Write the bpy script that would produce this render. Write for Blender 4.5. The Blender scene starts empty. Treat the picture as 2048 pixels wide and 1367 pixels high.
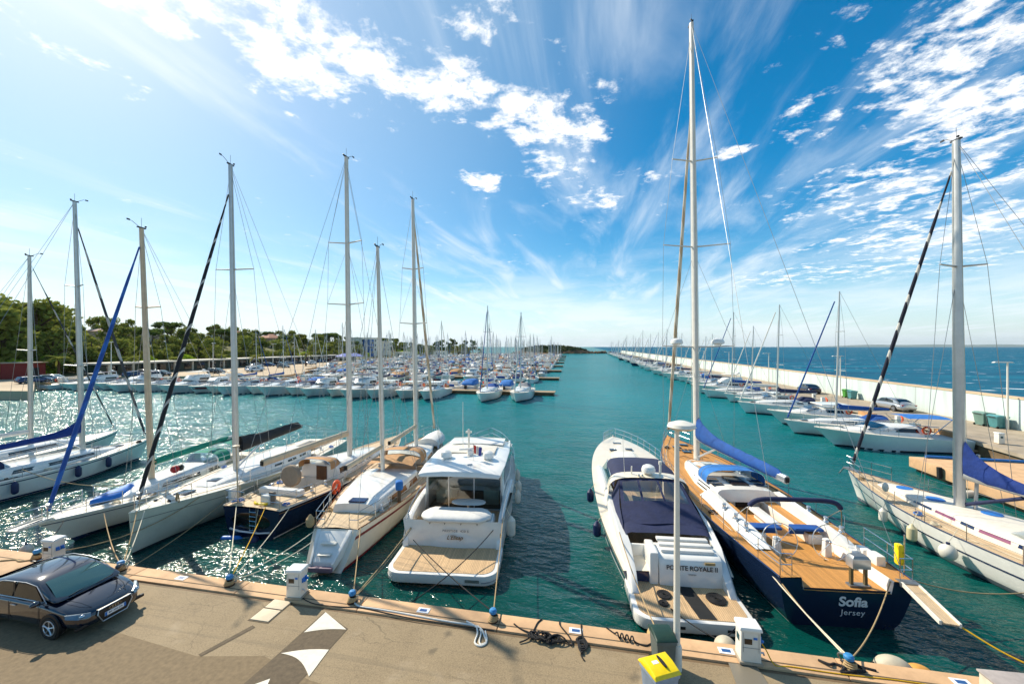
import bpy, bmesh, math, random
from math import sin, cos, pi, radians, sqrt, exp
from mathutils import Vector, Matrix
random.seed(7)
S = bpy.context.scene
COL = S.collection

# ------------------------------------------------------------------ camera
cam = bpy.data.cameras.new('camera'); camo = bpy.data.objects.new('camera', cam); COL.objects.link(camo)
camo.location = (0, 0, 8.4); camo.rotation_euler = (radians(90), 0, radians(11))
cam.sensor_width = 36; cam.lens = 800 / 2048 * 36; cam.shift_y = 9.5 / 2048
cam.clip_start = .1; cam.clip_end = 60000
S.camera = camo
# ------------------------------------------------------------------ light
SUN_EL = radians(41.2); SUN_DIR = Vector((-.885, .465, 0)).normalized()          # towards the sun, in plan
sun_az = math.atan2(SUN_DIR.x, SUN_DIR.y)                                      # clockwise from +Y
sd = bpy.data.lights.new('sun', 'SUN'); so = bpy.data.objects.new('sun', sd); COL.objects.link(so)
sd.energy = 5.0; sd.angle = radians(.5); sd.color = (1, .91, .74)
sv = Vector((SUN_DIR.x * cos(SUN_EL), SUN_DIR.y * cos(SUN_EL), sin(SUN_EL)))
so.rotation_euler = sv.to_track_quat('Z', 'Y').to_euler()
S.view_settings.view_transform = 'Standard'; S.view_settings.look = 'None'
S.view_settings.exposure = .38; S.view_settings.gamma = 1
S.cycles.max_bounces = 8; S.cycles.transparent_max_bounces = 12
S.cycles.caustics_reflective = False; S.cycles.caustics_refractive = False
try:
    S.cycles.use_denoising = True; S.cycles.denoiser = 'OPENIMAGEDENOISE'
except Exception: pass

def lin(h):
    if isinstance(h, str):
        h = h.lstrip('#'); c = [int(h[i:i + 2], 16) / 255 for i in (0, 2, 4)]
        c = [v / 12.92 if v <= .04045 else ((v + .055) / 1.055) ** 2.4 for v in c]
        return (*c, 1)
    return (*h[:3], 1)

class NT:                                   # small node-tree writer
    def __init__(s, nt): s.t = nt; nt.nodes.clear()
    def n(s, typ, ins=None, **kw):
        nd = s.t.nodes.new(typ)
        for k, v in kw.items(): setattr(nd, k, v)
        for k, v in (ins or {}).items(): s.put(nd, k, v)
        return nd
    def put(s, nd, k, v):
        i = nd.inputs[k]
        if isinstance(v, bpy.types.NodeSocket): s.t.links.new(v, i)
        elif isinstance(v, bpy.types.Node): s.t.links.new(v.outputs[0], i)
        else: i.default_value = v
    def m(s, op, a, b=0.0, c=None, clamp=False):
        nd = s.n('ShaderNodeMath', operation=op, use_clamp=clamp); s.put(nd, 0, a); s.put(nd, 1, b)
        if c is not None: s.put(nd, 2, c)
        return nd.outputs[0]
    def vm(s, op, a, b=(0, 0, 0)):
        nd = s.n('ShaderNodeVectorMath', operation=op); s.put(nd, 0, a)
        if op not in ('LENGTH', 'NORMALIZE'): s.put(nd, 1, b)
        return nd.outputs['Value'] if op in ('LENGTH', 'DOT_PRODUCT') else nd.outputs[0]
    def mix(s, f, a, b, blend='MIX'):
        nd = s.n('ShaderNodeMix', data_type='RGBA', blend_type=blend); s.put(nd, 0, f); s.put(nd, 6, a); s.put(nd, 7, b)
        return nd.outputs[2]
    def rng(s, v, a, b, c=0.0, d=1.0, smooth=False):
        nd = s.n('ShaderNodeMapRange', interpolation_type='SMOOTHSTEP' if smooth else 'LINEAR')
        for k, x in zip((0, 1, 2, 3, 4), (v, a, b, c, d)): s.put(nd, k, x)
        return nd.outputs[0]
    def noise(s, vec, scale, detail=4, rough=.55, dist=0.0):
        nd = s.n('ShaderNodeTexNoise', {'Scale': scale, 'Detail': detail, 'Roughness': rough, 'Distortion': dist})
        if vec is not None: s.put(nd, 'Vector', vec)
        return nd.outputs[0]
    def mapping(s, vec, loc=(0, 0, 0), rot=(0, 0, 0), sc=(1, 1, 1), typ='POINT'):
        return s.n('ShaderNodeMapping', {'Vector': vec, 'Location': loc, 'Rotation': rot, 'Scale': sc}, vector_type=typ).outputs[0]

# ------------------------------------------------------------------ sky
W = bpy.data.worlds.new('World'); S.world = W; W.use_nodes = True
w = NT(W.node_tree)
tc = w.n('ShaderNodeTexCoord').outputs['Generated']
sky = w.n('ShaderNodeTexSky', sky_type='NISHITA', sun_disc=False, sun_elevation=SUN_EL, sun_rotation=sun_az, altitude=0, air_density=1.0, dust_density=.6, ozone_density=2.2)
sx = w.n('ShaderNodeSeparateXYZ', {0: tc})
el = w.m('MAXIMUM', sx.outputs[2], 0.0)
skyc = w.n('ShaderNodeHueSaturation', {'Hue': .489, 'Saturation': 1.55, 'Value': 1.07, 'Color': sky.outputs[0]}).outputs[0]
# plane at height 1: perspective of a flat cloud layer
zz = w.m('ADD', el, .045)
px = w.m('DIVIDE', sx.outputs[0], zz); py = w.m('DIVIDE', sx.outputs[1], zz)
P = w.n('ShaderNodeCombineXYZ', {0: px, 1: py}).outputs[0]
def blob(x, y, rx, ry, rot, amp):
    v = w.mapping(P, (x, y, 0), (0, 0, radians(rot)), (rx, ry, 1), 'TEXTURE')
    return w.rng(w.vm('LENGTH', v), .25, 1.0, amp, 0.0, True)
BLOBS = [(-1.12, 0.93, 0.43, 0.18, 40, 0.8), (-0.8, 1.05, 0.33, 0.26, 30, 1), (-0.97, 1.0, 0.3, 0.2, 40, 0.95), (-0.95, 1.22, 0.34, 0.24, 40, 0.85), (-0.66, 1.28, 0.38, 0.21, 60, 1), (-0.48, 1.38, 0.28, 0.26, 90, 1), (-0.2, 1.58, 0.38, 0.31, 10, 1), (-0.05, 1.74, 0.25, 0.21, 60, 0.9), (-0.58, 2.12, 0.28, 0.18, 80, 0.9), (-0.17, 2.02, 0.33, 0.26, 45, 0.8), (0.06, 2.48, 0.33, 0.26, 60, 0.7), (0.3, 2.2, 0.2, 0.16, 0, 0.55), (-0.3, 1.1, 0.2, 0.16, 30, 0.6), (1.1, 1.5, 0.35, 0.47, -35, 0.85), (1.45, 1.85, 0.45, 0.55, -35, 0.9), (1.7, 2.55, 0.88, 0.78, -35, 0.75), (2.5, 3.3, 1.25, 1.04, -35, 0.75), (0.86, 1.76, 0.22, 0.39, -20, 0.55), (0.64, 2.02, 0.12, 0.13, 0, 0.75), (1.2, 1.3, 0.5, 0.26, 0, 0.6), (-0.66, 3.85, 0.25, 0.16, 0, 0.6), (-1.68, 0.92, 0.25, 0.16, 30, 0.45), (2.6, 4.6, 2.0, 1.04, -30, 0.6), (0.78, 1.22, 0.18, 0.26, -20, 0.4)]
acc = None
for b in BLOBS:
    o = blob(*b); acc = o if acc is None else w.m('MAXIMUM', acc, o)
n1 = w.noise(P, 5.5, 10, .62, .35)
n2 = w.noise(w.mapping(P, (3, 7, 1)), 17, 6, .65)
nn = w.m('ADD', w.m('MULTIPLY', n1, 1.15), w.m('MULTIPLY', n2, .58))
dens = w.rng(w.m('ADD', w.m('SUBTRACT', nn, .365), w.m('MULTIPLY', acc, .34)), .655, .93, 0, 1, True)
# thin cirrus streaks running out of the channel's vanishing point
cs = w.noise(w.mapping(P, (0, 0, 5), (0, 0, radians(-8)), (1.5, .32, 1)), 1.5, 7, .58, .7)
cb = w.noise(w.mapping(P, (5, 1, 2)), .55, 2, .5)
cir = w.m('MULTIPLY', w.rng(w.m('ADD', cs, w.m('MULTIPLY', w.m('SUBTRACT', cb, .5), .5)), .43, .78, 0, 1, True), .66)
# bank of low haze-white cloud near the horizon
low = w.m('MULTIPLY', w.rng(w.noise(w.mapping(tc, (0, 0, 0), (0, 0, 0), (1, 1, 6)), 3.2, 7, .6), .45, .66, 0, .6, True), w.rng(el, .03, .30, 1, 0, True))
sunside = w.vm('DOT_PRODUCT', tc, tuple(sv))
glow = w.rng(sunside, .45, 1.0, 0, 1, True)
horiz = w.rng(el, 0.0, .20, 1, 0, True)
veil = w.m('MAXIMUM', w.m('MULTIPLY', glow, .3), w.m('MULTIPLY', horiz, w.rng(sunside, -.6, .8, .45, .8)))
dim = w.rng(sunside, .1, .95, 1.0, .80, True)
skyd = w.vm('SCALE', skyc); skyd.node.inputs['Scale'].default_value = 1; w.put(skyd.node, 'Scale', dim)
c1 = w.mix(veil, skyd, (5.6, 7.2, 8.0, 1))
c2 = w.mix(w.m('MAXIMUM', cir, low), c1, (7.0, 7.5, 7.9, 1))
c3 = w.mix(dens, c2, (8.6, 8.6, 8.5, 1))
bg = w.n('ShaderNodeBackground', {'Color': c3, 'Strength': .115})
w.n('ShaderNodeOutputWorld', {'Surface': bg.outputs[0]})

# ------------------------------------------------------------------ materials
MC = {}
def mat(name, col, rough=.5, metal=0.0, var=.12, vs=6.0, bump=0.0, bs=60.0, coat=0.0, coord='Object', dirt=0.0, spec=.5):
    if name in MC: return MC[name]
    m = bpy.data.materials.new(name); m.use_nodes = True; t = NT(m.node_tree); c = lin(col)
    co = t.n('ShaderNodeTexCoord').outputs[coord]
    base = c
    if var:
        f = t.rng(t.noise(co, vs, 5, .6), .3, .7)
        base = t.mix(f, tuple(v * (1 - var) for v in c[:3]) + (1,), tuple(min(1, v * (1 + var)) for v in c[:3]) + (1,))
    if dirt:
        g = t.rng(t.noise(co, 1.7, 8, .7), .52, .72, 0, dirt)
        base = t.mix(g, base, (c[0] * .42, c[1] * .36, c[2] * .28, 1))
    p = t.n('ShaderNodeBsdfPrincipled', {'Base Color': base, 'Roughness': rough, 'Metallic': metal, 'Coat Weight': coat, 'Coat Roughness': .06, 'Specular IOR Level': spec})
    if bump:
        bn = t.n('ShaderNodeBump', {'Strength': bump, 'Distance': .02, 'Height': t.noise(co, bs, 4, .6)})
        t.put(p, 'Normal', bn.outputs[0])
    t.n('ShaderNodeOutputMaterial', {'Surface': p.outputs[0]})
    MC[name] = m; return m

def teak_mat(name, col, plank=.055, axis=0, dark=.35):
    m = bpy.data.materials.new(name); m.use_nodes = True; t = NT(m.node_tree); c = lin(col)
    co = t.n('ShaderNodeTexCoord').outputs['Object']
    s = t.n('ShaderNodeSeparateXYZ', {0: co}).outputs[axis]
    fr = t.m('FRACT', t.m('DIVIDE', t.m('ADD', s, 50), plank))
    seam = t.m('MULTIPLY', t.m('LESS_THAN', fr, .11), .75)
    pid = t.m('FLOOR', t.m('DIVIDE', t.m('ADD', s, 50), plank))
    wn = t.n('ShaderNodeTexWhiteNoise', noise_dimensions='1D'); t.put(wn, 'W', pid)
    g = t.noise(t.mapping(co, sc=(6, 6, 6) if axis else (14, 2, 6)), 3, 5, .6)
    v = t.m('ADD', t.m('MULTIPLY', wn.outputs[0], .3), t.m('MULTIPLY', g, .7))
    b = t.mix(t.rng(v, .2, .8), tuple(x * .72 for x in c[:3]) + (1,), tuple(min(1, x * 1.2) for x in c[:3]) + (1,))
    b = t.mix(seam, b, (.03, .022, .016, 1))
    p = t.n('ShaderNodeBsdfPrincipled', {'Base Color': b, 'Roughness': .62})
    t.n('ShaderNodeOutputMaterial', {'Surface': p.outputs[0]})
    MC[name] = m; return m

def stripe_mat(name, a, b, scale=1.2, thr=.5):
    m = bpy.data.materials.new(name); m.use_nodes = True; t = NT(m.node_tree)
    co = t.n('ShaderNodeTexCoord').outputs['Object']
    s = t.n('ShaderNodeSeparateXYZ', {0: co})
    ph = t.m('ADD', t.m('MULTIPLY', s.outputs[2], scale), t.m('MULTIPLY', s.outputs[0], scale * 3.2))
    f = t.m('GREATER_THAN', t.m('FRACT', ph), thr)
    p = t.n('ShaderNodeBsdfPrincipled', {'Base Color': t.mix(f, lin(a), lin(b)), 'Roughness': .75})
    t.n('ShaderNodeOutputMaterial', {'Surface': p.outputs[0]})
    MC[name] = m; return m

def glass_mat(name, col=(.55, .75, .72), alpha=.55, rough=.03):
    m = bpy.data.materials.new(name); m.use_nodes = True; t = NT(m.node_tree)
    tr = t.n('ShaderNodeBsdfTransparent', {'Color': (*col, 1)})
    gl = t.n('ShaderNodeBsdfGlossy', {'Color': (.9, .95, 1, 1), 'Roughness': rough})
    fr = t.n('ShaderNodeFresnel', {'IOR': 1.5})
    mx = t.n('ShaderNodeMixShader', {0: t.m('ADD', t.m('MULTIPLY', fr.outputs[0], 1.0), 1 - alpha, clamp=True), 1: tr.outputs[0], 2: gl.outputs[0]})
    t.n('ShaderNodeOutputMaterial', {'Surface': mx.outputs[0]})
    MC[name] = m; return m

WHITE = mat('white_gelcoat', '#e9e6df', .18, var=.05, vs=1.4, coat=.4, dirt=.10)
CREAM = mat('cream_gelcoat', '#e6d9c3', .22, var=.06, vs=2, coat=.3)
GREENISH = mat('pale_sage_gelcoat', '#cfd3c0', .2, var=.07, vs=1.2, coat=.4, dirt=.14)
OFFWHITE = mat('off_white_deck', '#dcd3c4', .5, var=.09, vs=5, bump=.1, dirt=.12)
NONSKID = mat('non_skid_deck', '#cfc2ac', .7, var=.1, vs=8, bump=.25, bs=120)
NAVY = mat('navy_gelcoat', '#1a2b50', .12, var=.08, vs=2, coat=.6)
NAVYDK = mat('dark_navy_gelcoat', '#15253f', .2, var=.08, vs=2, coat=.15)
BLUEC = mat('royal_blue_canvas', '#124a90', .85, var=.2, vs=3, bump=1.0, bs=7)
DEEPBLUEC = mat('deep_blue_canvas', '#14357c', .85, var=.2, vs=3, bump=1.0, bs=6)
NAVYC = mat('navy_canvas', '#20284a', .85, var=.2, vs=3, bump=1.0, bs=6)
BRIGHTBLUE = mat('bright_blue_canvas', '#2a6fb8', .85, var=.2, vs=3, bump=1.0, bs=6)
BLACKC = mat('black_canvas', '#1c1d20', .8, var=.2, vs=3, bump=.5, bs=6)
GREENC = mat('teal_green_canvas', '#12806c', .85, var=.2, vs=3, bump=1.0, bs=6)
TAN = mat('tan_canvas', '#b58a5e', .85, var=.2, vs=3, bump=1.0, bs=6)
WHITEC = mat('white_canvas', '#ddd8cf', .85, var=.08, vs=4, bump=.4, bs=7)
REDP = mat('red_stripe', '#7a1f24', .3, var=.1)
ORANGE = mat('orange_plastic', '#e2521c', .5, var=.1)
YELLOW = mat('yellow_plastic', '#f0cf10', .4, var=.07, vs=9, bump=.06, bs=18)
STEEL = mat('stainless_steel', '#c9ccce', .2, 1.0, var=.05)
ALU = mat('anodised_mast', '#c3c2be', .38, .55, var=.07, vs=3)
WMAST = mat('white_mast_paint', '#d8d3c9', .35, var=.07, vs=3)
BMAST = mat('cream_mast_paint', '#cbb596', .4, var=.1, vs=3)
WIRE = mat('rigging_wire', '#9a9a98', .4, .8, var=0)
BLACK = mat('black_plastic', '#141416', .45, var=.1)
RUBBER = mat('black_rubber', '#1a1a1a', .8, var=.15)
DGLASS = mat('dark_window', '#10161c', .06, var=0, coat=.5)
PLEXI = mat('smoked_hatch', '#222a35', .08, var=0, coat=.5)
CLEAR = glass_mat('clear_vinyl', (.8, .86, .9), .86, .08)
CABGLASS = glass_mat('cabin_glass', (.62, .74, .74), .9)
ANTIF = mat('antifouling', '#161d2c', .7, var=.2)
ROPEW = mat('white_rope', '#d6cbb2', .9, var=.2, vs=30)
ROPET = mat('tan_rope', '#a98f68', .9, var=.25, vs=30)
ROPEB = mat('black_rope', '#1d1c1e', .9, var=.25, vs=30)
ROPEY = mat('yellow_rope', '#d8a614', .9, var=.2, vs=30)
FENDW = mat('white_fender', '#dcd6c8', .4, var=.06, dirt=.25)
FENDN = mat('navy_fender', '#16264f', .5, var=.1)
CUSH = mat('vinyl_cushion', '#d9d6d0', .55, var=.05, bump=.3, bs=5)
VARN = mat('varnished_wood', '#8a5524', .25, var=.3, vs=5, coat=.5)
BROWN = mat('brown_wood', '#5c3a20', .5, var=.25, vs=5)
TEAK = teak_mat('golden_teak', '#c78d48')
TEAKG = teak_mat('weathered_teak', '#cbb08c')
TEAKX = teak_mat('platform_teak', '#caa87e', .06)
NSTRIPE = stripe_mat('navy_white_spiral', '#171b30', '#c9c5bd', .75, .74)
BSTRIPE = stripe_mat('black_white_spiral', '#15161a', '#b8b3aa', .8, .83)
BLSTRIPE = stripe_mat('blue_spiral', '#1c4a94', '#2560ae', .6, .6)
TSTRIPE = stripe_mat('beige_spiral', '#b9a284', '#d6c9b4', .6, .5)
GSTRIPE = stripe_mat('grey_spiral', '#3a3c44', '#b2b0ac', .5, .6)
BLUEP = mat('blue_paint', '#1c6fc0', .45, var=.15)
BOLLB = mat('faded_blue_paint', '#2f7fb8', .6, var=.3, vs=20, dirt=.5)
GALV = mat('galvanised_steel', '#8d8f90', .45, .7, var=.15)
WPAINT = mat('white_painted_metal', '#e2dccf', .4, var=.05, vs=4, dirt=.15)
INK = mat('black_lettering', '#26262a', .5, var=0)
GOLD = mat('gold_lettering', '#7a5b30', .4, .3, var=0)
WHITEP = mat('white_lettering', '#e8e8ea', .4, var=0)
SILVER = mat('silver_metal', '#c4c7ca', .3, .7, var=.05)

# ------------------------------------------------------------------ mesh builder
class MB:
    def __init__(s): s.v = []; s.f = []; s.mi = []; s.mats = []; s.cur = 0
    def use(s, m):
        if m not in s.mats: s.mats.append(m)
        s.cur = s.mats.index(m); return s
    def face(s, *idx): s.f.append(tuple(idx)); s.mi.append(s.cur)
    def vs(s, pts): b = len(s.v); s.v += [tuple(p) for p in pts]; return b
    def poly(s, pts): b = s.vs(pts); s.face(*range(b, b + len(pts))); return s
    def box(s, c, d, rz=0.0, taper=1.0):
        x, y, z = d[0] / 2, d[1] / 2, d[2] / 2; C, Sn = cos(rz), sin(rz); pts = []
        for k in (-1, 1):
            q = taper if k > 0 else 1
            for (a, b) in ((-x, -y), (x, -y), (x, y), (-x, y)):
                a *= q; b *= q
                pts.append((c[0] + a * C - b * Sn, c[1] + a * Sn + b * C, c[2] + k * z))
        b = s.vs(pts)
        for f in ((3, 2, 1, 0), (4, 5, 6, 7), (0, 1, 5, 4), (1, 2, 6, 5), (2, 3, 7, 6), (3, 0, 4, 7)): s.face(*[b + i for i in f])
        return s
    def tube(s, pts, r, n=8, closed=False, cap=True, flat=1.0):
        pts = [Vector(p) for p in pts]; N = len(pts)
        rs = r if isinstance(r, (list, tuple)) else [r] * N
        b0 = len(s.v); prev = None
        for i, p in enumerate(pts):
            a = pts[i - 1] if (i or closed) else p; c = pts[(i + 1) % N] if (i < N - 1 or closed) else p
            d = (c - a)
            d = d.normalized() if d.length > 1e-9 else Vector((0, 0, 1))
            if prev is None:
                u = d.cross(Vector((0, 0, 1)) if abs(d.z) < .95 else Vector((0, 1, 0))).normalized()
            else:
                u = (prev - d * prev.dot(d)); u = u.normalized() if u.length > 1e-6 else d.orthogonal().normalized()
            prev = u; vv = d.cross(u)
            for k in range(n):
                t = 2 * pi * k / n
                s.v.append(tuple(p + u * (cos(t) * rs[i]) + vv * (sin(t) * rs[i] * flat)))
        M = N if closed else N - 1
        for i in range(M):
            for k in range(n):
                a = b0 + i * n + k; b = b0 + i * n + (k + 1) % n; j = (i + 1) % N
                s.face(a, b, b0 + j * n + (k + 1) % n, b0 + j * n + k)
        if cap and not closed:
            s.face(*[b0 + k for k in reversed(range(n))]); s.face(*[b0 + (N - 1) * n + k for k in range(n)])
        return s
    def cyl(s, p0, p1, r0, r1=None, n=12): return s.tube([p0, p1], [r0, r0 if r1 is None else r1], n)
    def lathe(s, prof, n=16, c=(0, 0, 0), axis=2, cap=True):
        b0 = len(s.v)
        for (r, z) in prof:
            for k in range(n):
                t = 2 * pi * k / n; a, b = r * cos(t), r * sin(t)
                q = (a, b, z) if axis == 2 else ((z, a, b) if axis == 0 else (b, z, a))
                s.v.append((c[0] + q[0], c[1] + q[1], c[2] + q[2]))
        for i in range(len(prof) - 1):
            for k in range(n):
                s.face(b0 + i * n + k, b0 + i * n + (k + 1) % n, b0 + (i + 1) * n + (k + 1) % n, b0 + (i + 1) * n + k)
        if cap:
            s.face(*[b0 + k for k in reversed(range(n))]); s.face(*[b0 + (len(prof) - 1) * n + k for k in range(n)])
        return s
    def ball(s, c, r, n=14, m=8):
        r = r if isinstance(r, (tuple, list)) else (r, r, r); b0 = len(s.v)
        for i in range(m + 1):
            ph = -pi / 2 + pi * i / m
            rr = max(cos(ph), .02)
            for k in range(n):
                t = 2 * pi * k / n; s.v.append((c[0] + r[0] * rr * cos(t), c[1] + r[1] * rr * sin(t), c[2] + r[2] * sin(ph)))
        for i in range(m):
            for k in range(n): s.face(b0 + i * n + k, b0 + i * n + (k + 1) % n, b0 + (i + 1) * n + (k + 1) % n, b0 + (i + 1) * n + k)
        s.face(*[b0 + k for k in reversed(range(n))]); s.face(*[b0 + m * n + k for k in range(n)])
        return s
    def loft(s, rings, closed=True, cap0=True, cap1=True):
        n = len(rings[0]); b0 = len(s.v)
        for r in rings: s.v += [tuple(p) for p in r]
        for i in range(len(rings) - 1):
            for k in range(n if closed else n - 1):
                k2 = (k + 1) % n
                s.face(b0 + i * n + k, b0 + i * n + k2, b0 + (i + 1) * n + k2, b0 + (i + 1) * n + k)
        if cap0: s.face(*[b0 + k for k in reversed(range(n))])
        if cap1: s.face(*[b0 + (len(rings) - 1) * n + k for k in range(n)])
        return s
    def prism(s, poly, z0, z1):
        n = len(poly); b = s.vs([(x, y, z0) for x, y in poly] + [(x, y, z1) for x, y in poly])
        s.face(*[b + k for k in reversed(range(n))]); s.face(*[b + n + k for k in range(n)])
        for k in range(n): s.face(b + k, b + (k + 1) % n, b + n + (k + 1) % n, b + n + k)
        return s
    def ring(s, c, R, r, nrm=(0, 0, 1), n=28, m=6, arc=(0, 2 * pi)):
        q = Vector(nrm).to_track_quat('Z', 'Y'); full = abs(arc[1] - arc[0] - 2 * pi) < 1e-6
        N = n if full else n + 1
        pts = [Vector(c) + q @ Vector((R * cos(arc[0] + (arc[1] - arc[0]) * i / n), R * sin(arc[0] + (arc[1] - arc[0]) * i / n), 0)) for i in range(N)]
        return s.tube(pts, r, m, closed=full)
    def add(s, o, m=None):
        b = len(s.v); s.v += o.v
        mp = {}
        if m is not None: s.use(m); cur = s.cur
        for f, i in zip(o.f, o.mi):
            s.f.append(tuple(b + k for k in f))
            if m is None:
                if o.mats:
                    s.use(o.mats[i]); s.mi.append(s.cur)
                else: s.mi.append(s.cur)
            else: s.mi.append(cur)
        return s
    def mesh(s, name, m=None, smooth=32, bevel=0.0, fix=True):
        me = bpy.data.meshes.new(name); me.from_pydata(s.v, [], s.f)
        ms = s.mats if s.mats else [m]
        for x in ms: me.materials.append(x)
        if s.mats: me.polygons.foreach_set('material_index', s.mi)
        if bevel or fix:
            bm = bmesh.new(); bm.from_mesh(me)
            if bevel:
                bmesh.ops.remove_doubles(bm, verts=bm.verts, dist=1e-5)
                ed = [e for e in bm.edges if len(e.link_faces) == 2 and e.calc_face_angle(0) > .6]
                bmesh.ops.bevel(bm, geom=ed, offset=bevel, segments=2, profile=.6, affect='EDGES', clamp_overlap=True)
            bmesh.ops.recalc_face_normals(bm, faces=bm.faces)
            bm.to_mesh(me); bm.free()
        if smooth:
            me.shade_smooth(); me.set_sharp_from_angle(angle=radians(smooth))
        me.update(); return me
    def build(s, name, m=None, parent=None, smooth=32, bevel=0.0, loc=None, label=None, fix=True):
        o = bpy.data.objects.new(name, s.mesh(name, m, smooth, bevel, fix)); COL.objects.link(o)
        if parent is not None: o.parent = parent
        if loc is not None: o.location = loc
        if label: o['label'] = label
        return o

def tag(o, label=None, cat=None, group=None, kind=None):
    if label: o['label'] = label
    if cat: o['category'] = cat
    if group: o['group'] = group
    if kind: o['kind'] = kind
    return o
def thing(name, label, cat, loc=(0, 0, 0), rz=0.0, group=None):
    o = bpy.data.objects.new(name, None); COL.objects.link(o); o.empty_display_size = .2
    o.location = loc; o.rotation_euler = (0, 0, rz); return tag(o, label, cat, group)
def kids(o): return [c for c in bpy.data.objects if c.parent == o]
CH = {}
def copy_tree(o, loc=None, rz=None, label=None, group=None, parent=None, scale=None):
    c = o.copy(); COL.objects.link(c)
    if parent is not None: c.parent = parent
    if loc is not None: c.location = loc
    if rz is not None: c.rotation_euler = (0, 0, rz)
    if scale is not None: c.scale = (scale,) * 3 if not isinstance(scale, tuple) else scale
    if label: c['label'] = label
    if group: c['group'] = group
    if o.name not in CH: CH[o.name] = list(o.children)
    for k in CH[o.name]: copy_tree(k, parent=c)
    return c
def text(name, body, size, m, parent, loc, rot, bold=0.0, shear=0.0, space=1.0, align='CENTER'):
    cu = bpy.data.curves.new(name, 'FONT'); cu.body = body; cu.size = size; cu.align_x = align; cu.align_y = 'CENTER'
    cu.extrude = .002; cu.offset = bold; cu.shear = shear; cu.space_character = space
    cu.materials.append(m)
    tmp = bpy.data.objects.new('tmp_text', cu); COL.objects.link(tmp)
    dg = bpy.context.evaluated_depsgraph_get(); me = bpy.data.meshes.new_from_object(tmp.evaluated_get(dg))
    bpy.data.objects.remove(tmp); bpy.data.curves.remove(cu)
    o = bpy.data.objects.new(name, me); COL.objects.link(o)
    if parent is not None: o.parent = parent
    o.location = loc; o.rotation_euler = rot; return o
def ss(a, b, x):
    t = max(0, min(1, (x - a) / (b - a))); return t * t * (3 - 2 * t)
def lerp(a, b, t): return a + (b - a) * t
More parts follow.
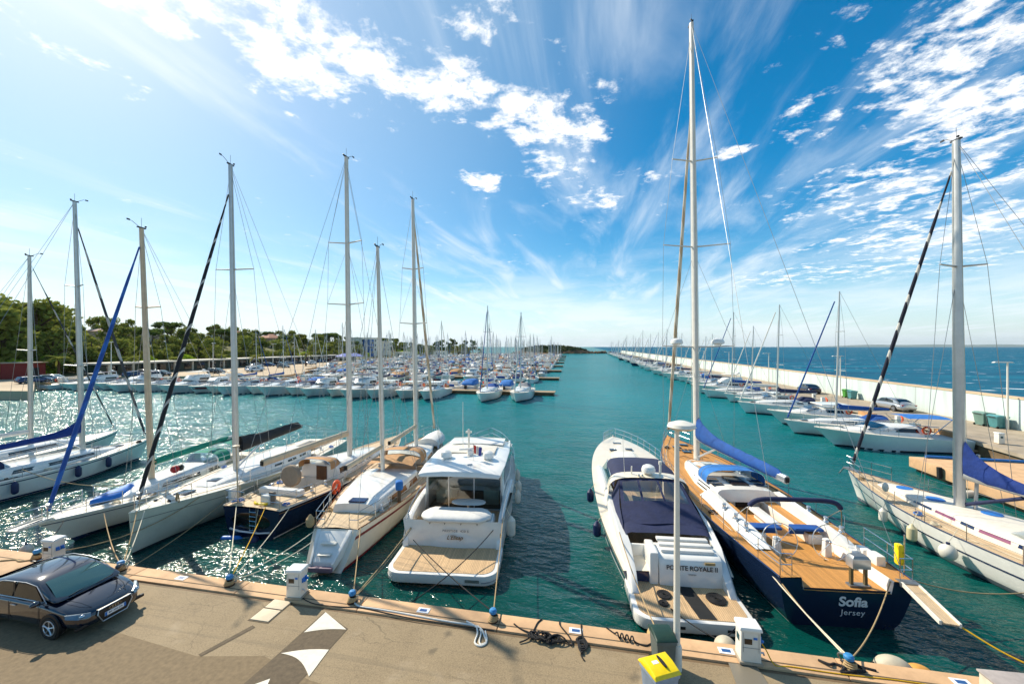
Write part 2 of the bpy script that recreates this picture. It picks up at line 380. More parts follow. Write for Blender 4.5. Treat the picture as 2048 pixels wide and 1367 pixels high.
# ------------------------------------------------------------------ water
def water_mat():
    m = bpy.data.materials.new('harbour_water'); m.use_nodes = True; t = NT(m.node_tree)
    co = t.n('ShaderNodeTexCoord').outputs['Object']
    s = t.n('ShaderNodeSeparateXYZ', {0: co}); X, Y = s.outputs[0], s.outputs[1]
    big = t.noise(t.mapping(co, sc=(.035, .02, 1)), 1.0, 5, .6)
    mid = t.noise(t.mapping(co, rot=(0, 0, .4), sc=(.22, .34, 1)), 1.0, 5, .6, .6)
    sea = t.rng(X, 33, 40)
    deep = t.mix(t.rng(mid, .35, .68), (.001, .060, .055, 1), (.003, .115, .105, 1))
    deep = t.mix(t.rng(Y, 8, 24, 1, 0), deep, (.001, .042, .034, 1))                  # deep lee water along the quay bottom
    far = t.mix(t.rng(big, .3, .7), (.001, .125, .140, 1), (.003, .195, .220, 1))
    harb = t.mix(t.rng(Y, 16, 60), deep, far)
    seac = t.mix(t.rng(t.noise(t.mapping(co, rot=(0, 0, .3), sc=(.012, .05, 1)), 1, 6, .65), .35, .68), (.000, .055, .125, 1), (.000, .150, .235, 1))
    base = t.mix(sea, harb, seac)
    # whitecaps on the open sea only
    wc = t.noise(t.mapping(co, rot=(0, 0, .35), sc=(.10, .30, 1)), 1.0, 7, .62, .4)
    wm = t.m('MULTIPLY', t.rng(wc, .635, .68), sea)
    base = t.mix(wm, base, (.75, .8, .82, 1))
    v1 = t.noise(t.mapping(co, rot=(0, 0, .5), sc=(1.0, 2.0, 1)), 1.5, 3, .55, .5)
    v2 = t.noise(t.mapping(co, rot=(0, 0, .2), sc=(.18, .34, 1)), 1.0, 4, .55, .4)
    v3 = t.noise(t.mapping(co, rot=(0, 0, -.3), sc=(4.2, 7.5, 1)), 1.5, 2, .5)
    b3 = t.n('ShaderNodeBump', {'Strength': .55, 'Distance': .035, 'Height': v3})
    b1 = t.n('ShaderNodeBump', {'Strength': 1.0, 'Distance': .15, 'Height': v1, 'Normal': b3.outputs[0]})
    b2 = t.n('ShaderNodeBump', {'Strength': 1.0, 'Distance': t.rng(sea, 0, 1, .42, 1.6), 'Height': v2, 'Normal': b1.outputs[0]})
    # wavelet facets: slopes taken straight from colour noise so that far facets still flash in the sun
    def sl(sc, rot, amp, det=2):
        n_ = t.n('ShaderNodeTexNoise', {'Vector': t.mapping(co, rot=(0, 0, rot), sc=sc), 'Scale': 1.0, 'Detail': det, 'Roughness': .6})
        return t.vm('MULTIPLY', t.vm('SUBTRACT', n_.outputs['Color'], (.5, .5, .5)), (amp, amp, 0))
    vec = t.vm('ADD', t.vm('ADD', sl((3.4, 5.6, 1), .3, 1.25), sl((.5, .9, 1), -.2, .65)), sl((9, 14, 1), .6, .9))
    facet = t.vm('NORMALIZE', t.vm('ADD', vec, (0, 0, 1)))
    spark = t.n('ShaderNodeBsdfGlossy', {'Color': (1, .97, .9, 1), 'Roughness': .15, 'Normal': facet})
    d = t.n('ShaderNodeBsdfDiffuse', {'Color': base})
    g = t.n('ShaderNodeBsdfGlossy', {'Color': (1, 1, 1, 1), 'Roughness': .09, 'Normal': b2.outputs[0]})
    fr = t.n('ShaderNodeFresnel', {'IOR': 1.33, 'Normal': b2.outputs[0]})
    # wave slopes hide the grazing mirror of the low sky: cap the reflectance of the ruffled surface
    cap = t.m('MINIMUM', fr.outputs[0], t.rng(sea, 0, 1, .30, .08))
    cap = t.m('MULTIPLY', cap, t.rng(wm, 0, 1, 1, 0))
    g2 = t.n('ShaderNodeMixShader', {0: t.rng(Y, 14, 40, .15, .48), 1: g.outputs[0], 2: spark.outputs[0]})
    p = t.n('ShaderNodeMixShader', {0: cap, 1: d.outputs[0], 2: g2.outputs[0]})
    t.n('ShaderNodeOutputMaterial', {'Surface': p.outputs[0]}); return m
WATER = water_mat()
R_ = 16000
tag(MB().poly([(-R_, -60, 0), (R_ * 1.4, -60, 0), (R_ * 1.4, 24000, 0), (-R_, 24000, 0)]).build('water', WATER), 'teal harbour water and blue open sea', kind='structure')

# ------------------------------------------------------------------ quay
def asphalt():
    m = bpy.data.materials.new('warm_asphalt'); m.use_nodes = True; t = NT(m.node_tree)
    co = t.n('ShaderNodeTexCoord').outputs['Object']
    a = t.noise(co, .5, 6, .65); b = t.noise(co, 45, 3, .7); c = t.noise(t.mapping(co, (4, 2, 0)), 2.1, 8, .72)
    col = t.mix(t.rng(a, .3, .7), (.180, .128, .072, 1), (.275, .203, .118, 1))
    col = t.mix(t.rng(b, .35, .7, 0, .6), col, (.42, .315, .18, 1))
    col = t.mix(t.rng(b, .40, .27, 0, .65), col, (.06, .048, .033, 1))
    col = t.mix(t.rng(c, .60, .74, 0, .45), col, (.085, .070, .048, 1))
    col = t.mix(t.rng(t.noise(t.mapping(co, (9, 9, 0)), .9, 5, .6), .60, .75, 0, .4), col, (.44, .35, .24, 1))
    wv = t.vm('ADD', co, t.vm('MULTIPLY', t.n('ShaderNodeTexNoise', {'Vector': co, 'Scale': 2.6, 'Detail': 5.0}).outputs['Color'], (.5, .5, 0)))
    ed = t.n('ShaderNodeTexVoronoi', {'Vector': wv, 'Scale': .42}, feature='DISTANCE_TO_EDGE').outputs['Distance']
    crk = t.m('MULTIPLY', t.rng(ed, .0, .006, 1, 0), t.rng(t.noise(t.mapping(co, (2, 8, 0)), .35, 3, .5), .45, .6))
    col = t.mix(t.m('MULTIPLY', crk, .45), col, (.045, .036, .025, 1))
    oil = t.n('ShaderNodeTexVoronoi', {'Vector': wv, 'Scale': .9}).outputs['Distance']
    col = t.mix(t.rng(oil, .05, .16, .55, 0, True), col, (.06, .05, .036, 1))
    ty = t.noise(t.mapping(co, (0, 3, 0), (0, 0, .06), (.12, 5.5, 1)), 1.0, 4, .6)
    col = t.mix(t.rng(ty, .56, .72, 0, .35), col, (.10, .08, .055, 1))
    p = t.n('ShaderNodeBsdfPrincipled', {'Base Color': col, 'Roughness': .85})
    t.put(p, 'Normal', t.n('ShaderNodeBump', {'Strength': .5, 'Distance': .01, 'Height': t.noise(co, 60, 3, .7)}).outputs[0])
    t.n('ShaderNodeOutputMaterial', {'Surface': p.outputs[0]}); return m
ASPH = asphalt()
CONC = mat('warm_concrete', '#c9a27a', .8, var=.16, vs=1.3, bump=.3, bs=30, dirt=.35)
CONCG = mat('grey_concrete', '#a39480', .85, var=.18, vs=.8, bump=.3, bs=20, dirt=.3)
CONCD = mat('wet_quay_wall', '#6f5a41', .8, var=.35, vs=1.2, bump=.6, bs=6, dirt=.6)
PATCH = mat('dark_asphalt_patch', (.12, .087, .052), .9, var=.22, vs=9, bump=.4, bs=60)
PATCH2 = mat('brown_asphalt_patch', (.20, .142, .078), .9, var=.2, vs=9, bump=.4, bs=60)
RPAINT = mat('white_road_paint', '#ddd5c4', .7, var=.1, vs=6, bump=.2, bs=60, dirt=.25)
SLAB = mat('pale_concrete_slab', '#d6c4a8', .8, var=.1, vs=3, bump=.2, bs=40, dirt=.15)
QZ = 1.1
mb = MB(); mb.use(CONCD); mb.box((0, -24.4, -.5), (140, 70, 3.16)); 
tag(mb.build('quay_wall'), 'concrete quay wall below the kerb', kind='structure')
mb = MB().poly([(-70, -20, QZ), (70, -20, QZ), (70, 9.9, QZ), (-70, 9.9, QZ)])
tag(mb.build('quay_road', ASPH), kind='structure')
# kerb: long cast slabs with open joints, wider on the left
mb = MB(); x = -70.0
while x < 60:
    x1 = x + 3.96
    def inner(q): return 9.40 if q < -18 else lerp(9.40, 10.02, ss(-18, -14.5, q)) if q < -14.5 else 10.02
    mb.prism([(x, inner(x)), (x1, inner(x1)), (x1, 10.63), (x, 10.63)], QZ - .5, QZ + .035); x = x1 + .02
tag(mb.build('quay_kerb', CONC, bevel=.02), kind='structure')
mb = MB().poly([(-70, 10.19, QZ + .039), (60, 10.19, QZ + .039), (60, 10.225, QZ + .039), (-70, 10.225, QZ + .039)])
tag(mb.build('kerb_seam', PATCH), kind='structure')
def sheet(name, pts, m, z=QZ + .004):
    return tag(MB().poly([(p[0], p[1], z) for p in pts]).build(name, m), kind='structure')
sheet('road_patch', [(-12.2, 8.15), (-9.1, 7.85), (-7.55, 8.16), (-6.0, 7.75), (-3.8, 7.55), (2, 7.2), (2, 4), (-14, 4), (-16, 8.0)], PATCH2)
sheet('trench_scar', [(-9.12, 7.9), (-9.0, 7.86), (-8.55, 8.95), (-8.68, 9.0)], PATCH, QZ + .008)
sheet('marking_bed', [(-7.17, 9.83), (-6.15, 9.36), (-6.22, 7.0), (-7.4, 7.0), (-7.27, 8.3)], PATCH, QZ + .008)
def curve(p, q, bul, n=10):
    o = []
    for i in range(n + 1):
        t = i / n; o.append((lerp(p[0], q[0], t), lerp(p[1], q[1], t) + bul * sin(pi * t)))
    return o
T = (-7.13, 9.82); Rr = (-6.17, 9.32); L1 = (-7.17, 9.02)
mk = MB()
pts = [T, Rr] + curve(Rr, L1, .06)[1:]
mk.poly([(x, y, QZ + .013) for x, y in reversed(pts)])
L2 = (-7.22, 8.30); R2 = (-6.17, 8.62); B2 = (-6.1, 7.83)
mk.poly([(x, y, QZ + .013) for x, y in ([L2] + curve(B2, L2, .14)[::-1][1:] + [R2] + curve(R2, L2, .06)[1:-1])])
mk.poly([(-7.2, 7.35, QZ + .013), (-6.9, 7.62, QZ + .013), (-6.75, 7.3, QZ + .013), (-6.9, 6.9, QZ + .013)])
tag(mk.build('road_marking', RPAINT, fix=False), 'white arrow marking painted on the quay road', kind='structure')
# number plates painted on the kerb
for i, x in enumerate((-12.6, -4.5, -.35, 3.2, 7.9)):
    r = thing('berth_number_plate', 'white berth plate on the kerb ' + ('left of the white motor yacht mooring', 'in front of the white motor yacht', 'above the small black rope heap', 'beside the white pedestal near the lamp post', 'right of the grey and orange floats')[i], 'plate', (x, 10.36, QZ + .036), 0, 'berth plates on the kerb')
    MB().box((0, 0, .006), (.34, .2, .012)).build('plate', WHITEP, r)
    MB().box((0, 0, .0135), (.2, .1, .004)).build('number_panel', mat('plate_blue', '#27548c', .5), r)

# ------------------------------------------------------------------ breakwater
WALLX, WALLT, JX = 36.8, 3.9, 30.2
def wall_mat():
    m = bpy.data.materials.new('pale_breakwater_render'); m.use_nodes = True; t = NT(m.node_tree)
    co = t.n('ShaderNodeTexCoord').outputs['Object']; s = t.n('ShaderNodeSeparateXYZ', {0: co})
    fr = t.m('FRACT', t.m('DIVIDE', s.outputs[1], 6.0)); joint = t.m('MULTIPLY', t.m('LESS_THAN', fr, .02), .75)
    st = t.noise(t.mapping(co, sc=(1, .9, .12)), 1.2, 6, .6)
    b = t.mix(t.rng(st, .42, .7, 0, .85), (.60, .69, .67, 1), (.43, .51, .48, 1))
    b = t.mix(t.rng(s.outputs[2], 1.1, 1.7, .35, 0), b, (.42, .42, .36, 1))
    b = t.mix(joint, b, (.35, .38, .36, 1))
    p = t.n('ShaderNodeBsdfPrincipled', {'Base Color': b, 'Roughness': .8})
    t.n('ShaderNodeOutputMaterial', {'Surface': p.outputs[0]}); return m
rt_ = thing('breakwater_wall', 'long pale breakwater wall with a tan coping along the sea', 'wall', (0, 0, 0))
MB().box((WALLX + .6, 252, (WALLT + .1) / 2 + .2), (1.2, 496, WALLT - .7)).build('wall_face', wall_mat(), rt_)
MB().box((WALLX + .6, 252, WALLT - .04), (1.3, 496, .1)).build('coping', mat('tan_coping', '#c8ae8c', .8, var=.2, vs=.6), rt_)
mb = MB(); y = 16.0
mb.prism([(28.9, 33), (WALLX + .4, 33), (WALLX + .4, 498), (JX, 498), (JX, 42), (29.5, 37.5)], -2, QZ - .25)
tag(mb.build('jetty_wall', CONCD), kind='structure')
tag(MB().prism([(28.7, 33), (WALLX, 33), (WALLX, 498), (JX - .2, 498), (JX - .2, 42), (29.3, 37.5)], QZ - .25, QZ).build('jetty', CONCG), kind='structure')
tag(MB().prism([(29, 20), (60, 20), (60, 33), (28.7, 33)], -2, QZ - .003).build('jetty_root', CONCG), kind='structure')
def rock(mb, c, r):
    b = len(mb.v); n, m = 7, 4; sc = [random.uniform(.7, 1.2) for _ in range(3)]; rz = random.random() * 6
    for i in range(m + 1):
        ph = -pi / 2 + pi * i / m
        for k in range(n):
            t = 2 * pi * k / n + rz; q = r * random.uniform(.75, 1.1)
            mb.v.append((c[0] + q * sc[0] * max(cos(ph), .12) * cos(t), c[1] + q * sc[1] * max(cos(ph), .12) * sin(t), c[2] + q * sc[2] * sin(ph) * .8))
    for i in range(m):
        for k in range(n): mb.face(b + i * n + k, b + i * n + (k + 1) % n, b + (i + 1) * n + (k + 1) % n, b + (i + 1) * n + k)
    mb.face(*[b + k for k in reversed(range(n))]); mb.face(*[b + m * n + k for k in range(n)])
# low dock with a blue edge on the right
mb = MB(); mb.prism([(21.4, 32.0), (21.3, 23.2), (34, 20.2), (34, 31.4)], .25, .92)
rd = thing('low_dock', 'low sunlit concrete dock with a blue rail beyond the right sailing yacht', 'dock')
mb.build('deck_slab', CONC, rd, bevel=.03)
MB().prism([(21.7, 31.8), (21.6, 23.6), (33, 20.6), (33, 31.2)], -2, .25).build('dock_wall', CONCD, rd)
MB().tube([(22.2, 31.75, 1.02), (27, 31.55, 1.02), (33.5, 31.2, 1.02)], .09, 8).build('edge_rail', BRIGHTBLUE, rd)
MB().tube([(21.22, 29.3, .3), (21.2, 29.3, .95)], .13, 8).build('rubbing_post', RUBBER, rd)
t = thing('fender', 'white and navy fender floating against the low dock', 'fender', (20.9, 27.0, .1), .3)
MB().lathe([(.02, -.55), (.2, -.45), (.22, .1), (.22, .3), (.05, .55)], 12, axis=0).build('body', FENDW, t)

# ------------------------------------------------------------------ left shore, car park and hill
SHORE = [(-500, 36), (-150, 40), (-86, 47.5), (-112, 62), (-108, 75), (-74, 84), (-74, 92), (-86, 112), (-118, 186), (-132, 274), (-101, 352), (-106, 385), (-240, 470), (-600, 640)]
LAND = mat('pale_car_park', '#b5a084', .9, var=.18, vs=.09, dirt=.25)
lm = MB().prism(SHORE + [(-900, 640), (-900, 36)], -2, 1.4)
tag(lm.build('shore_ground', LAND), 'pale car park ground along the left shore', kind='structure')
HILLG = mat('hill_scrub', '#5a5a2e', .95, var=.4, vs=.15)
def hill_z(x, y):
    d = max(0.0, -124 - x) if y > 70 else max(0.0, -124 - x)
    top = lerp(9.0, 4.0, ss(230, 380, y))
    edge = ss(440, 385, y)
    return 1.36 + edge * top * ss(0, 62, d) + edge * .6 * sin(x * .07) * sin(y * .05) * ss(6, 40, d)
mb = MB(); nx, ny = 44, 60
xs = [lerp(-520, -120, i / nx) for i in range(nx + 1)]; ys = [lerp(20, 450, j / ny) for j in range(ny + 1)]
for y in ys: mb.vs([(x, y, hill_z(x, y)) for x in xs])
for j in range(ny):
    for i in range(nx):
        a = j * (nx + 1) + i; mb.face(a, a + 1, a + nx + 2, a + nx + 1)
tag(mb.build('hill', HILLG), 'wooded hill behind the car park', kind='structure')

# ------------------------------------------------------------------ island and far hills
mb = MB(); n = 46; m_ = 12; rr = random.Random(3)
ROCKY = mat('brown_rock', '#6b5238', .95, var=.4, vs=.3, bump=.8, bs=2)
SCRUBM = mat('island_scrub', '#4c5426', .95, var=.45, vs=.4)
CX, CY = -48, 492
def isl(a, f):
    rx, ry = 47, 24
    j = 1 + .13 * sin(3 * a + 1) + .08 * sin(7 * a)
    return (CX + rx * f * j * cos(a), CY + ry * f * j * sin(a))
mb.use(ROCKY); rows = []
for i in range(m_ + 1):
    f = 1 - i / m_; row = []
    for k in range(n):
        a = 2 * pi * k / n; x, y = isl(a, f)
        z = 9.2 * (1 - f ** 2.0) ** .8 * (.8 + .35 * sin(a * 2 + 2)) * .9 + rr.uniform(-.5, .5) * (f > .05) - (1.2 if i == 0 else 0)
        row.append((x, y, z))
    rows.append(mb.vs(row))
for i in range(m_):
    for k in range(n):
        mb.use(ROCKY if i < 3 else SCRUBM); mb.face(rows[i] + k, rows[i] + (k + 1) % n, rows[i + 1] + (k + 1) % n, rows[i + 1] + k)
tag(mb.build('island', smooth=50), 'low rocky island with green scrub behind the marina', kind='structure')
mb = MB()
for i in range(70):
    t_ = i / 70; rock(mb, (lerp(-6, 26, t_) + rr.uniform(-3, 3), lerp(500, 520, t_) + rr.uniform(-4, 4), rr.uniform(-.3, 1.0) + .8 * sin(pi * t_)), rr.uniform(.8, 2.4))
for i in range(60):
    a = rr.uniform(0, 2 * pi); x, y = isl(a, rr.uniform(.92, 1.06)); rock(mb, (x, y, rr.uniform(-.2, .8)), rr.uniform(.8, 2))
tag(mb.build('rocks', ROCKY, smooth=0), 'brown reef rocks between island and breakwater end', kind='structure')
mb = MB(); rr = random.Random(5)
for i in range(1500):
    a = rr.uniform(0, 2 * pi); f = sqrt(rr.random()) * .8; x, y = isl(a, f)
    z = 9.2 * (1 - f ** 2.0) ** .8 * (.8 + .35 * sin(a * 2 + 2)) * .9
    for q in range(4):
        c = Vector((x + rr.uniform(-1, 1), y + rr.uniform(-1, 1), z + rr.uniform(0, 1.3))); u = Vector((rr.uniform(-1, 1), rr.uniform(-1, 1), rr.uniform(-1, 1))) * .7; v = Vector((rr.uniform(-1, 1), rr.uniform(-1, 1), rr.uniform(-1, 1))) * .7
        mb.poly([c - u - v, c + u - v, c + u + v, c - u + v])
tag(mb.build('island_scrub', SCRUBM, smooth=0, fix=False), 'green scrub covering the island', kind='stuff')
HZ = mat('distant_land', '#5f6f66', .95, var=.15, vs=.002)
mb = MB(); ra = []; rb = []; NN = 90
for i in range(NN + 1):
    t_ = i / NN; x = lerp(6800, 19000, t_); y = lerp(15200, 9500, t_)
    h = 190 * ss(0, .25, t_) * (.45 + .25 * sin(t_ * 9 + 1) + .12 * sin(t_ * 23) + .05 * sin(t_ * 57)) + 150 * exp(-((t_ - .60) / .09) ** 2)
    ra.append((x, y, -2)); rb.append((x + 350, y + 500, max(1, h)))
b0 = mb.vs(ra); b1 = mb.vs(rb); b2 = mb.vs([(p[0] + 600, p[1] + 900, -2) for p in rb])
for i in range(NN):
    mb.face(b0 + i, b0 + i + 1, b1 + i + 1, b1 + i); mb.face(b1 + i, b1 + i + 1, b2 + i + 1, b2 + i)
tag(mb.build('distant_hills', HZ, smooth=60), 'low blue hills on the sea horizon', kind='structure')
# ------------------------------------------------------------------ boats: hull, deck, rig
class Hull:
    def __init__(s, L, B, F, tr=.72, tm=.42, p=2.2, q=.95, rake=.9, srake=0.0, wl=.82, e=.6, dr=.5, camber=.07, ent=.75):
        s.L, s.B, s.F, s.tr, s.tm, s.p, s.q, s.rake, s.srake, s.wl, s.e, s.dr, s.camber, s.ent = L, B, F, tr, tm, p, q, rake, srake, wl, e, dr, camber, ent
    def hb(s, t):
        k = s.tr + (1 - s.tr) * sin(pi / 2 * t / s.tm) if t < s.tm else max(0, 1 - ((t - s.tm) / (1 - s.tm)) ** s.p) ** s.q
        return s.B / 2 * k + .02
    def sh(s, t):
        a, b, c = s.F
        return a * (t - .4) * (t - 1) / .4 + b * t * (t - 1) / (.4 * -.6) + c * t * (t - .4) / .6
    def pt(s, t, z, side=1, off=0.0):
        h = s.sh(t); f = z / h; hb = s.hb(t); hw = hb * s.wl * (1 - s.ent * ss(.5, 1, t))
        if f < 0: w = hw * sqrt(max(0, 1 - (z / -s.dr) ** 2)); f = max(f, -.3)
        else: w = hw + (hb - hw) * f ** s.e
        y = t * s.L - s.rake * (1 - f) * ss(.62, 1, t) + s.srake * (1 - f) * ss(.3, 0, t)
        return Vector((side * (w + off), y + (off if t > .98 else 0), z))
    def tt(s, y): return max(0.0, min(1.0, y / s.L))
    def edge(s, y, side=1, dz=0.0, inset=0.0):
        t = s.tt(y); return Vector((side * (s.hb(t) - inset), t * s.L, s.sh(t) + dz))
    def ts(s, n=34): return [1 - (1 - i / n) ** 1.45 for i in range(n + 1)]
    notch = None
    def shell(s, mb, transom=True):
        fs = [-s.dr, -s.dr * .8, -s.dr * .4, 0]; up = [.12, .28, .45, .62, .8, .92, 1.0]; rings = []
        for t in s.ts():
            h = s.sh(t); zs = fs + [u * h for u in up]
            rings.append([s.pt(t, z, -1) for z in reversed(zs)] + [s.pt(t, z, 1) for z in zs[1:]])
        mb.loft(rings, closed=False, cap0=transom and s.notch is None, cap1=True)
        if s.notch:
            w_, z_ = s.notch; h = s.sh(0); yy = lambda z: s.srake * (1 - z / h)
            mb.poly(rings[0] + [(w_, 0, h), (w_, yy(z_), z_), (-w_, yy(z_), z_), (-w_, 0, h)])
        return mb
    def strip(s, mb, za, zb, t0=0.0, t1=1.0, off=.006, n=40, sides=(-1, 1)):
        for sd in sides:
            r = []
            for i in range(n + 1):
                t = lerp(t0, t1, 1 - (1 - i / n) ** 1.3)
                h = s.sh(t); a = za(h) if callable(za) else za; b = zb(h) if callable(zb) else zb
                r.append([s.pt(t, a, sd, off), s.pt(t, (a + b) / 2, sd, off), s.pt(t, b, sd, off)])
            mb.loft(r, closed=False, cap0=False, cap1=False)
        return mb
    def deck(s, mb, holes=(), t0=0.0, t1=1.0, inset=.0, dz=0.0, cw=.7):
        ts = sorted(set([t for t in s.ts(30) if t0 <= t <= t1] + [t0, t1] + [s.tt(h[k]) for h in holes for k in (0, 1)]))
        rows = []
        for t in ts:
            hb = s.hb(t) - inset
            c = cw
            for (a, b, ww) in holes:
                if s.tt(a) - 1e-6 <= t <= s.tt(b) + 1e-6: c = ww
            c = min(c, hb * .9)
            xs = [-hb, -(hb + c) / 2, -c, 0, c, (hb + c) / 2, hb]
            rows.append(mb.vs([(x, t * s.L, s.sh(t) + dz + s.camber * (1 - (x / max(hb, .01)) ** 2)) for x in xs]))
        for i in range(len(ts) - 1):
            tm = (ts[i] + ts[i + 1]) / 2 * s.L; hole = any(a < tm < b for a, b, _ in holes)
            for k in range(6):
                if hole and k in (2, 3): continue
                mb.face(rows[i] + k, rows[i] + k + 1, rows[i + 1] + k + 1, rows[i + 1] + k)
        return mb
    def dz(s, y, x=0.0):
        t = s.tt(y); return s.sh(t) + s.camber * (1 - min(1, (x / s.hb(t)) ** 2))
    def well(s, mbw, mbf, y0, y1, w, zf, aft=True):
        """cockpit sides into mbw and its sole into mbf"""
        n = 6; q = []
        for i in range(n + 1):
            y = lerp(y0, y1, i / n); c = min(w, s.hb(s.tt(y)) * .9); q.append((c, y, s.dz(y, c)))
        for sd in (-1, 1):
            for a, b in zip(q, q[1:]):
                mbw.poly([(sd * a[0], a[1], a[2]), (sd * b[0], b[1], b[2]), (sd * b[0] * .94, b[1], zf), (sd * a[0] * .94, a[1], zf)])
        for a in ((q[0], q[-1]) if aft else (q[-1],)): mbw.poly([(-a[0], a[1], a[2]), (0, a[1], s.dz(a[1])), (a[0], a[1], a[2]), (a[0] * .94, a[1], zf), (-a[0] * .94, a[1], zf)])
        for a, b in zip(q, q[1:]): mbf.poly([(-a[0] * .94, a[1], zf), (a[0] * .94, a[1], zf), (b[0] * .94, b[1], zf), (-b[0] * .94, b[1], zf)])

def trunk(mb, st, inset=.12, top=.3, crown=.05):
    """coachroof loft; st = (y, half width, height, base z)"""
    rings = []
    for (y, w, h, z) in st:
        i, tp = min(inset, w * .3), min(top, w * .5)
        half = [(w, z), (w - i * .35, z + h * .5), (w - i * .8, z + h * .88), (w - i - (tp - i) * .35, z + h), (w * .45, z + h + crown * .8)]
        rings.append([(x, y, q) for x, q in half] + [(0, y, z + h + crown)] + [(-x, y, q) for x, q in reversed(half)])
    mb.loft(rings, closed=True); return mb
def trunk_pt(st, y, f, inset=.12, off=.006):
    for a, b in zip(st, st[1:]):
        lo, hi = min(a[0], b[0]), max(a[0], b[0])
        if lo - 1e-6 <= y <= hi + 1e-6:
            t = (y - a[0]) / (b[0] - a[0]); w, h, z = lerp(a[1], b[1], t), lerp(a[2], b[2], t), lerp(a[3], b[3], t)
            i = min(inset, w * .3); x = w - (i * .7 * f if f < .5 else i * (.35 + (f - .5) / .38 * .45))
            return (x + off, y, z + h * f)
    return (st[-1][1], y, st[-1][3])
def trunk_window(mb, st, y0, y1, f0=.3, f1=.76, sides=(-1, 1), n=5, inset=.12, slant=.12):
    for sd in sides:
        a = []; b = []
        for i in range(n + 1):
            t = i / n
            p = trunk_pt(st, lerp(y0, y1, t), f0, inset); q = trunk_pt(st, lerp(y0 + slant, y1 - slant, t), f1, inset)
            a.append((sd * p[0], p[1], p[2])); b.append((sd * q[0], q[1], q[2]))
        mb.loft([a, b], closed=False, cap0=False, cap1=False)
    return mb

def rails(root, H, ys, h=.62, inset=.06, m=None, gap=()):
    m = m or STEEL
    me = MB().cyl((0, 0, 0), (0, 0, h), .014, n=6).mesh('stanchion', m)
    for sd in (-1, 1):
        for y in ys:
            o = bpy.data.objects.new('stanchion', me); COL.objects.link(o); o.parent = root; o.location = H.edge(y, sd, 0, inset)
        mb = MB()
        for q in (h, h * .52): mb.tube([H.edge(y, sd, q - .01, inset) for y in ys], .007, 5)
        mb.build('lifeline', m, root)
def pulpit(root, H, y0, h=.66, m=None, tip=.12, name='pulpit'):
    m = m or STEEL; mb = MB(); L = H.L
    for q in (h, h * .5):
        pts = [H.edge(lerp(y0, L * .985, k / 6), -1, q, .05) for k in range(7)] + [Vector((0, L + tip, H.sh(1) + q + .03))] + [H.edge(lerp(L * .985, y0, k / 6), 1, q, .05) for k in range(7)]
        mb.tube(pts, .015, 6)
    for sd in (-1, 1):
        for k in (0, .5, .95):
            y = lerp(y0, L * .985, k); mb.cyl(H.edge(y, sd, 0, .05), H.edge(y, sd, h, .05), .014, n=6)
    mb.build(name, m, root)
def pushpit(root, H, y1, h=.66, m=None, gap=0.0, name='pushpit'):
    m = m or STEEL
    for sd in (-1, 1):
        mb = MB(); e0 = H.edge(.08, sd, 0, .06)
        for q in (h, h * .52):
            mb.tube([H.edge(y1, sd, q, .06), H.edge(y1 * .5, sd, q, .06), Vector((e0.x, e0.y, e0.z + q)), Vector((sd * max(gap, .05), e0.y, e0.z + q))], .015, 6)
        for p in (H.edge(y1, sd, 0, .06), H.edge(y1 * .5, sd, 0, .06), e0, Vector((sd * max(gap, .05), e0.y, e0.z))):
            mb.cyl(p, p + Vector((0, 0, h)), .014, n=6)
        mb.build(name, m, root)
def toe(root, H, m, r=.025, t0=0.0, t1=1.0, name='toe_rail'):
    mb = MB()
    for sd in (-1, 1): mb.tube([H.pt(lerp(t0, t1, i / 40), H.sh(lerp(t0, t1, i / 40)), sd) + Vector((0, 0, r * .7)) for i in range(41)], r, 6)
    mb.build(name, m, root)
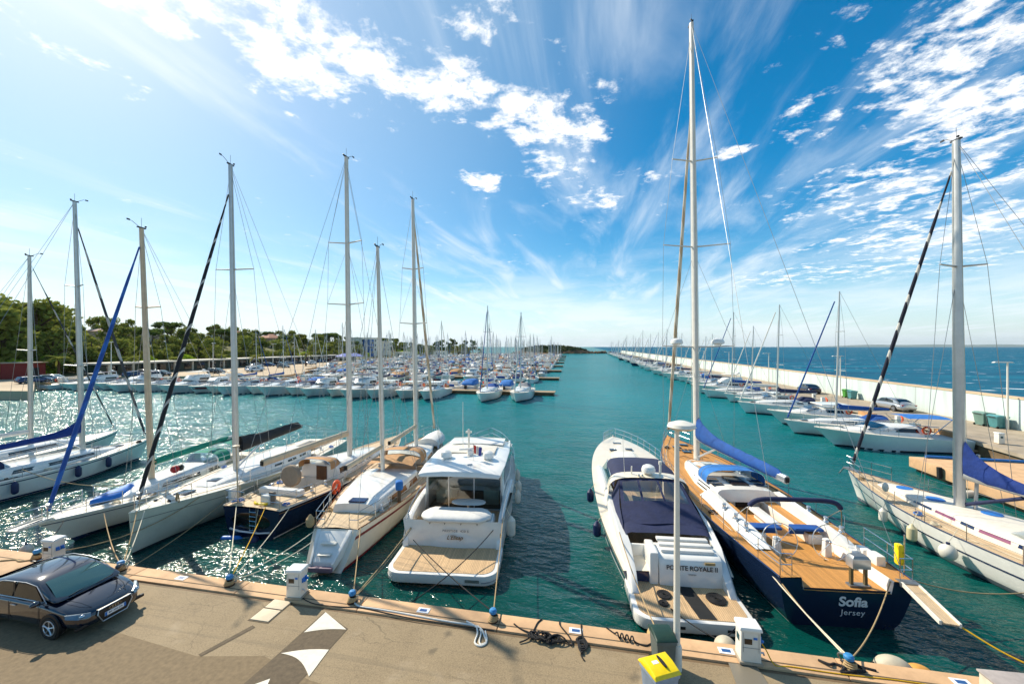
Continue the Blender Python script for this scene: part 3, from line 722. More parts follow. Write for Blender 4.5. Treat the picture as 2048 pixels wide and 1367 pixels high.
def rig(root, H, base, top, r=.10, m=None, spreaders=((.45, .95), (.72, .75)), fore=None, foref=.97, furl=None, fr=.07, back=None, chain=None, wires=True, sweep=-.25, gear=True):
    m = m or ALU; b, t = Vector(base), Vector(top); d = t - b; n = 9
    ms = MB().tube([b + d * (i / n) for i in range(n + 1)], [r * (1.0 - .28 * max(0, i / n - .4) / .6) for i in range(n + 1)], 12, flat=1.35).build('mast', m, root)
    if gear:
        mb = MB().tube([t, t + Vector((0, 0, .55))], .008, 5); mb.box(t + Vector((0, 0, .04)), (.1, .42, .06)); mb.tube([t + Vector((0, .1, .05)), t + Vector((.05, .45, .28)), t + Vector((.05, .62, .28))], .012, 5)
        mb.box(t + Vector((.05, .62, .3)), (.02, .16, .08)); mb.ball(t + Vector((-.08, -.15, .12)), .05, 8, 5); mb.build('masthead_gear', BLACK, ms)
        mb = MB()
        for sx, sy in ((r * 1.5, .02), (-r * 1.5, .05), (.03, -r * 1.8)):
            mb.tube([b + Vector((sx, sy, .5)), t + Vector((sx * .5, sy * .5, -.1))], .009, 5)
        mb.build('halyard', ROPEW, ms)
    tips = []
    for f, wd in spreaders:
        p = b + d * f
        for sd in (-1, 1):
            q = p + Vector((sd * wd, sweep * wd, .06)); tips.append((f, sd, q))
            MB().tube([p, q], [.06, .042], 8, flat=.75).build('spreader', m, ms)
    if chain is None: chain = (b.y - .35, .12)
    if wires:
        for sd in (-1, 1):
            c = H.edge(chain[0], sd, .02, chain[1]); cs = [q for f, s_, q in tips if s_ == sd]
            MB().tube([c] + cs + [b + d * .985], .010, 5).build('shroud', WIRE, root)
            f0 = spreaders[0][0] if spreaders else .5
            MB().tube([c + Vector((-.03 * sd, .35, 0)), b + d * (f0 - .015)], .009, 5).build('shroud', WIRE, root)
            if len(spreaders) > 1: MB().tube([cs[0], b + d * (spreaders[1][0] - .015)], .008, 5).build('shroud', WIRE, root)
    if fore is not None:
        f = Vector(fore); u = b + d * foref
        if furl is None: MB().tube([f, u], .011, 5).build('forestay', WIRE, root)
        else:
            a0, a1 = f.lerp(u, .022), f.lerp(u, .965)
            MB().tube([a0.lerp(a1, k / 14) for k in range(15)], [fr * (.8 + .35 * sin(pi * min(1, .15 + k / 14))) * (1 if k < 13 else .6) for k in range(15)], 10).build('furled_jib', furl, root)
            mb = MB().tube([f, u], .012, 5); mb.lathe([(.03, 0), (.1, .02), (.1, .05), (.05, .07), (.05, .16), (.1, .18), (.1, .21), (.03, .23)], 12, tuple(f.lerp(u, .028)))
            mb.build('forestay', SILVER, root)
    if back is not None:
        for p in (back if isinstance(back[0], (tuple, list, Vector)) else [back]): MB().tube([t, p], .009, 5).build('backstay', WIRE, root)
    return ms
def boom(root, g, e, r=.085, m=None, cover=None, cr=.22, lead=0.0, sag=.0, name='sail_cover', topm=.2):
    """boom from gooseneck g to end e, stowed sail under a cover"""
    g, e = Vector(g), Vector(e); bm_ = MB().tube([g, g.lerp(e, .5), e], r, 10, flat=1.3).build('boom', m or ALU, root)
    MB().box(e, (.14, .1, .2)).build('end_cap', BLACK, bm_)
    if cover is not None:
        d = e - g; n = 16; pts = []; rr = []
        rnd = random.Random(int(abs(g.x * 100) + 7)); rings = []
        side = Vector((d.y, -d.x, 0)).normalized()
        for i in range(n + 1):
            f = i / n; k = (1 - .28 * f) * (1 if i else .9) * (1 if i < n else .5)
            hgt = cr * (1.75 * exp(-f * 9) * lead + 1.55 * k); wd = cr * .62 * k * (1 + .08 * rnd.uniform(-1, 1))
            c = g + d * (f * .985) ; z0 = -r * 1.2
            ring = []
            for a in range(12):
                th = 2 * pi * a / 12; zz = (sin(th) + 1) / 2
                ring.append(c + side * (cos(th) * wd * (1 - .55 * zz ** 2) * (1 + .07 * rnd.uniform(-1, 1))) + Vector((0, 0, z0 + zz * hgt * (1 + .05 * rnd.uniform(-1, 1)))))
            rings.append(ring)
        MB().loft(rings).build(name, cover, root, smooth=60)
    return bm_
def winch(mb, c, s=1.0): mb.lathe([(.075 * s, 0), (.07 * s, .03 * s), (.05 * s, .06 * s), (.05 * s, .1 * s), (.065 * s, .13 * s), (.055 * s, .16 * s), (.02 * s, .17 * s)], 12, c)
WINCH = {}
def winch_at(root, c, s=1.0):
    if s not in WINCH: mb = MB(); winch(mb, (0, 0, 0), s); WINCH[s] = mb.mesh('winch', SILVER)
    o = bpy.data.objects.new('winch', WINCH[s]); COL.objects.link(o); o.parent = root; o.location = c
COILM = {}
def clutter(root, H, seed, y0, y1, wmin=.5, n=9, cols=None):
    """ropes, cleats, cowl vents and blocks that lie about on a side deck"""
    r_ = random.Random(seed)
    if not COILM:
        for k, m in (('w', ROPEW), ('t', ROPET), ('b', ROPEB), ('l', BLUEP), ('r', REDP)):
            mb = MB()
            for j in range(4): mb.ring((.01 * j, .02 * (j % 2), .02 + .022 * j), .15 - .012 * j, .014, (.15 * (j - 1), .1, 1), 16, 5)
            COILM[k] = mb.mesh('rope_coil', m)
        mb = MB(); mb.tube([(0, -.12, .05), (0, -.06, .06), (0, .06, .06), (0, .12, .05)], .016, 6); mb.cyl((0, -.04, 0), (0, -.04, .06), .014, n=6); mb.cyl((0, .04, 0), (0, .04, .06), .014, n=6); COILM['cleat'] = mb.mesh('mooring_cleat', STEEL)
        mb = MB(); mb.tube([(0, 0, 0), (0, 0, .14), (0, .05, .2), (0, .12, .21)], [.05, .05, .06, .085], 10); mb.box((0, 0, .03), (.2, .26, .08)); COILM['vent'] = mb.mesh('cowl_vent', SILVER)
        mb = MB(); mb.box((0, 0, .02), (.05, 1.1, .04)); mb.box((0, .1, .06), (.08, .12, .07)); COILM['track'] = mb.mesh('jib_track', BLACK)
    for i in range(n):
        kind = r_.choice(cols or ('w', 't', 'b', 'l', 'cleat', 'cleat', 'vent', 'track')); y = r_.uniform(y0, y1); sd = r_.choice((-1, 1)); hb = H.hb(H.tt(y)); x = sd * (hb - r_.uniform(.12, max(.15, min(.45, hb - wmin))))
        if kind == 'cleat': x = sd * (hb - .1)
        o = bpy.data.objects.new(COILM[kind].name.split('.')[0], COILM[kind]); COL.objects.link(o); o.parent = root; o.location = (x, y, H.dz(y, x) + .005); o.rotation_euler = (0, 0, r_.uniform(-.4, .4) if kind in ('cleat', 'track', 'vent') else r_.random() * 6)
    for sd in (-1, 1):
        pts = []
        for k in range(9): y = lerp(y0, y1, k / 8); x = sd * (H.hb(H.tt(y)) - .32 + .05 * sin(k * 2 + seed)); pts.append((x, y, H.dz(y, x) + .02))
        MB().tube(pts, .012, 5).build('jib_sheet', r_.choice((ROPEB, ROPEW, ROPET)), root)
def wheel(root, c, R, nrm, m=None, ped=None, pm=None):
    w_ = MB().ring(c, R, .016, nrm, 32, 6); q = Vector(nrm).to_track_quat('Z', 'Y')
    for k in range(6):
        a = 2 * pi * k / 6 + .3; w_.cyl(c, Vector(c) + q @ Vector((R * cos(a), R * sin(a), 0)), .009, n=6)
    w_.ball(c, .05, 8, 5); o = w_.build('steering_wheel', m or STEEL, root)
    if ped is not None:
        MB().box(((c[0]), c[1] + .18, (c[2] + ped) / 2), (.24, .22, c[2] - ped + .1), taper=.8).build('wheel_pedestal', pm or WHITE, root, bevel=.03)
    return o
FENDER_MESH = {}
def fender(p, rot, label, m, r=.13, l=.62, group=None, ball=False, top=None):
    o = thing('fender', label, 'fender', p, rot, group)
    if ball: MB().ball((0, 0, 0), (r, r, r * 1.12), 16, 10).build('body', m, o); MB().cyl((0, 0, r), (0, 0, r * 1.35), r * .22).build('eye', FENDN, o)
    else:
        MB().lathe([(.02, -l / 2), (r * .6, -l / 2 + .03), (r * .95, -l / 2 + .1), (r, -l / 2 + .18), (r, l / 2 - .18), (r * .95, l / 2 - .1), (r * .55, l / 2 - .02), (r * .25, l / 2 + .06)], 14).build('body', m, o)
    if top is not None:
        q = Vector(top) - Vector(p); q = Matrix.Rotation(-rot, 3, 'Z') @ q; MB().tube([(0, 0, (r * 1.3 if ball else l / 2)), q], .011, 5).build('lanyard', ROPEW, o)
    return o
def rope(label, p0, p1, m, sag=.25, r=.016, n=14, name='mooring_line', group='mooring lines from boats to the quay', pts=None):
    p0, p1 = Vector(p0), Vector(p1)
    P_ = [p0.lerp(p1, i / n) - Vector((0, 0, sag * 4 * (i / n) * (1 - i / n))) for i in range(n + 1)] if pts is None else [Vector(p) for p in pts]
    return tag(MB().tube(P_, r, 6).build(name, m), label, 'rope', group)
def spline(pts, n=8):
    """Catmull-Rom through pts"""
    P_ = [Vector(p) for p in pts]; o = []
    for i in range(len(P_) - 1):
        a, b, c, d = P_[max(0, i - 1)], P_[i], P_[i + 1], P_[min(len(P_) - 1, i + 2)]
        for k in range(n):
            t = k / n; o.append(.5 * ((2 * b) + (c - a) * t + (2 * a - 5 * b + 4 * c - d) * t * t + (3 * b - a - 3 * c + d) * t ** 3))
    return o + [P_[-1]]
def l2w(root, p): return Matrix.Translation(root.location) @ Matrix.Rotation(root.rotation_euler[2], 4, 'Z') @ Vector(p)
def w2l(root, p): return Matrix.Rotation(-root.rotation_euler[2], 4, 'Z') @ (Vector(p) - root.location)
# ------------------------------------------------------------------ the moored yachts in front of the quay
def yacht(label, cat, loc, rz, H, hm, deckm, holes=(), cw=.7, boot=NAVY, boot_z=(.03, .13), name='sailing_yacht', toem=None, inset=.0):
    root = thing(name, label, cat, loc, radians(rz), 'yachts moored along the quay')
    hull = H.shell(MB()).build('hull', hm, root, smooth=40)
    if boot: H.strip(MB(), boot_z[0], boot_z[1]).build('boot_stripe', boot, hull, smooth=60)
    H.strip(MB(), -.3, .03, off=.004).build('bottom_paint', ANTIF, hull, smooth=60)
    H.deck(MB(), holes, cw=cw).build('deck', deckm, root, smooth=50)
    toe(root, H, toem or hm)
    return root, hull
def hatch(root, H, x, y, w=.5, l=.5, z=None, m=None, name='hatch'):
    z = H.dz(y, x) if z is None else z
    MB().box((x, y, z + .03), (w, l, .06)).build(name, m or PLEXI, root, bevel=.02)
def sprayhood(root, y0, y1, w, z0, h, m, win=CLEAR, name='sprayhood'):
    """folding hood: open aft at y0, windscreen towards y1"""
    rings = []
    for f, s, hh in ((0, 1.0, 1.0), (.35, 1.0, 1.02), (.62, .96, .88), (1.0, .80, .12)):
        y = lerp(y0, y1, f); ring = []
        for k in range(15):
            a = pi * k / 14; ring.append((w * s * (abs(cos(a)) ** .55) * (1 if cos(a) > 0 else -1), y, z0 + h * hh * (sin(a) ** .6)))
        rings.append(ring)
    o = MB().loft(rings[:3], closed=False, cap0=False, cap1=False).build(name, m, root, smooth=60)
    MB().loft(rings[2:], closed=False, cap0=False, cap1=False).build('hood_window', win, o, smooth=60)
    b = MB()
    for k in (0, 1, 2): b.tube(rings[k], .014, 5)
    b.build('hood_frame', STEEL, o); return o
def bench(mb, c, d): mb.box(c, d); return mb
def lifebuoy(p, rz, label):
    o = thing('lifebuoy', label, 'life ring', p, rz); MB().ring((0, 0, 0), .27, .085, (0, 1, 0), 24, 8, (radians(-60), radians(240))).build('ring', ORANGE, o); return o

# --- far-left white sloop, mostly out of the frame
H = Hull(12.4, 3.8, (1.2, 1.2, 1.45), tr=.66)
r, hu = yacht('white sailing yacht cut by the left picture edge with a bare silver mast', 'sailing yacht', (-37.6, 14.0, 0), 4, H, WHITE, OFFWHITE)
H.strip(MB(), lambda h: h - .22, lambda h: h - .12).build('sheer_stripe', NAVY, hu, smooth=60)
st = [(2.6, 1.15, .35, 1.2), (5, 1.25, .42, 1.22), (8.2, .9, .36, 1.28), (9.4, .5, .08, 1.33)]
cr = trunk(MB(), st).build('coachroof', WHITE, r, smooth=45); trunk_window(MB(), st, 3.2, 7.8).build('cabin_window', DGLASS, cr)
rig(r, H, (0, 6.9, 1.66), w2l(r, (-37.7, 20.6, 14.6)), .10, spreaders=((.5, .8),), fore=(0, 12.2, 1.5), back=[(-.9, .1, 1.3), (.9, .1, 1.3)], furl=GSTRIPE, fr=.045)
boom(r, (0, 6.75, 2.5), (0, 2.2, 2.5), cover=WHITEC, cr=.2)
pulpit(r, H, 10.6); rails(r, H, (2, 4, 6, 8, 10)); pushpit(r, H, 1.4)

# --- second white sloop, navy mainsail cover
H = Hull(12.0, 3.75, (1.15, 1.12, 1.42), tr=.7, p=2.0, rake=.7)
r, hu = yacht('white sailing yacht with navy boom cover, second from the left picture edge', 'sailing yacht', (-32.7, 12.6, 0), 1, H, WHITE, OFFWHITE, holes=[(.9, 3.4, .75)], cw=.75, boot_z=(.05, .16))
H.strip(MB(), lambda h: h - .16, lambda h: h - .10).build('sheer_stripe', NAVY, hu, smooth=60)
a, b = MB(), MB(); H.well(a, b, .9, 3.4, .75, .72); ck = a.build('cockpit', WHITE, r); b.build('cockpit_sole', TEAKG, ck)
st = [(3.4, 1.2, .5, 1.13), (5.2, 1.25, .46, 1.15), (8.0, .95, .36, 1.22), (9.6, .5, .06, 1.3)]
cr = trunk(MB(), st).build('coachroof', WHITE, r, smooth=45); trunk_window(MB(), st, 3.9, 8.0, .3, .72).build('cabin_window', DGLASS, cr)
MB().box((0, 3.37, 1.5), (.55, .04, .62)).build('companionway_door', BROWN, cr)
clutter(r, H, 2, 2, 11, n=10)
rig(r, H, (0, 7.9, 1.6), w2l(r, (-33.2, 20.3, 17.9)), .115, spreaders=((.34, .95), (.66, .75)), fore=(0, 11.8, 1.5), foref=.93, furl=GSTRIPE, fr=.075, back=[(-.9, .1, 1.25), (.9, .1, 1.25)])
boom(r, (0, 7.75, 2.75), (0, 2.9, 2.6), cover=DEEPBLUEC, cr=.26, lead=1.7)
MB().tube([(0, 7.8, 1.8), (0, 6.4, 2.62)], .045).build('boom_vang', SILVER, r)
sprayhood(r, 3.0, 4.3, .95, 1.5, .62, NAVYC)
pulpit(r, H, 10.3); rails(r, H, (2.2, 4, 5.8, 7.6, 9.2)); pushpit(r, H, 1.6)
hatch(r, H, 0, 9.9); hatch(r, H, 0, 8.7, .45, .45, 1.58)
wheel(r, (0, 1.6, 1.55), .42, (0, 1, .1), ped=.75)
for y, lb in ((8.2, 'foremost'), (6.4, 'middle'), (3.6, 'aftmost')):
    p = l2w(r, H.edge(y, 1, -.42) + Vector((.16, 0, 0))); fender(p, r.rotation_euler.z, lb + ' navy fender on the right side of the yacht with navy boom cover', FENDN, .15, .66, 'navy fenders on the left white yacht', top=l2w(r, H.edge(y, 1, .3, .06)))

# --- bow-in sloop with the blue furled jib
H = Hull(11.6, 3.6, (1.1, 1.08, 1.32), tr=.62, p=2.0, q=1.0, rake=1.35, srake=.5, wl=.8)
r, hu = yacht('white bow-in sailing yacht with blue furled jib and long anchor sprit', 'sailing yacht', (-22.95, 23.6, 0), 186, H, WHITE, OFFWHITE, holes=[(.8, 3.3, .65)], cw=.65, boot=NAVY, boot_z=(.0, .2))
H.strip(MB(), lambda h: h - .17, lambda h: h - .13).build('sheer_stripe', NAVY, hu, smooth=60)
a, b = MB(), MB(); H.well(a, b, .8, 3.3, .65, .65); ck = a.build('cockpit', WHITE, r); b.build('cockpit_sole', TEAKG, ck)
st = [(3.3, 1.1, .55, 1.08), (5.0, 1.15, .5, 1.1), (7.4, .9, .38, 1.16), (8.8, .5, .06, 1.22)]
cr = trunk(MB(), st).build('coachroof', WHITE, r, smooth=45); trunk_window(MB(), st, 3.8, 7.2, .3, .72).build('cabin_window', DGLASS, cr)
rig(r, H, (0, 6.9, 1.6), w2l(r, (-23.1, 16.9, 14.6)), .115, m=BMAST, spreaders=((.68, .72),), fore=(0, 11.3, 1.4), foref=.955, furl=BLSTRIPE, fr=.075, back=[(-.8, .1, 1.2), (.8, .1, 1.2)])
boom(r, (0, 6.7, 2.35), (.0, 1.6, 2.55), cover=GREENC, cr=.23)
sprayhood(r, 2.9, 4.3, 1.0, 1.55, .6, GREENC)
mb = MB(); rings = []
for y, h in ((.4, .0), (1.4, .12), (2.6, .1)): rings.append([(x, y, 2.35 + h - .25 * (x / 1.1) ** 2) for x in (-1.1, -.6, 0, .6, 1.1)])
mb.loft(rings, closed=False, cap0=False, cap1=False).build('sun_awning', GREENC, r, smooth=60)
mb = MB()
for sd in (-1, 1): mb.cyl((sd * 1.05, .5, 1.1), (sd * 1.08, .5, 2.12), .015, n=6); mb.cyl((sd * 1.1, 2.5, 1.1), (sd * 1.08, 2.5, 2.22), .015, n=6)
mb.build('awning_pole', STEEL, r)
rails(r, H, (1.5, 3.2, 5, 6.8, 8.6), m=STEEL); pushpit(r, H, 1.5)
pulpit(r, H, 9.2, .62, m=STEEL, tip=.75)
mb = MB(); mb.box((0, 11.75, 1.36), (.5, 1.2, .05)); 
for sd in (-1, 1): mb.tube([(sd * .24, 11.2, 1.42), (sd * .24, 12.3, 1.42)], .03, 6)
mb.build('anchor_sprit', WPAINT, r)
mb = MB(); mb.tube([(0, 11.4, 1.42), (0, 12.4, 1.36), (0, 12.5, 1.2)], .025, 6); mb.poly([(-.15, 12.36, 1.05), (.15, 12.36, 1.05), (0, 12.62, 1.3)]); mb.build('anchor', GALV, r)
hatch(r, H, 0, 9.3, .5, .5)
bp = l2w(r, (-.3, 12.1, .55)); fender(bp, 0, 'white and navy ball buoy hanging under the bow of the blue-jib yacht', FENDW, .2, ball=True, top=l2w(r, (-.2, 12.0, 1.35)))
clutter(r, H, 3, 1.5, 10.5, n=12)
# blue dinghy, on its foredeck
o = thing('dinghy', 'small bright blue dinghy upside down on the foredeck of the blue-jib yacht', 'dinghy', l2w(r, (.25, 7.9, 1.32)), radians(186 + 8))
rings = []
for i in range(11):
    t = i / 10; w_ = .62 * (1 - (abs(t - .4) / .62) ** 2.4 if t > .4 else 1 - .25 * (1 - t / .4) ** 2); rings.append([(w_ * cos(pi * k / 8), lerp(-.2, 2.5, t), .42 * sin(pi * k / 8) * (1 - .3 * t)) for k in range(9)])
MB().loft(rings, closed=False).build('hull', mat('blue_dinghy', '#1a72c8', .6, var=.15), o, smooth=60); o.scale = (.72, .72, .72)
o = thing('buoy', 'red and black buoy lying beside the blue dinghy', 'buoy', l2w(r, (-.6, 6.2, 1.78)), 0)
MB().ball((0, 0, .1), .2).build('body', mat('red_buoy', '#a11d22', .5), o); MB().ball((0, .3, .1), .17).build('cap', BLACK, o)

# --- pale sage racing sloop, bow-in, black covers
H = Hull(14.6, 4.25, (1.3, 1.35, 1.72), tr=.78, p=1.9, q=1.0, rake=.12, srake=-.4, wl=.78, tm=.4, ent=.9)
r, hu = yacht('large pale sage sailing yacht bow-in with black boom cover and black-white furled jib', 'sailing yacht', (-19.75, 27.3, 0), 186.5, H, GREENISH, OFFWHITE, holes=[(.6, 4.2, 1.0)], cw=1.0, boot=BLACK, boot_z=(.02, .1))
H.strip(MB(), lambda h: h * .79, lambda h: h * .79 + .03).build('sheer_stripe', mat('grey_stripe', '#6d7068', .4), hu, smooth=60)
a, b = MB(), MB(); H.well(a, b, .6, 4.2, 1.0, .75); ck = a.build('cockpit', WHITE, r); b.build('cockpit_sole', TEAKG, ck)
st = [(4.2, 1.35, .46, 1.33), (6.2, 1.4, .42, 1.36), (9.0, 1.05, .3, 1.45), (11.2, .5, .04, 1.56)]
cr = trunk(MB(), st).build('coachroof', WHITE, r, smooth=45)
mb = MB()
for y0, y1 in ((4.7, 5.5), (5.8, 6.6), (6.9, 7.6)): trunk_window(mb, st, y0, y1, .38, .68, slant=.05)
mb.build('cabin_window', DGLASS, cr)
rig(r, H, (0, 9.0, 1.75), w2l(r, (-19.25, 18.5, 18.3)), .13, spreaders=((.655, 1.1),), fore=(0, 14.35, 1.8), foref=.93, furl=BSTRIPE, fr=.075, back=[(-1.2, .1, 1.4), (1.2, .1, 1.4)], sweep=-.15)
boom(r, (0, 8.75, 2.75), (0, 3.2, 2.95), cover=BLACKC, cr=.46, lead=.35)
MB().tube([(0, 8.85, 1.9), (0, 7.2, 2.72)], .05).build('boom_vang', SILVER, r)
pulpit(r, H, 12.6, .66, tip=-.25); rails(r, H, (2, 4, 6, 8, 10, 12), .66); pushpit(r, H, 1.6)
clutter(r, H, 4, 1.5, 13.3, n=14)
hatch(r, H, 0, 12.1, .6, .6); hatch(r, H, 0, 10.4, .5, .5, 1.66)
mb = MB()
for sd in (-1, 1):
    for y in (3.0, 4.6, 5.2): winch_at(r, (sd * 1.28, y, H.dz(y, 1.2) + .04), 1.2)
mb = MB()
for sd in (-1, 1): mb.tube([H.edge(13.2, sd, .05, .25), H.edge(13.2, sd, .1, .35)], .05, 8)
mb.build('mooring_cleat', BLACK, r)
o = thing('fender', 'coiled tan rope and fender hanging at the bow rail of the sage yacht', 'fender', l2w(r, H.edge(13.1, -1, .2) + Vector((.05, 0, 0))), 0)
mb = MB()
for k in range(5): mb.ring((0, 0, .05 * k - .1), .13 - .01 * k, .018, (.2, 1, .1), 14, 5)
mb.build('rope_coil', ROPET, o)

# --- navy cutter with an oval dark transom
H = Hull(13.4, 3.95, (1.28, 1.2, 1.62), tr=.74, p=2.1, q=.95, rake=1.5, srake=-.0, wl=.74, tm=.45)
r, hu = yacht('dark navy sailing yacht stern-to with oval dark transom and tan pilot seat', 'sailing yacht', (-14.65, 15.1, 0), -1.5, H, NAVYDK, TEAKG, holes=[(2.0, 4.4, .85)], cw=.85, boot=WHITEP, boot_z=(.05, .12), toem=OFFWHITE)
H.strip(MB(), lambda h: h - .13, lambda h: h - .09).build('sheer_stripe', GOLD, hu, smooth=60)
mb = MB()
rg = [[(.95 * cos(2 * pi * k / 28) * q, -.008 - .01 * j, .72 + .36 * sin(2 * pi * k / 28) * q) for k in range(28)] for j, q in ((0, 1.06), (1, 1.0))]
mb.loft(rg, cap0=False, cap1=True); mb.build('transom_panel', mat('black_transom', '#0c0d12', .12, coat=.5), hu)
text('name_lettering', 'Le Mas', .12, GOLD, hu, (0, -.03, .82), (pi / 2, 0, 0))
MB().tube([(-1.05, -.06, .34), (-.5, -.1, .28), (.5, -.1, .28), (1.05, -.06, .34)], .045, 8).build('transom_rub_rail', SILVER, hu)
mb = MB()
for sd in (-1, 1): mb.cyl((.15 + sd * .17, -.06, .3), (.15 + sd * .17, -.05, 1.3), .014, n=6)
for k in range(5): mb.cyl((-.02, -.06, .36 + k * .2), (.32, -.06, .36 + k * .2), .014, n=6)
mb.build('boarding_ladder', STEEL, r)
a, b = MB(), MB(); H.well(a, b, 2.0, 4.4, .85, .7); ck = a.build('cockpit', WHITE, r); b.build('cockpit_sole', TEAKG, ck)
MB().box((0, 1.75, H.dz(1.8) + .14), (2.3, .36, .3)).build('aft_coaming', WHITE, r, bevel=.06)
st = [(4.4, 1.2, .72, 1.2), (5.6, 1.2, .72, 1.2), (7.6, 1.05, .52, 1.24), (9.4, .8, .3, 1.34), (10.2, .5, .04, 1.4)]
cr = trunk(MB(), st, .2).build('deckhouse', WHITE, r, smooth=45)
mb = MB()
for y0, y1 in ((4.6, 5.3), (5.5, 6.2), (6.4, 7.1), (7.3, 7.9)): trunk_window(mb, st, y0, y1, .42, .8, inset=.2, slant=.04)
mb.build('cabin_window', DGLASS, cr)
MB().box((.15, 4.38, 1.52), (.62, .05, .75)).build('companionway_door', BROWN, cr)
sprayhood(r, 4.0, 5.3, 1.0, 1.85, .5, TAN)
MB().lathe([(.02, -.16), (.5, -.16), (.56, -.1), (.56, .06), (.5, .12), (.02, .12)], 24, (-.55, 3.0, 1.75), 1).build('round_wheel_cover', mat('taupe_canvas', '#8d7f6f', .85, bump=.3, bs=6), r)
MB().cyl((-.55, 3.05, .7), (-.55, 3.05, 1.6), .06).build('wheel_pedestal', WPAINT, r)
rig(r, H, (.35, 6.6, 1.9), w2l(r, (-14.1, 21.3, 19.55)), .135, m=WMAST, spreaders=((.51, 1.2), (.715, 1.1)), fore=(0, 13.2, 1.75), foref=.97, furl=None, back=[(-1.1, .1, 1.35), (1.1, .1, 1.35)], sweep=-.2)
MB().tube([(0, 11.0, 1.6), (.2, 6.7, 14.2)], .010, 5).build('inner_forestay', WIRE, r)
boom(r, (.32, 6.4, 3.25), (-.3, .9, 3.0), r=.13, m=BMAST)
mb = MB(); mb.tube([(.3, 6.5, 3.3), (-.2, 2.1, 4.7)], .01, 5); mb.build('topping_lift', WIRE, r)
pulpit(r, H, 11.6); rails(r, H, (2, 4, 6, 8, 10)); pushpit(r, H, 1.8, gap=.45)
mb = MB()
for sd in (-1, 1):
    for y in (2.4, 3.4): winch_at(r, (sd * 1.15, y, H.dz(y, 1.1) + .05), 1.3)
clutter(r, H, 5, 1.2, 12, n=16); clutter(r, H, 15, .5, 2.0, n=4, cols=('l', 'w', 'b'))
MB().box((-1.3, .35, 1.7), (.16, .42, .55)).build('liferaft_canister', WHITE, r, bevel=.04)
MB().box((-1.39, .33, 1.72), (.02, .2, .4)).build('rescue_pouch', BLUEP, r)
MB().box((.35, .55, 1.52), (.42, .3, .42)).build('stern_locker', WHITE, r, bevel=.04)
MB().box((.62, .52, 1.62), (.3, .08, .5)).build('outboard_bracket', mat('taupe_plastic', '#7a6c60', .6), r)
MB().tube(spline([(-.3, .5, 1.36), (.0, .3, 1.38), (.3, .5, 1.36), (.5, .3, 1.4), (.2, .2, 1.42)], 6), .05, 6).build('yellow_hose', YELLOW, r)
mb = MB().cyl((-1.0, .3, 1.3), (-1.0, .2, 3.9), .03); mb.lathe([(.02, 0), (.14, .03), (.14, .1), (.02, .13)], 12, (-1.0, .2, 3.85)); mb.build('antenna_post', BMAST, r)
fender(l2w(r, (.35, -.2, -.02)), 0, 'navy and white ball fender behind the dark oval transom', FENDN, .22, ball=True, top=l2w(r, (.4, -.02, 1.3)))
fender(l2w(r, (-.8, -.25, .0)), 0, 'blue fender lying in the water under the dark oval transom', BLUEP, .12, .9, top=l2w(r, (-.8, -.02, 1.2))).rotation_euler = (0, pi / 2, .2)

# --- cream ketch with a red stripe
H = Hull(15.1, 4.1, (1.2, 1.25, 1.75), tr=.43, p=2.1, q=.95, rake=1.2, srake=-.95, wl=.76, tm=.46)
r, hu = yacht('cream two-masted ketch with red stripe and stern steps', 'ketch', (-9.85, 14.2, 0), 7, H, CREAM, TEAKG, holes=[(6.0, 8.2, .9)], cw=.9, boot=REDP, boot_z=(.03, .14), toem=VARN)
H.strip(MB(), lambda h: h - .30, lambda h: h - .20).build('red_stripe', REDP, hu, smooth=60)
mb = MB(); mb.loft([[(-.62, -.12, 1.2), (.62, -.12, 1.2), (.62, -.2, 1.0), (-.62, -.2, 1.0)], [(-.38, -1.0, .42), (.38, -1.0, .42), (.38, -1.05, .2), (-.38, -1.05, .2)]]); mb.build('stern_panel', WHITE, hu, bevel=.03)
mb = MB()
mb.box((0, -.8, .62), (.5, .26, .05)); mb.box((0, -.5, .9), (.6, .26, .05))
mb.build('stern_step', WPAINT, hu, bevel=.02)
for sd in (-1, 1): mb = MB(); mb.loft([[(sd * .56, -.1, 1.24), (sd * .72, -.1, 1.24), (sd * .72, -.1, .7), (sd * .56, -.1, .7)], [(sd * .38, -1.1, .4), (sd * .46, -1.1, .4), (sd * .46, -1.1, .12), (sd * .38, -1.1, .12)]]); mb.build('stern_cheek', WHITE, hu, bevel=.02)
MB().box((0, -1.12, .22), (.9, .16, .18)).build('stern_rub_rail', mat('mauve_rubber', '#7e6878', .6), hu, bevel=.04)
st = [(1.5, .95, .42, 1.16), (2.2, 1.12, .5, 1.17), (4.4, 1.42, .54, 1.19), (6.0, 1.5, .5, 1.22)]
ah = trunk(MB(), st).build('aft_cabin', WHITE, r, smooth=45)
for sd in (-1, 1): trunk_window(MB(), st, 2.0, 5.8, .12, .6, sides=(sd,)).build('varnished_panel', VARN, ah)
MB().box((.1, 1.75, 1.68), (.72, .42, .05)).build('solar_panel', mat('solar_blue', '#18254f', .15), ah)
a, b = MB(), MB(); H.well(a, b, 6.0, 8.2, .9, .8); ck = a.build('cockpit', CREAM, r); b.build('cockpit_sole', TEAKG, ck)
st = [(8.2, 1.3, .55, 1.26), (10, 1.2, .5, 1.32), (12.0, .85, .34, 1.45), (13, .5, .05, 1.54)]
cr = trunk(MB(), st).build('coachroof', WHITE, r, smooth=45); trunk_window(MB(), st, 8.6, 11.8, .3, .72).build('cabin_window', DGLASS, cr)
sprayhood(r, 7.2, 9.2, 1.25, 1.75, .72, TAN)
mb = MB(); rings = []
for y, h in ((5.6, .0), (6.4, .1), (7.3, .0)): rings.append([(x, y, 2.05 + h + .5 * (1 - (x / 1.25) ** 2) * .4) for x in (-1.25, -.7, 0, .7, 1.25)])
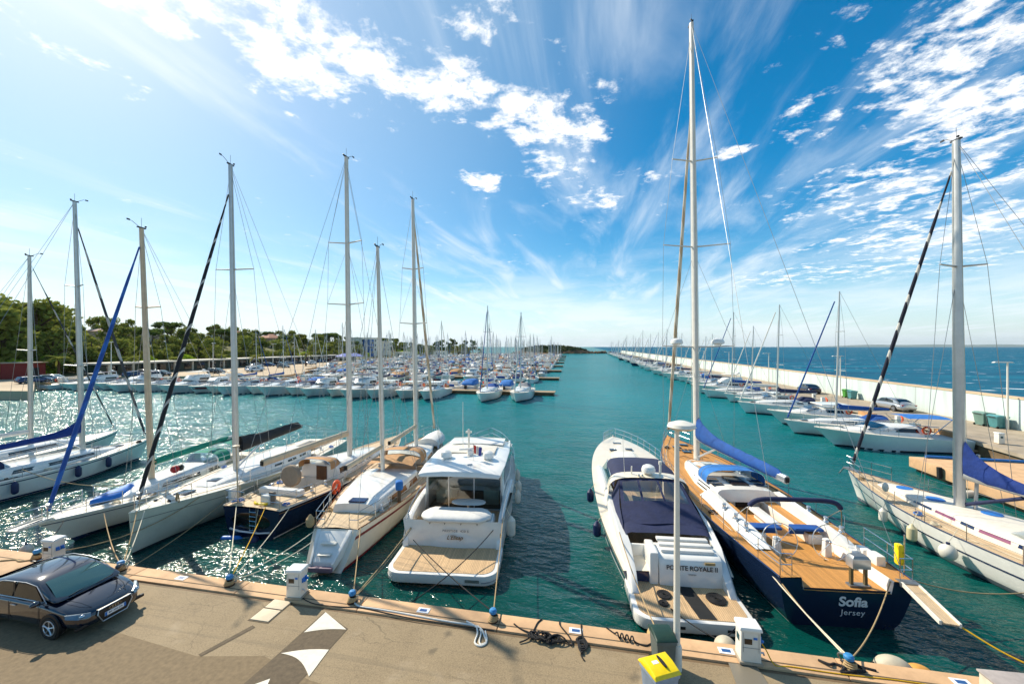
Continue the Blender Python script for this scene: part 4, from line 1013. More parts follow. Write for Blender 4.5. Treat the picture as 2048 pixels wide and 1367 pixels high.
mb.loft(rings, closed=False, cap0=False, cap1=False).build('cockpit_cover', TAN, r, smooth=60)
mz = rig(r, H, (-.35, 5.6, 1.65), w2l(r, (-10.9, 19.2, 13.6)), .105, m=WMAST, spreaders=(), fore=None, back=[(-.7, .4, 1.25), (.7, .4, 1.25)], chain=(5.0, .12), wires=True)
mz.name = 'mizzen_mast'
boom(r, (-.35, 5.45, 3.1), (-.6, 2.0, 3.0), r=.09, m=BMAST)
rig(r, H, (-.1, 10.6, 1.8), w2l(r, (-11.35, 24.4, 18.0)), .125, m=WMAST, spreaders=((.5, .9), (.72, .7)), fore=(0, 14.9, 1.85), furl=TSTRIPE, fr=.085, foref=.97)
boom(r, (-.1, 10.45, 3.2), (-.3, 6.4, 3.05), r=.1, m=BMAST)
pulpit(r, H, 13.0); rails(r, H, (2, 4, 6, 8, 10, 12)); pushpit(r, H, 2.2, gap=.5)
mb = MB()
for sd in (-1, 1): 
    for y in (6.4, 7.6): winch_at(r, (sd * 1.35, y, H.dz(y, 1.3) + .04), 1.2)
hatch(r, H, .0, 9.6, .5, .5, 1.92)
lifebuoy(l2w(r, H.edge(3.4, -1, .42) + Vector((-.06, 0, 0))), r.rotation_euler.z + pi / 2, 'orange horseshoe lifebuoy hung on the left rail of the ketch')
o = thing('outboard_motor', 'outboard motor under a bright blue cover on the ketch right rail', 'outboard', l2w(r, H.edge(2.9, 1, 0) + Vector((-.1, 0, 0))), radians(30))
MB().box((0, 0, .78), (.34, .42, .42)).build('blue_cover', BRIGHTBLUE, o, bevel=.1, smooth=60); MB().box((0, 0, .3), (.16, .2, .66)).build('leg', mat('brown_leg', '#5a4632', .6), o, bevel=.03)
o = thing('tender', 'white inflatable tender lashed upside down on the ketch foredeck', 'dinghy', l2w(r, (.5, 12.6, 1.72)), r.rotation_euler.z)
rings = []
for i in range(13):
    t = i / 12; w_ = .72 * (1 - max(0, (t - .5) / .5) ** 2.5) ** .6 + .03; rings.append([(w_ * cos(pi * k / 8), lerp(-1.4, 1.5, t), .5 * sin(pi * k / 8) ** .8) for k in range(9)])
MB().loft(rings, closed=False).build('hull', CUSH, o, smooth=60)
fender(l2w(r, (-1.0, -.1, 1.5)), 0, 'coil of tan rope bundled on the ketch stern rail', ROPET, .16, .45)
clutter(r, H, 6, .5, 13.5, n=15)
KETCH = r

# --- white motor yacht with the hardtop
H = Hull(13.6, 4.25, (1.5, 1.62, 2.05), tr=.93, p=2.6, q=.8, rake=1.9, wl=.9, tm=.3, e=1.1, ent=.95)
r = thing('motor_yacht', 'white hardtop motor yacht stern-to with teak swim platform', 'motor yacht', (-5.15, 13.2, 0), radians(6.2), 'yachts moored along the quay')
H.L = 11.8
def shift(H, dy):
    return None
hb_root = bpy.data.objects.new('hull_body', None)
bpy.data.objects.remove(hb_root)
OFF = 1.95                                     # the hull proper starts ahead of the swim platform
mb = H.shell(MB()); mb.v = [(x, y + OFF, z) for x, y, z in mb.v]; hu = mb.build('hull', WHITE, r, smooth=40)
for nm, za, zb, mm in (('boot_stripe', .02, .16, BLACK), ('rub_rail', lambda h: h - .42, lambda h: h - .34, mat('grey_rubber', '#8e9092', .6)), ('hull_window_band', lambda h: h * .5, lambda h: h * .5 + .05, SILVER)):
    mb = H.strip(MB(), za, zb); mb.v = [(x, y + OFF, z) for x, y, z in mb.v]; mb.build(nm, mm, hu, smooth=60)
mb = H.deck(MB(), t0=.26); mb.v = [(x, y + OFF, z) for x, y, z in mb.v]; mb.build('deck', OFFWHITE, r, smooth=50)
def rounded(w, y0, y1, rr, n=6):
    o = []
    for cx, cy, a0 in ((w - rr, y0 + rr, -pi / 2), (w, y1, 0), (-w, y1, pi / 2), (-w + rr, y0 + rr, pi)):
        if cy == y1: o.append((cx, cy)); continue
        for i in range(n + 1): a = a0 + (pi / 2) * i / n; o.append((cx + rr * cos(a), cy + rr * sin(a)))
    return o
plat = rounded(2.02, 0, 2.1, .55)
pl = MB().prism(plat, .12, .46).build('swim_platform', WHITE, r, bevel=.05, smooth=50)
MB().prism(rounded(1.86, .14, 2.06, .45), .458, .474).build('teak_planking', TEAKX, pl)
MB().prism(rounded(1.9, .25, 2.1, .5), -.2, .12).build('platform_chine', CREAM, pl)
mb = MB(); mb.tube([(x, y, .24) for x, y in plat[:-2] if y < 2], .02, 6); MB().box((1.15, -.004, .28), (.5, .02, .1)).build('platform_hatch', GALV, pl)
mb.build('platform_rub_rail', GALV, pl)
# transom block with the name, steps on the left, bulwarks
rings = []
for z, y, w0, w1 in ((.47, 1.85, -1.25, 1.62), (.9, 1.92, -1.25, 1.62), (1.32, 2.0, -1.22, 1.6), (1.42, 2.1, -1.15, 1.55)):
    rings.append([(lerp(w0, w1, k / 8), y + .16 * (2 * k / 8 - 1) ** 2, z) for k in range(9)] + [(w1, 3.0, z), (w0, 3.0, z)])
tr_ = MB().loft(rings).build('transom_block', WHITE, r, smooth=50, bevel=.02)
text('model_lettering', 'PRESTIGE  420 S', .12, mat('grey_lettering', '#6d7076', .4, var=0), tr_, (.15, 1.86, 1.13), (radians(82), 0, 0), bold=.002, space=1.25)
text('name_lettering', "L'Elisap", .22, GOLD, tr_, (.12, 1.835, .88), (radians(82), 0, 0), shear=.35, bold=.003)
MB().box((.2, 1.97, 1.32), (2.7, .03, .12)).build('locker_lip', mat('tan_lip', '#b08d5f', .6), tr_)  # plain tan strip across the top of the transom block
cu = MB(); rings = []
for k in range(15):
    x = lerp(-1.32, 1.5, k / 14); e = min(1, 6 * min(k / 14, 1 - k / 14) + .35)
    rings.append([(x, 2.36 + .62 * e * cos(a) * (abs(cos(a)) ** -.35 if abs(cos(a)) > .01 else 0), 1.56 + .17 * e * sin(a) + .01 * sin(k * 3.1)) for a in [2 * pi * j / 14 for j in range(14)]])
cu.loft(rings).build('sunpad_cover', CUSH, r, smooth=60)
mb = MB()
for x in (-.9, -.3, .35, 1.0): mb.tube([(x - .03, 1.95, 1.44), (x, 1.9, 1.36), (x + .03, 1.95, 1.44)], .012, 5)
mb.build('cover_tie', BLACK, r)
sm = MB().use(WHITE)
for k, (y, z) in enumerate(((2.05, .68), (2.4, .9), (2.8, 1.06))): sm.use(WHITE).box((-1.56, y + .2, z / 2 + .15), (.64, .42, z - .3)); sm.use(TEAKX).box((-1.56, y + .18, z + .012), (.56, .34, .024))
sm.build('boarding_step', parent=r)
for sd in (-1, 1):
    rings = []
    for y, z0, z1 in ((1.85, .3, .62), (2.15, .3, 1.1), (2.6, .3, 1.42), (3.6, .3, 1.62), (5.0, .3, 1.72), (6.2, .3, 1.78)):
        x = 1.97 + .06 * (y - 1.9) / 4; rings.append([(sd * x, y, z0), (sd * (x + .02), y, z1), (sd * (x - .08), y, z1 + .05), (sd * (x - .2), y, z1), (sd * (x - .24), y, z0)])
    MB().loft(rings).build('bulwark', WHITE, r, smooth=50)
    MB().tube([(sd * 1.92, 1.95, .9), (sd * 1.92, 2.0, 1.35), (sd * 1.95, 2.6, 1.72), (sd * 1.98, 4.2, 2.02)], .022, 6).build('bulwark_handrail', STEEL, r)
MB().prism([(-1.9, 2.9), (1.9, 2.9), (1.95, 4.4), (-1.95, 4.4)], .85, .95).build('cockpit_sole', TEAKX, r)
tb = thing('cockpit_table', 'white oval table in the cockpit of the white motor yacht', 'table', l2w(r, (.35, 3.55, .95)), radians(6.2))
MB().prism([(.75 * cos(a) * (abs(cos(a)) + .02) ** -.3, .33 * sin(a)) for a in [2 * pi * k / 24 for k in range(24)]], .66, .71).build('tabletop', CUSH, tb, bevel=.01); MB().cyl((0, 0, 0), (0, 0, .68), .06).build('leg', STEEL, tb)
# saloon: sides, glass doors, interior
for sd in (-1, 1):
    # side wall with a swept window
    sh_ = [(4.3, 1.0), (4.3, 2.98), (9.3, 3.0), (10.9, 2.35), (11.6, 1.95), (8.0, 1.6)]
    x0 = 1.86
    rings = [[(sd * (x0 - .0 - .16 * (z - 1) / 2 - .30 * max(0, y - 9) / 2.6), y, z) for y, z in sh_], [(sd * (x0 - .08 - .16 * (z - 1) / 2 - .30 * max(0, y - 9) / 2.6), y, z) for y, z in sh_]]
    sw = MB().loft(rings).build('saloon_side', WHITE, r, smooth=0)
    wn = [(4.9, 1.95), (5.1, 2.35), (5.9, 2.74), (8.9, 2.8), (10.4, 2.25), (10.9, 2.0), (7.2, 1.86)]
    MB().poly([(sd * (x0 + .012 - .16 * (z - 1) / 2 - .30 * max(0, y - 9) / 2.6), y, z) for y, z in wn]).build('saloon_window', DGLASS, sw)
rings = []
for y, z, hw in ((3.15, 2.98, 1.72), (3.2, 3.06, 1.78), (4.4, 3.13, 1.86), (6.5, 3.19, 1.86), (8.6, 3.16, 1.74), (9.3, 3.06, 1.62)):
    rings.append([(x * hw, y, z - .13 * abs(x) ** 3) for x in (-1, -.8, -.4, 0, .4, .8, 1)] + [(x * hw, y, z - .14 - .05 * abs(x) ** 3) for x in (1, .4, -.4, -1)])
rf = MB().loft(rings).build('hardtop', WHITE, r, smooth=50, bevel=.015)
rings = []
for y, z in ((7.35, 3.205), (7.55, 3.27), (8.7, 3.25), (8.95, 3.16)): rings.append([(x, y + .25 * (1 - (x / 1.5) ** 2), z) for x in (-1.45, -.7, 0, .7, 1.45)])
MB().loft(rings, closed=False, cap0=False, cap1=False).build('roof_spoiler', WHITE, rf, smooth=60)
MB().prism([(-1.2, 5.7), (1.2, 5.7), (1.2, 7.1), (-1.2, 7.1)], 3.17, 3.225).build('sunroof', OFFWHITE, rf, bevel=.02)
def dome(p, rr, lb):
    o = thing('radar_dome', lb, 'radome', p, 0); MB().lathe([(.02, 0), (rr * .5, 0), (rr * .6, .05), (rr, .09), (rr * 1.02, .2), (rr * .85, .32), (rr * .45, .39), (.02, .41)], 18).build('dome', WHITE, o); return o
dome(l2w(r, (-1.0, 5.0, 3.1)), .26, 'left small satellite dome on the white hardtop')
dome(l2w(r, (1.0, 5.0, 3.1)), .26, 'right small satellite dome on the white hardtop')
o = thing('open_array_radar', 'white radar scanner between the domes on the white hardtop', 'radar', l2w(r, (.05, 5.5, 3.17)), radians(30))
MB().lathe([(.16, 0), (.14, .2), (.1, .24)], 14).build('pedestal', WHITE, o); MB().box((0, 0, .29), (1.1, .12, .1)).build('scanner', WHITE, o, bevel=.03)
mb = MB(); mb.tube([(-.15, 6.2, 3.2), (-.15, 6.15, 4.1)], .05, 8); mb.box((-.15, 6.15, 4.12), (.3, .12, .08)); mb.tube([(-.45, 6.2, 3.2), (-.5, 6.4, 5.6)], .014, 5); mb.ball((-.15, 6.15, 4.22), .07, 8, 6); mb.build('antenna_mast', WPAINT, rf)
MB().tube([(.2, 4.0, 3.12), (.42, 4.05, 3.14)], .03, 8).build('horn', SILVER, rf)
o = thing('ensign', 'red and violet flag flying above the white hardtop', 'flag', l2w(r, (.35, 4.7, 3.12)), 0)
MB().cyl((0, 0, 0), (0, 0, .75), .012, n=6).build('flagstaff', STEEL, o)
fl = MB(); cols = (mat('flag_red', '#c8261f', .8), mat('flag_white', '#dcd5d0', .8), mat('flag_violet', '#3a3c86', .8))
for j in range(3):
    fl.use(cols[j]); fl.loft([[(.02 + .13 * j + .13 * q, .06 * sin(5 * (j + q)), .72 - .04 * (j + q)), (.02 + .11 * j + .11 * q, .06 * sin(5 * (j + q)) + .03, .34 - .05 * (j + q))] for q in (0, .5, 1)], closed=False, cap0=False, cap1=False)
fl.build('cloth', parent=o, smooth=60)
gd = MB().poly([(-1.74, 4.36, .98), (1.74, 4.36, .98), (1.66, 4.36, 2.92), (-1.66, 4.36, 2.92)]).build('saloon_glass_door', CABGLASS, r)
mb = MB()
for x in (-1.7, -.72, .45, 1.68): mb.box((x, 4.34, 1.95), (.055, .05, 1.95))
mb.box((0, 4.34, 1.0), (3.45, .05, .07)); mb.box((0, 4.34, 2.92), (3.4, .05, .07)); mb.build('door_frame', SILVER, gd)
mb = MB().prism([(-1.75, 4.45), (1.75, 4.45), (1.65, 9.0), (-1.65, 9.0)], .8, .93); mb.build('saloon_floor', BROWN, r)
mb = MB(); mb.box((-1.15, 6.4, 1.3), (.75, 2.6, .7)); mb.box((1.15, 6.0, 1.3), (.75, 2.0, .7)); mb.box((1.25, 7.8, 1.5), (.6, .9, 1.1)); mb.build('saloon_furniture', mat('saloon_cream', '#cfc4ae', .6), r, bevel=.06)
mb = MB(); mb.poly([(-1.6, 9.25, 2.98), (1.6, 9.25, 2.98), (1.35, 11.55, 1.98), (-1.35, 11.55, 1.98)]); mb.build('windscreen', DGLASS, r)
rings = [[(x, y, z) for x in (-1.5, -.8, 0, .8, 1.5)] for y, z in ((11.0, 1.7), (11.6, 2.0), (12.4, 2.0), (13.0, 1.9))]
MB().loft(rings, closed=False, cap0=False, cap1=False).build('foredeck_sunpad', CUSH, r, smooth=60)
mb = MB()
for q in (.75, .4):
    pts = []
    for sd, seq in ((-1, range(0, 9)), (1, range(8, -1, -1))):
        for k in seq:
            y = lerp(5.6, 11.75, k / 8); e = H.edge(y, sd, q, .07); pts.append(e + Vector((0, OFF, 0)))
    mb.tube(pts, .018, 6)
mb.build('bow_rail', STEEL, r)
mb = MB()
for sd in (-1, 1):
    for k in range(7): y = lerp(5.6, 11.6, k / 6); e = H.edge(y, sd, 0, .07) + Vector((0, OFF, 0)); mb.cyl(e, e + Vector((0, 0, .75)), .015, n=6)
mb.build('bow_rail_post', STEEL, r)
for i, y in enumerate((3.2, 6.3, 7.6, 9.3)):
    e = H.edge(y - OFF, 1, -.75) + Vector((.17, OFF, 0)); fender(l2w(r, e), 0, ('lowest and nearest', 'second', 'third', 'farthest')[i] + ' white fender hanging along the right side of the hardtop motor yacht', FENDW, (.15 if i else .18), (.62 if i else .8), 'fenders along the hardtop motor yacht', top=l2w(r, H.edge(y - OFF, 1, .1, .08) + Vector((0, OFF, 0))))
ELOISA = r

# --- open sport cruiser under navy canvas
H = Hull(15.4, 4.4, (.78, 1.5, 1.95), tr=.80, p=2.7, q=.8, rake=2.2, wl=.86, tm=.3, e=1.1, ent=.95)
r = thing('sport_cruiser', 'cream sport cruiser with navy hull sides and navy canvas cockpit tent', 'motor yacht', (3.05, 12.35, 0), radians(4.6), 'yachts moored along the quay')
OFF = 1.9
def hs(mb): mb.v = [(x, y + OFF, z) for x, y, z in mb.v]; return mb
hu = hs(H.shell(MB())).build('hull', NAVY, r, smooth=40)
hs(H.strip(MB(), lambda h: h * .66, lambda h: h * 1.0)).build('topside_band', CREAM, hu, smooth=60)
hs(H.strip(MB(), lambda h: h * .62, lambda h: h * .66, off=.015)).build('rub_rail', SILVER, hu, smooth=60)
hs(H.strip(MB(), .02, .12)).build('boot_stripe', WHITEP, hu, smooth=60)
hs(H.deck(MB(), [(1.0, 8.4, 1.45)], cw=1.45)).build('deck', CREAM, r, smooth=50)
hs(MB().poly([(0, 0, 0), (0, 0, 0), (0, 0, 0)]))
a, b = MB(), MB(); H.well(a, b, 1.0, 8.4, 1.45, .75); ck = hs(a).build('cockpit', CREAM, r); hs(b).build('cockpit_sole', TEAKX, ck)
plat = rounded(1.72, 0, 2.1, .5)
pl = MB().prism(plat, .1, .44).build('swim_platform', WHITE, r, bevel=.06, smooth=50)
MB().prism(rounded(1.56, .14, 2.06, .4), .438, .456).build('teak_planking', TEAKX, pl)
MB().prism([(.12, .16), (.62, .16), (.35, 1.85), (-.12, 1.85)], .455, .466).build('black_tread_mat', RUBBER, pl)
mb = MB(); mb.box((-.5, .0, .26), (.34, .02, .08)); mb.box((1.0, .0, .26), (.34, .02, .08)); mb.build('platform_vent', BLACK, pl)
def coil(p, R, lb, m=ROPEB):
    o = thing('rope_coil', lb, 'rope', p, 0); mb = MB()
    pts = [(lerp(.05, R, i / 120) * cos(i * .36), lerp(.05, R, i / 120) * sin(i * .36), .02 + .004 * sin(i)) for i in range(121)]
    mb.tube(pts, .019, 5).build('coil', m, o); return o
coil(l2w(r, (-.62, 1.2, .47)), .23, 'black flat rope coil on the left of the navy-tent cruiser platform'); coil(l2w(r, (.95, 1.15, .47)), .31, 'large black flat rope coil on the right of the navy-tent cruiser platform')
coil(l2w(r, (-.75, .75, .47)), .15, 'small black rope tangle near the left edge of the cruiser platform')
rings = []
for z, y in ((.45, 1.72), (.9, 1.76), (1.26, 1.86), (1.34, 1.98)): rings.append([(lerp(-.62, 1.42, k / 6), y + .05 * (2 * k / 6 - 1) ** 2, z) for k in range(7)] + [(1.42, 2.9, z), (-.62, 2.9, z)])
tb = MB().loft(rings).build('transom_block', WHITE, r, smooth=50, bevel=.03)
text('name_lettering', 'POINTE ROYALE II', .2, INK, tb, (.42, 1.765, 1.05), (radians(84), 0, 0), bold=.004)
text('port_lettering', 'TOULON', .06, INK, tb, (.42, 1.74, .86), (radians(84), 0, 0))
MB().box((1.0, 1.80, 1.22), (.32, .05, .08)).build('transom_vent', mat('tan_vent', '#97845a', .5), tb)
MB().box((-.78, 2.3, .85), (.3, 1.0, 1.3)).build('gate_post', WHITE, r, bevel=.08)
MB().box((-1.16, 2.75, .95), (.62, .1, .75)).build('transom_gate', WHITE, r, bevel=.03)
mb = MB()
for k in range(3): mb.box((.4, 2.25 + .3 * k, 1.40 + .05 * k), (1.75, .22, .1))
mb.build('seat_slat', CUSH, r, bevel=.03)
for sd in (-1, 1):
    rings = []
    for y, z, w_ in ((1.2, .48, .2), (1.7, .85, .24), (2.6, 1.36, .3), (4.0, 1.62, .32), (6.4, 1.80, .34), (9.8, 1.86, .3), (10.6, 1.8, .2)):
        x = 1.6 + .2 * ss(1, 4, y); rings.append([(sd * (x + .02), y, .3 + .3 * (y > 2)), (sd * (x + .03), y, z * .92), (sd * (x - .04), y, z + .03), (sd * (x - w_), y, z), (sd * (x - w_), y, .3 + .3 * (y > 2))])
    MB().loft(rings).build('side_coaming', WHITE, r, smooth=55)
# navy tent: side curtains, aft curtain with windows
def tent(yz, m, name, par, win=()):
    rings = []
    for (y, z, w_, zb) in yz:
        ring = []
        for k in range(13):
            a = pi * k / 12; c = cos(a); ring.append((w_ * (abs(c) ** .42) * (1 if c > 0 else -1), y + .03 * sin(k * 2.3), zb + (z - zb) * (sin(a) ** .5)))
        rings.append(ring)
    return MB().loft(rings, closed=False, cap0=False, cap1=False).build(name, m, par, smooth=60)
tn = tent([(3.1, 1.58, 1.50, 1.44), (3.5, 1.66, 1.58, 1.45), (4.6, 1.9, 1.62, 1.5)], NAVYC, 'cockpit_tent', r)
# sloping aft curtain from the arch down to the seat backs, with three clear panels
def acurt(u, v): return (u * lerp(1.52, 1.30, v), lerp(3.6, 6.1, v) + .10 * sin(u * 5) * (1 - v) * .6, lerp(1.62, 2.55, v) + .10 * (1 - u * u))
mb = MB(); mb.loft([[acurt(lerp(-1, 1, k / 16), v) for k in range(17)] for v in (0, .18, .36, .46)], closed=False, cap0=False, cap1=False)
mb.loft([[acurt(lerp(-1, 1, k / 16), v) for k in range(17)] for v in (.92, 1.0)], closed=False, cap0=False, cap1=False)
for a0, a1 in ((-1, -.9), (-.42, -.35), (.2, .27), (.9, 1)): mb.loft([[acurt(lerp(a0, a1, k / 2), v) for k in range(3)] for v in (.46, .7, .92)], closed=False, cap0=False, cap1=False)
at_ = mb.build('aft_curtain', NAVYC, r, smooth=60)
mb = MB()
for a0, a1 in ((-.9, -.42), (-.35, .2), (.27, .9)): mb.loft([[acurt(lerp(a0, a1, k / 4), v) for k in range(5)] for v in (.46, .7, .92)], closed=False, cap0=False, cap1=False)
mb.build('curtain_window', CLEAR, at_, smooth=60)
for sd in (-1, 1):
    MB().loft([[(sd * 1.55, 3.3, 1.56), (sd * 1.52, 3.6, 1.66)], [(sd * 1.66, 4.6, 1.66), (sd * 1.5, 4.6, 2.0)], [(sd * 1.66, 5.6, 1.7), (sd * 1.36, 5.6, 2.38)], [(sd * 1.66, 6.1, 1.72), (sd * 1.32, 6.1, 2.56)]], closed=False, cap0=False, cap1=False).build('side_curtain', NAVYC, r, smooth=60)
# radar arch
rings = []
for k in range(17):
    a = pi * k / 16; x = 1.74 * (abs(cos(a)) ** .5) * (1 if cos(a) > 0 else -1); z = 1.75 + .92 * sin(a) ** .55; dy = -.9 * (1 - sin(a) ** .6)
    rings.append([(x, 6.0 + dy * -.3, z), (x, 6.45, z + .05), (x, 6.9 + dy * .3, z - .02), (x * .96, 6.45, z - .1)])
ar = MB().loft(rings).build('radar_arch', CREAM, r, smooth=55)
dome(l2w(r, (.05, 6.45, 2.72)), .3, 'cream radome on the arch of the navy-tent cruiser')
mb = MB(); mb.tube([(-.7, 6.4, 2.7), (-.7, 6.35, 3.05)], .03, 6); mb.tube([(.55, 6.4, 2.7), (.55, 6.4, 3.2)], .05, 8); mb.box((.55, 6.4, 3.22), (.12, .12, .14)); mb.tube([(-.45, 6.3, 2.7), (-.45, 6.0, 2.78)], .045, 8); mb.tube([(-.3, 6.3, 2.7), (-.3, 6.0, 2.78)], .04, 8)
mb.tube([(-1.0, 6.4, 2.64), (-1.05, 6.6, 4.3)], .01, 5); mb.build('arch_lights', WPAINT, ar)
tent([(6.7, 2.62, 1.42, 1.95), (7.6, 2.74, 1.5, 2.0), (9.2, 2.68, 1.46, 2.0), (9.9, 2.45, 1.35, 1.95)], NAVYC, 'forward_bimini', r)
rings = []
for y, z, hw in ((9.7, 2.4, 1.36), (10.5, 2.12, 1.25), (11.4, 1.86, .9)): rings.append([(x * hw, y + .5 * (1 - x * x), z - .05 * x * x) for x in (-1, -.5, 0, .5, 1)])
MB().loft(rings, closed=False, cap0=False, cap1=False).build('windscreen', CABGLASS, r, smooth=60)
for sd in (-1, 1):
    ws = MB().poly([(sd * 1.36, 9.7, 2.36), (sd * 1.5, 7.2, 2.3), (sd * 1.68, 6.9, 1.82), (sd * 1.64, 9.9, 1.86)]).build('side_window', CABGLASS, r); MB().tube([(sd * 1.36, 9.7, 2.38), (sd * 1.5, 7.2, 2.32)], .03, 6).build('window_frame', SILVER, ws)
hs(trunk(MB(), [(9.0, 1.15, .2, 1.62), (11.0, .95, .2, 1.72), (13.2, .4, .06, 1.86)], .3)).build('foredeck_cabin', CREAM, r, smooth=45)
for x, y, w_ in ((-.55, 12.2, .42), (.45, 12.4, .42), (-.05, 13.9, .5)): MB().box((x, y + 1.3, 1.98), (w_, .34, .05)).build('deck_hatch', PLEXI, r, bevel=.01)
MB().box((0, 12.4, 1.95), (1.1, 1.5, .05)).build('foredeck_sunpad', CUSH, r, bevel=.02)
for nm, sds in (('left_bow_rail', (-1,)), ('right_bow_rail', (1,))):
    for sd in sds:
        mb = MB(); y0 = 9.0 if sd > 0 else 13.6
        for q in (.62, .32): mb.tube([H.edge(lerp(y0, 15.3, k / 8), sd, q * (1 if 0 < k else .1), .1) + Vector((0, OFF, 0)) for k in range(9)], .016, 6)
        for k in range(1, 9): e = H.edge(lerp(y0, 15.2, k / 8), sd, 0, .1) + Vector((0, OFF, 0)); mb.cyl(e, e + Vector((0, 0, .62)), .013, n=6)
        mb.build('bow_rail', STEEL, r)
MB().tube([(0, 17.0, 2.0), (0, 17.5, 1.98)], .06, 6).build('anchor_roller', GALV, r)
for i, y in enumerate((5.2, 8.2)):
    e = H.edge(y - OFF, -1, -.55) + Vector((-.16, OFF, 0)); fender(l2w(r, e), 0, ('nearer', 'farther')[i] + ' navy fender on the left side of the navy-tent cruiser', FENDN, .17, .62, 'fenders on the navy-tent cruiser', top=l2w(r, H.edge(y - OFF, -1, .1, .08) + Vector((0, OFF, 0))))
POINTE = r
# --- large navy sloop with golden teak decks
H = Hull(17.7, 4.85, (1.52, 1.5, 1.85), tr=.77, p=2.0, q=.98, rake=.25, srake=.22, wl=.74, tm=.42, ent=.9, e=.5); H.notch = (1.26, 1.24)
r, hu = yacht('large navy sailing yacht with golden teak deck, twin wheels and royal blue boom cover', 'sailing yacht', (7.45, 13.45, 0), 6, H, NAVYDK, TEAK, holes=[(0, 6.3, 1.28)], cw=1.28, boot=WHITEP, boot_z=(.05, .12), toem=NAVY)
a, b = MB(), MB(); H.well(a, b, 0, 6.3, 1.28, 1.18, aft=False); ck = a.build('cockpit', WHITE, r); b.build('cockpit_sole', TEAK, ck)
# the open stern: cut-down centre of the transom is a teak step
text('name_lettering', 'Sofia', .42, WHITEP, hu, (.22, .22 * (1 - .84 / 1.52) - .02, .84), (radians(98.2), 0, 0), bold=.014)
text('port_lettering', 'Jersey', .25, WHITEP, hu, (.24, .22 * (1 - .5 / 1.52) - .022, .5), (radians(98.2), 0, 0), bold=.0, space=1.1)
# coachroof with teak top
st = [(6.0, 1.35, .52, 1.5), (8.2, 1.45, .5, 1.5), (10.6, 1.15, .34, 1.55), (12.0, .7, .06, 1.6)]
cr = trunk(MB(), st, .22, .45).build('coachroof', WHITE, r, smooth=45); trunk_window(MB(), st, 6.6, 10.0, .3, .7, inset=.22).build('cabin_window', DGLASS, cr)
MB().poly([(-.8, 8.6, 2.062), (.8, 8.6, 2.062), (.6, 11.3, 1.84), (-.6, 11.3, 1.84)]).build('teak_panel', TEAK, cr)
MB().poly([(-.25, 8.9, 2.072), (.25, 8.9, 2.072), (.22, 10.8, 1.915), (-.22, 10.8, 1.915)]).build('skylight', PLEXI, cr)
mb = MB()
for x in (-.95, .95): mb.box((x, 7.3, 2.04), (.5, .36, .05)); mb.box((x, 6.7, 2.04), (.5, .36, .05))
mb.build('deck_hatch', PLEXI, cr, bevel=.01)
MB().box((0, 7.1, 2.09), (.72, 1.2, .1)).build('sliding_hatch', mat('smoked_brown', '#2c2420', .1), cr, bevel=.02)
MB().box((0, 6.28, 1.56), (.66, .06, .92)).build('companionway', mat('dark_opening', '#1a1310', .6), cr)
mb = MB()
for sd in (-1, 1): mb.tube([(sd * .95, 8.7, 2.03), (sd * .95, 8.7, 2.12), (sd * .75, 11.2, 1.9), (sd * .75, 11.2, 1.8)], .018, 6)
mb.build('grab_rail', STEEL, cr)
sprayhood(r, 7.0, 8.9, 1.32, 1.98, .62, BRIGHTBLUE)
# cockpit: benches with teak tops, twin tables/cushions, coamings
for sd in (-1, 1):
    MB().box((sd * .98, 4.6, 1.32), (.5, 3.3, .4)).build('bench', WHITE, ck, bevel=.03); MB().box((sd * .98, 4.6, 1.532), (.44, 3.2, .02)).build('bench_top', TEAK, ck)
    rings = []
    for y, z in ((1.6, .03), (2.2, .26), (4.2, .34), (6.2, .4), (6.6, .2)): zd = H.dz(y, 1.4); rings.append([(sd * 1.29, y, zd - .1), (sd * 1.29, y, zd + z), (sd * 1.5, y, zd + z + .02), (sd * 1.78, y, zd + .02)])
    MB().loft(rings, closed=False, cap0=False, cap1=False).build('coaming', WHITE, r, smooth=50)
    MB().box((sd * .72, 3.05, 1.72), (1.0, .4, .10)).build('blue_cushion', BLUEC, ck, bevel=.05)
    MB().box((sd * .72, 3.25, 1.58), (1.0, .08, .36)).build('blue_backrest', BLUEC, ck, bevel=.03)
    wheel(r, (sd * .82, 1.95, 1.72), .58, (0, 1, -.18), ped=1.16)
    mb = MB()
    for y in (2.6, 3.4, 4.4): winch_at(r, (sd * 1.62, y, H.dz(y, 1.5) + .3), 1.25)
tb = MB().box((0, 4.6, 1.5), (.5, 1.7, .06)).build('cockpit_table', WHITE, ck, bevel=.02); MB().box((0, 4.6, 1.24), (.14, 1.2, .5)).build('table_leg', WHITE, tb)
# bimini folded into one navy arch
pts = []
for k in range(25):
    a = pi * k / 24; pts.append((1.62 * (abs(cos(a)) ** .35) * (1 if cos(a) > 0 else -1), 2.6 - .15 * sin(a), 1.62 + 1.35 * sin(a) ** .35))
bi = MB().tube([p for p in pts if p[2] > 2.6], .085, 8).build('folded_bimini', NAVYC, r, smooth=60)
MB().tube(pts, .022, 6).build('bimini_frame', STEEL, bi)
mb = MB(); 
for sd in (-1, 1): mb.tube([(sd * 1.6, 2.6, 2.6), (sd * 1.62, 3.8, 1.65)], .014, 5)
mb.build('bimini_brace', STEEL, bi)
rig(r, H, (0, 11.9, 1.68), w2l(r, (5.75, 24.6, 27.0)), .165, m=WMAST, spreaders=((.265, 2.0), (.495, 1.85), (.69, 1.25)), fore=(0, 17.45, 1.95), foref=.85, furl=TSTRIPE, fr=.10, back=[(-1.7, .2, 1.6), (1.7, .2, 1.6)], sweep=-.22)
boom(r, (0, 11.65, 3.05), (1.15, 5.0, 2.85), r=.14, m=SILVER, cover=BLUEC, cr=.42, lead=1.25)
MB().tube([(0, 11.8, 1.9), (.35, 9.8, 2.95)], .06).build('boom_vang', SILVER, r)
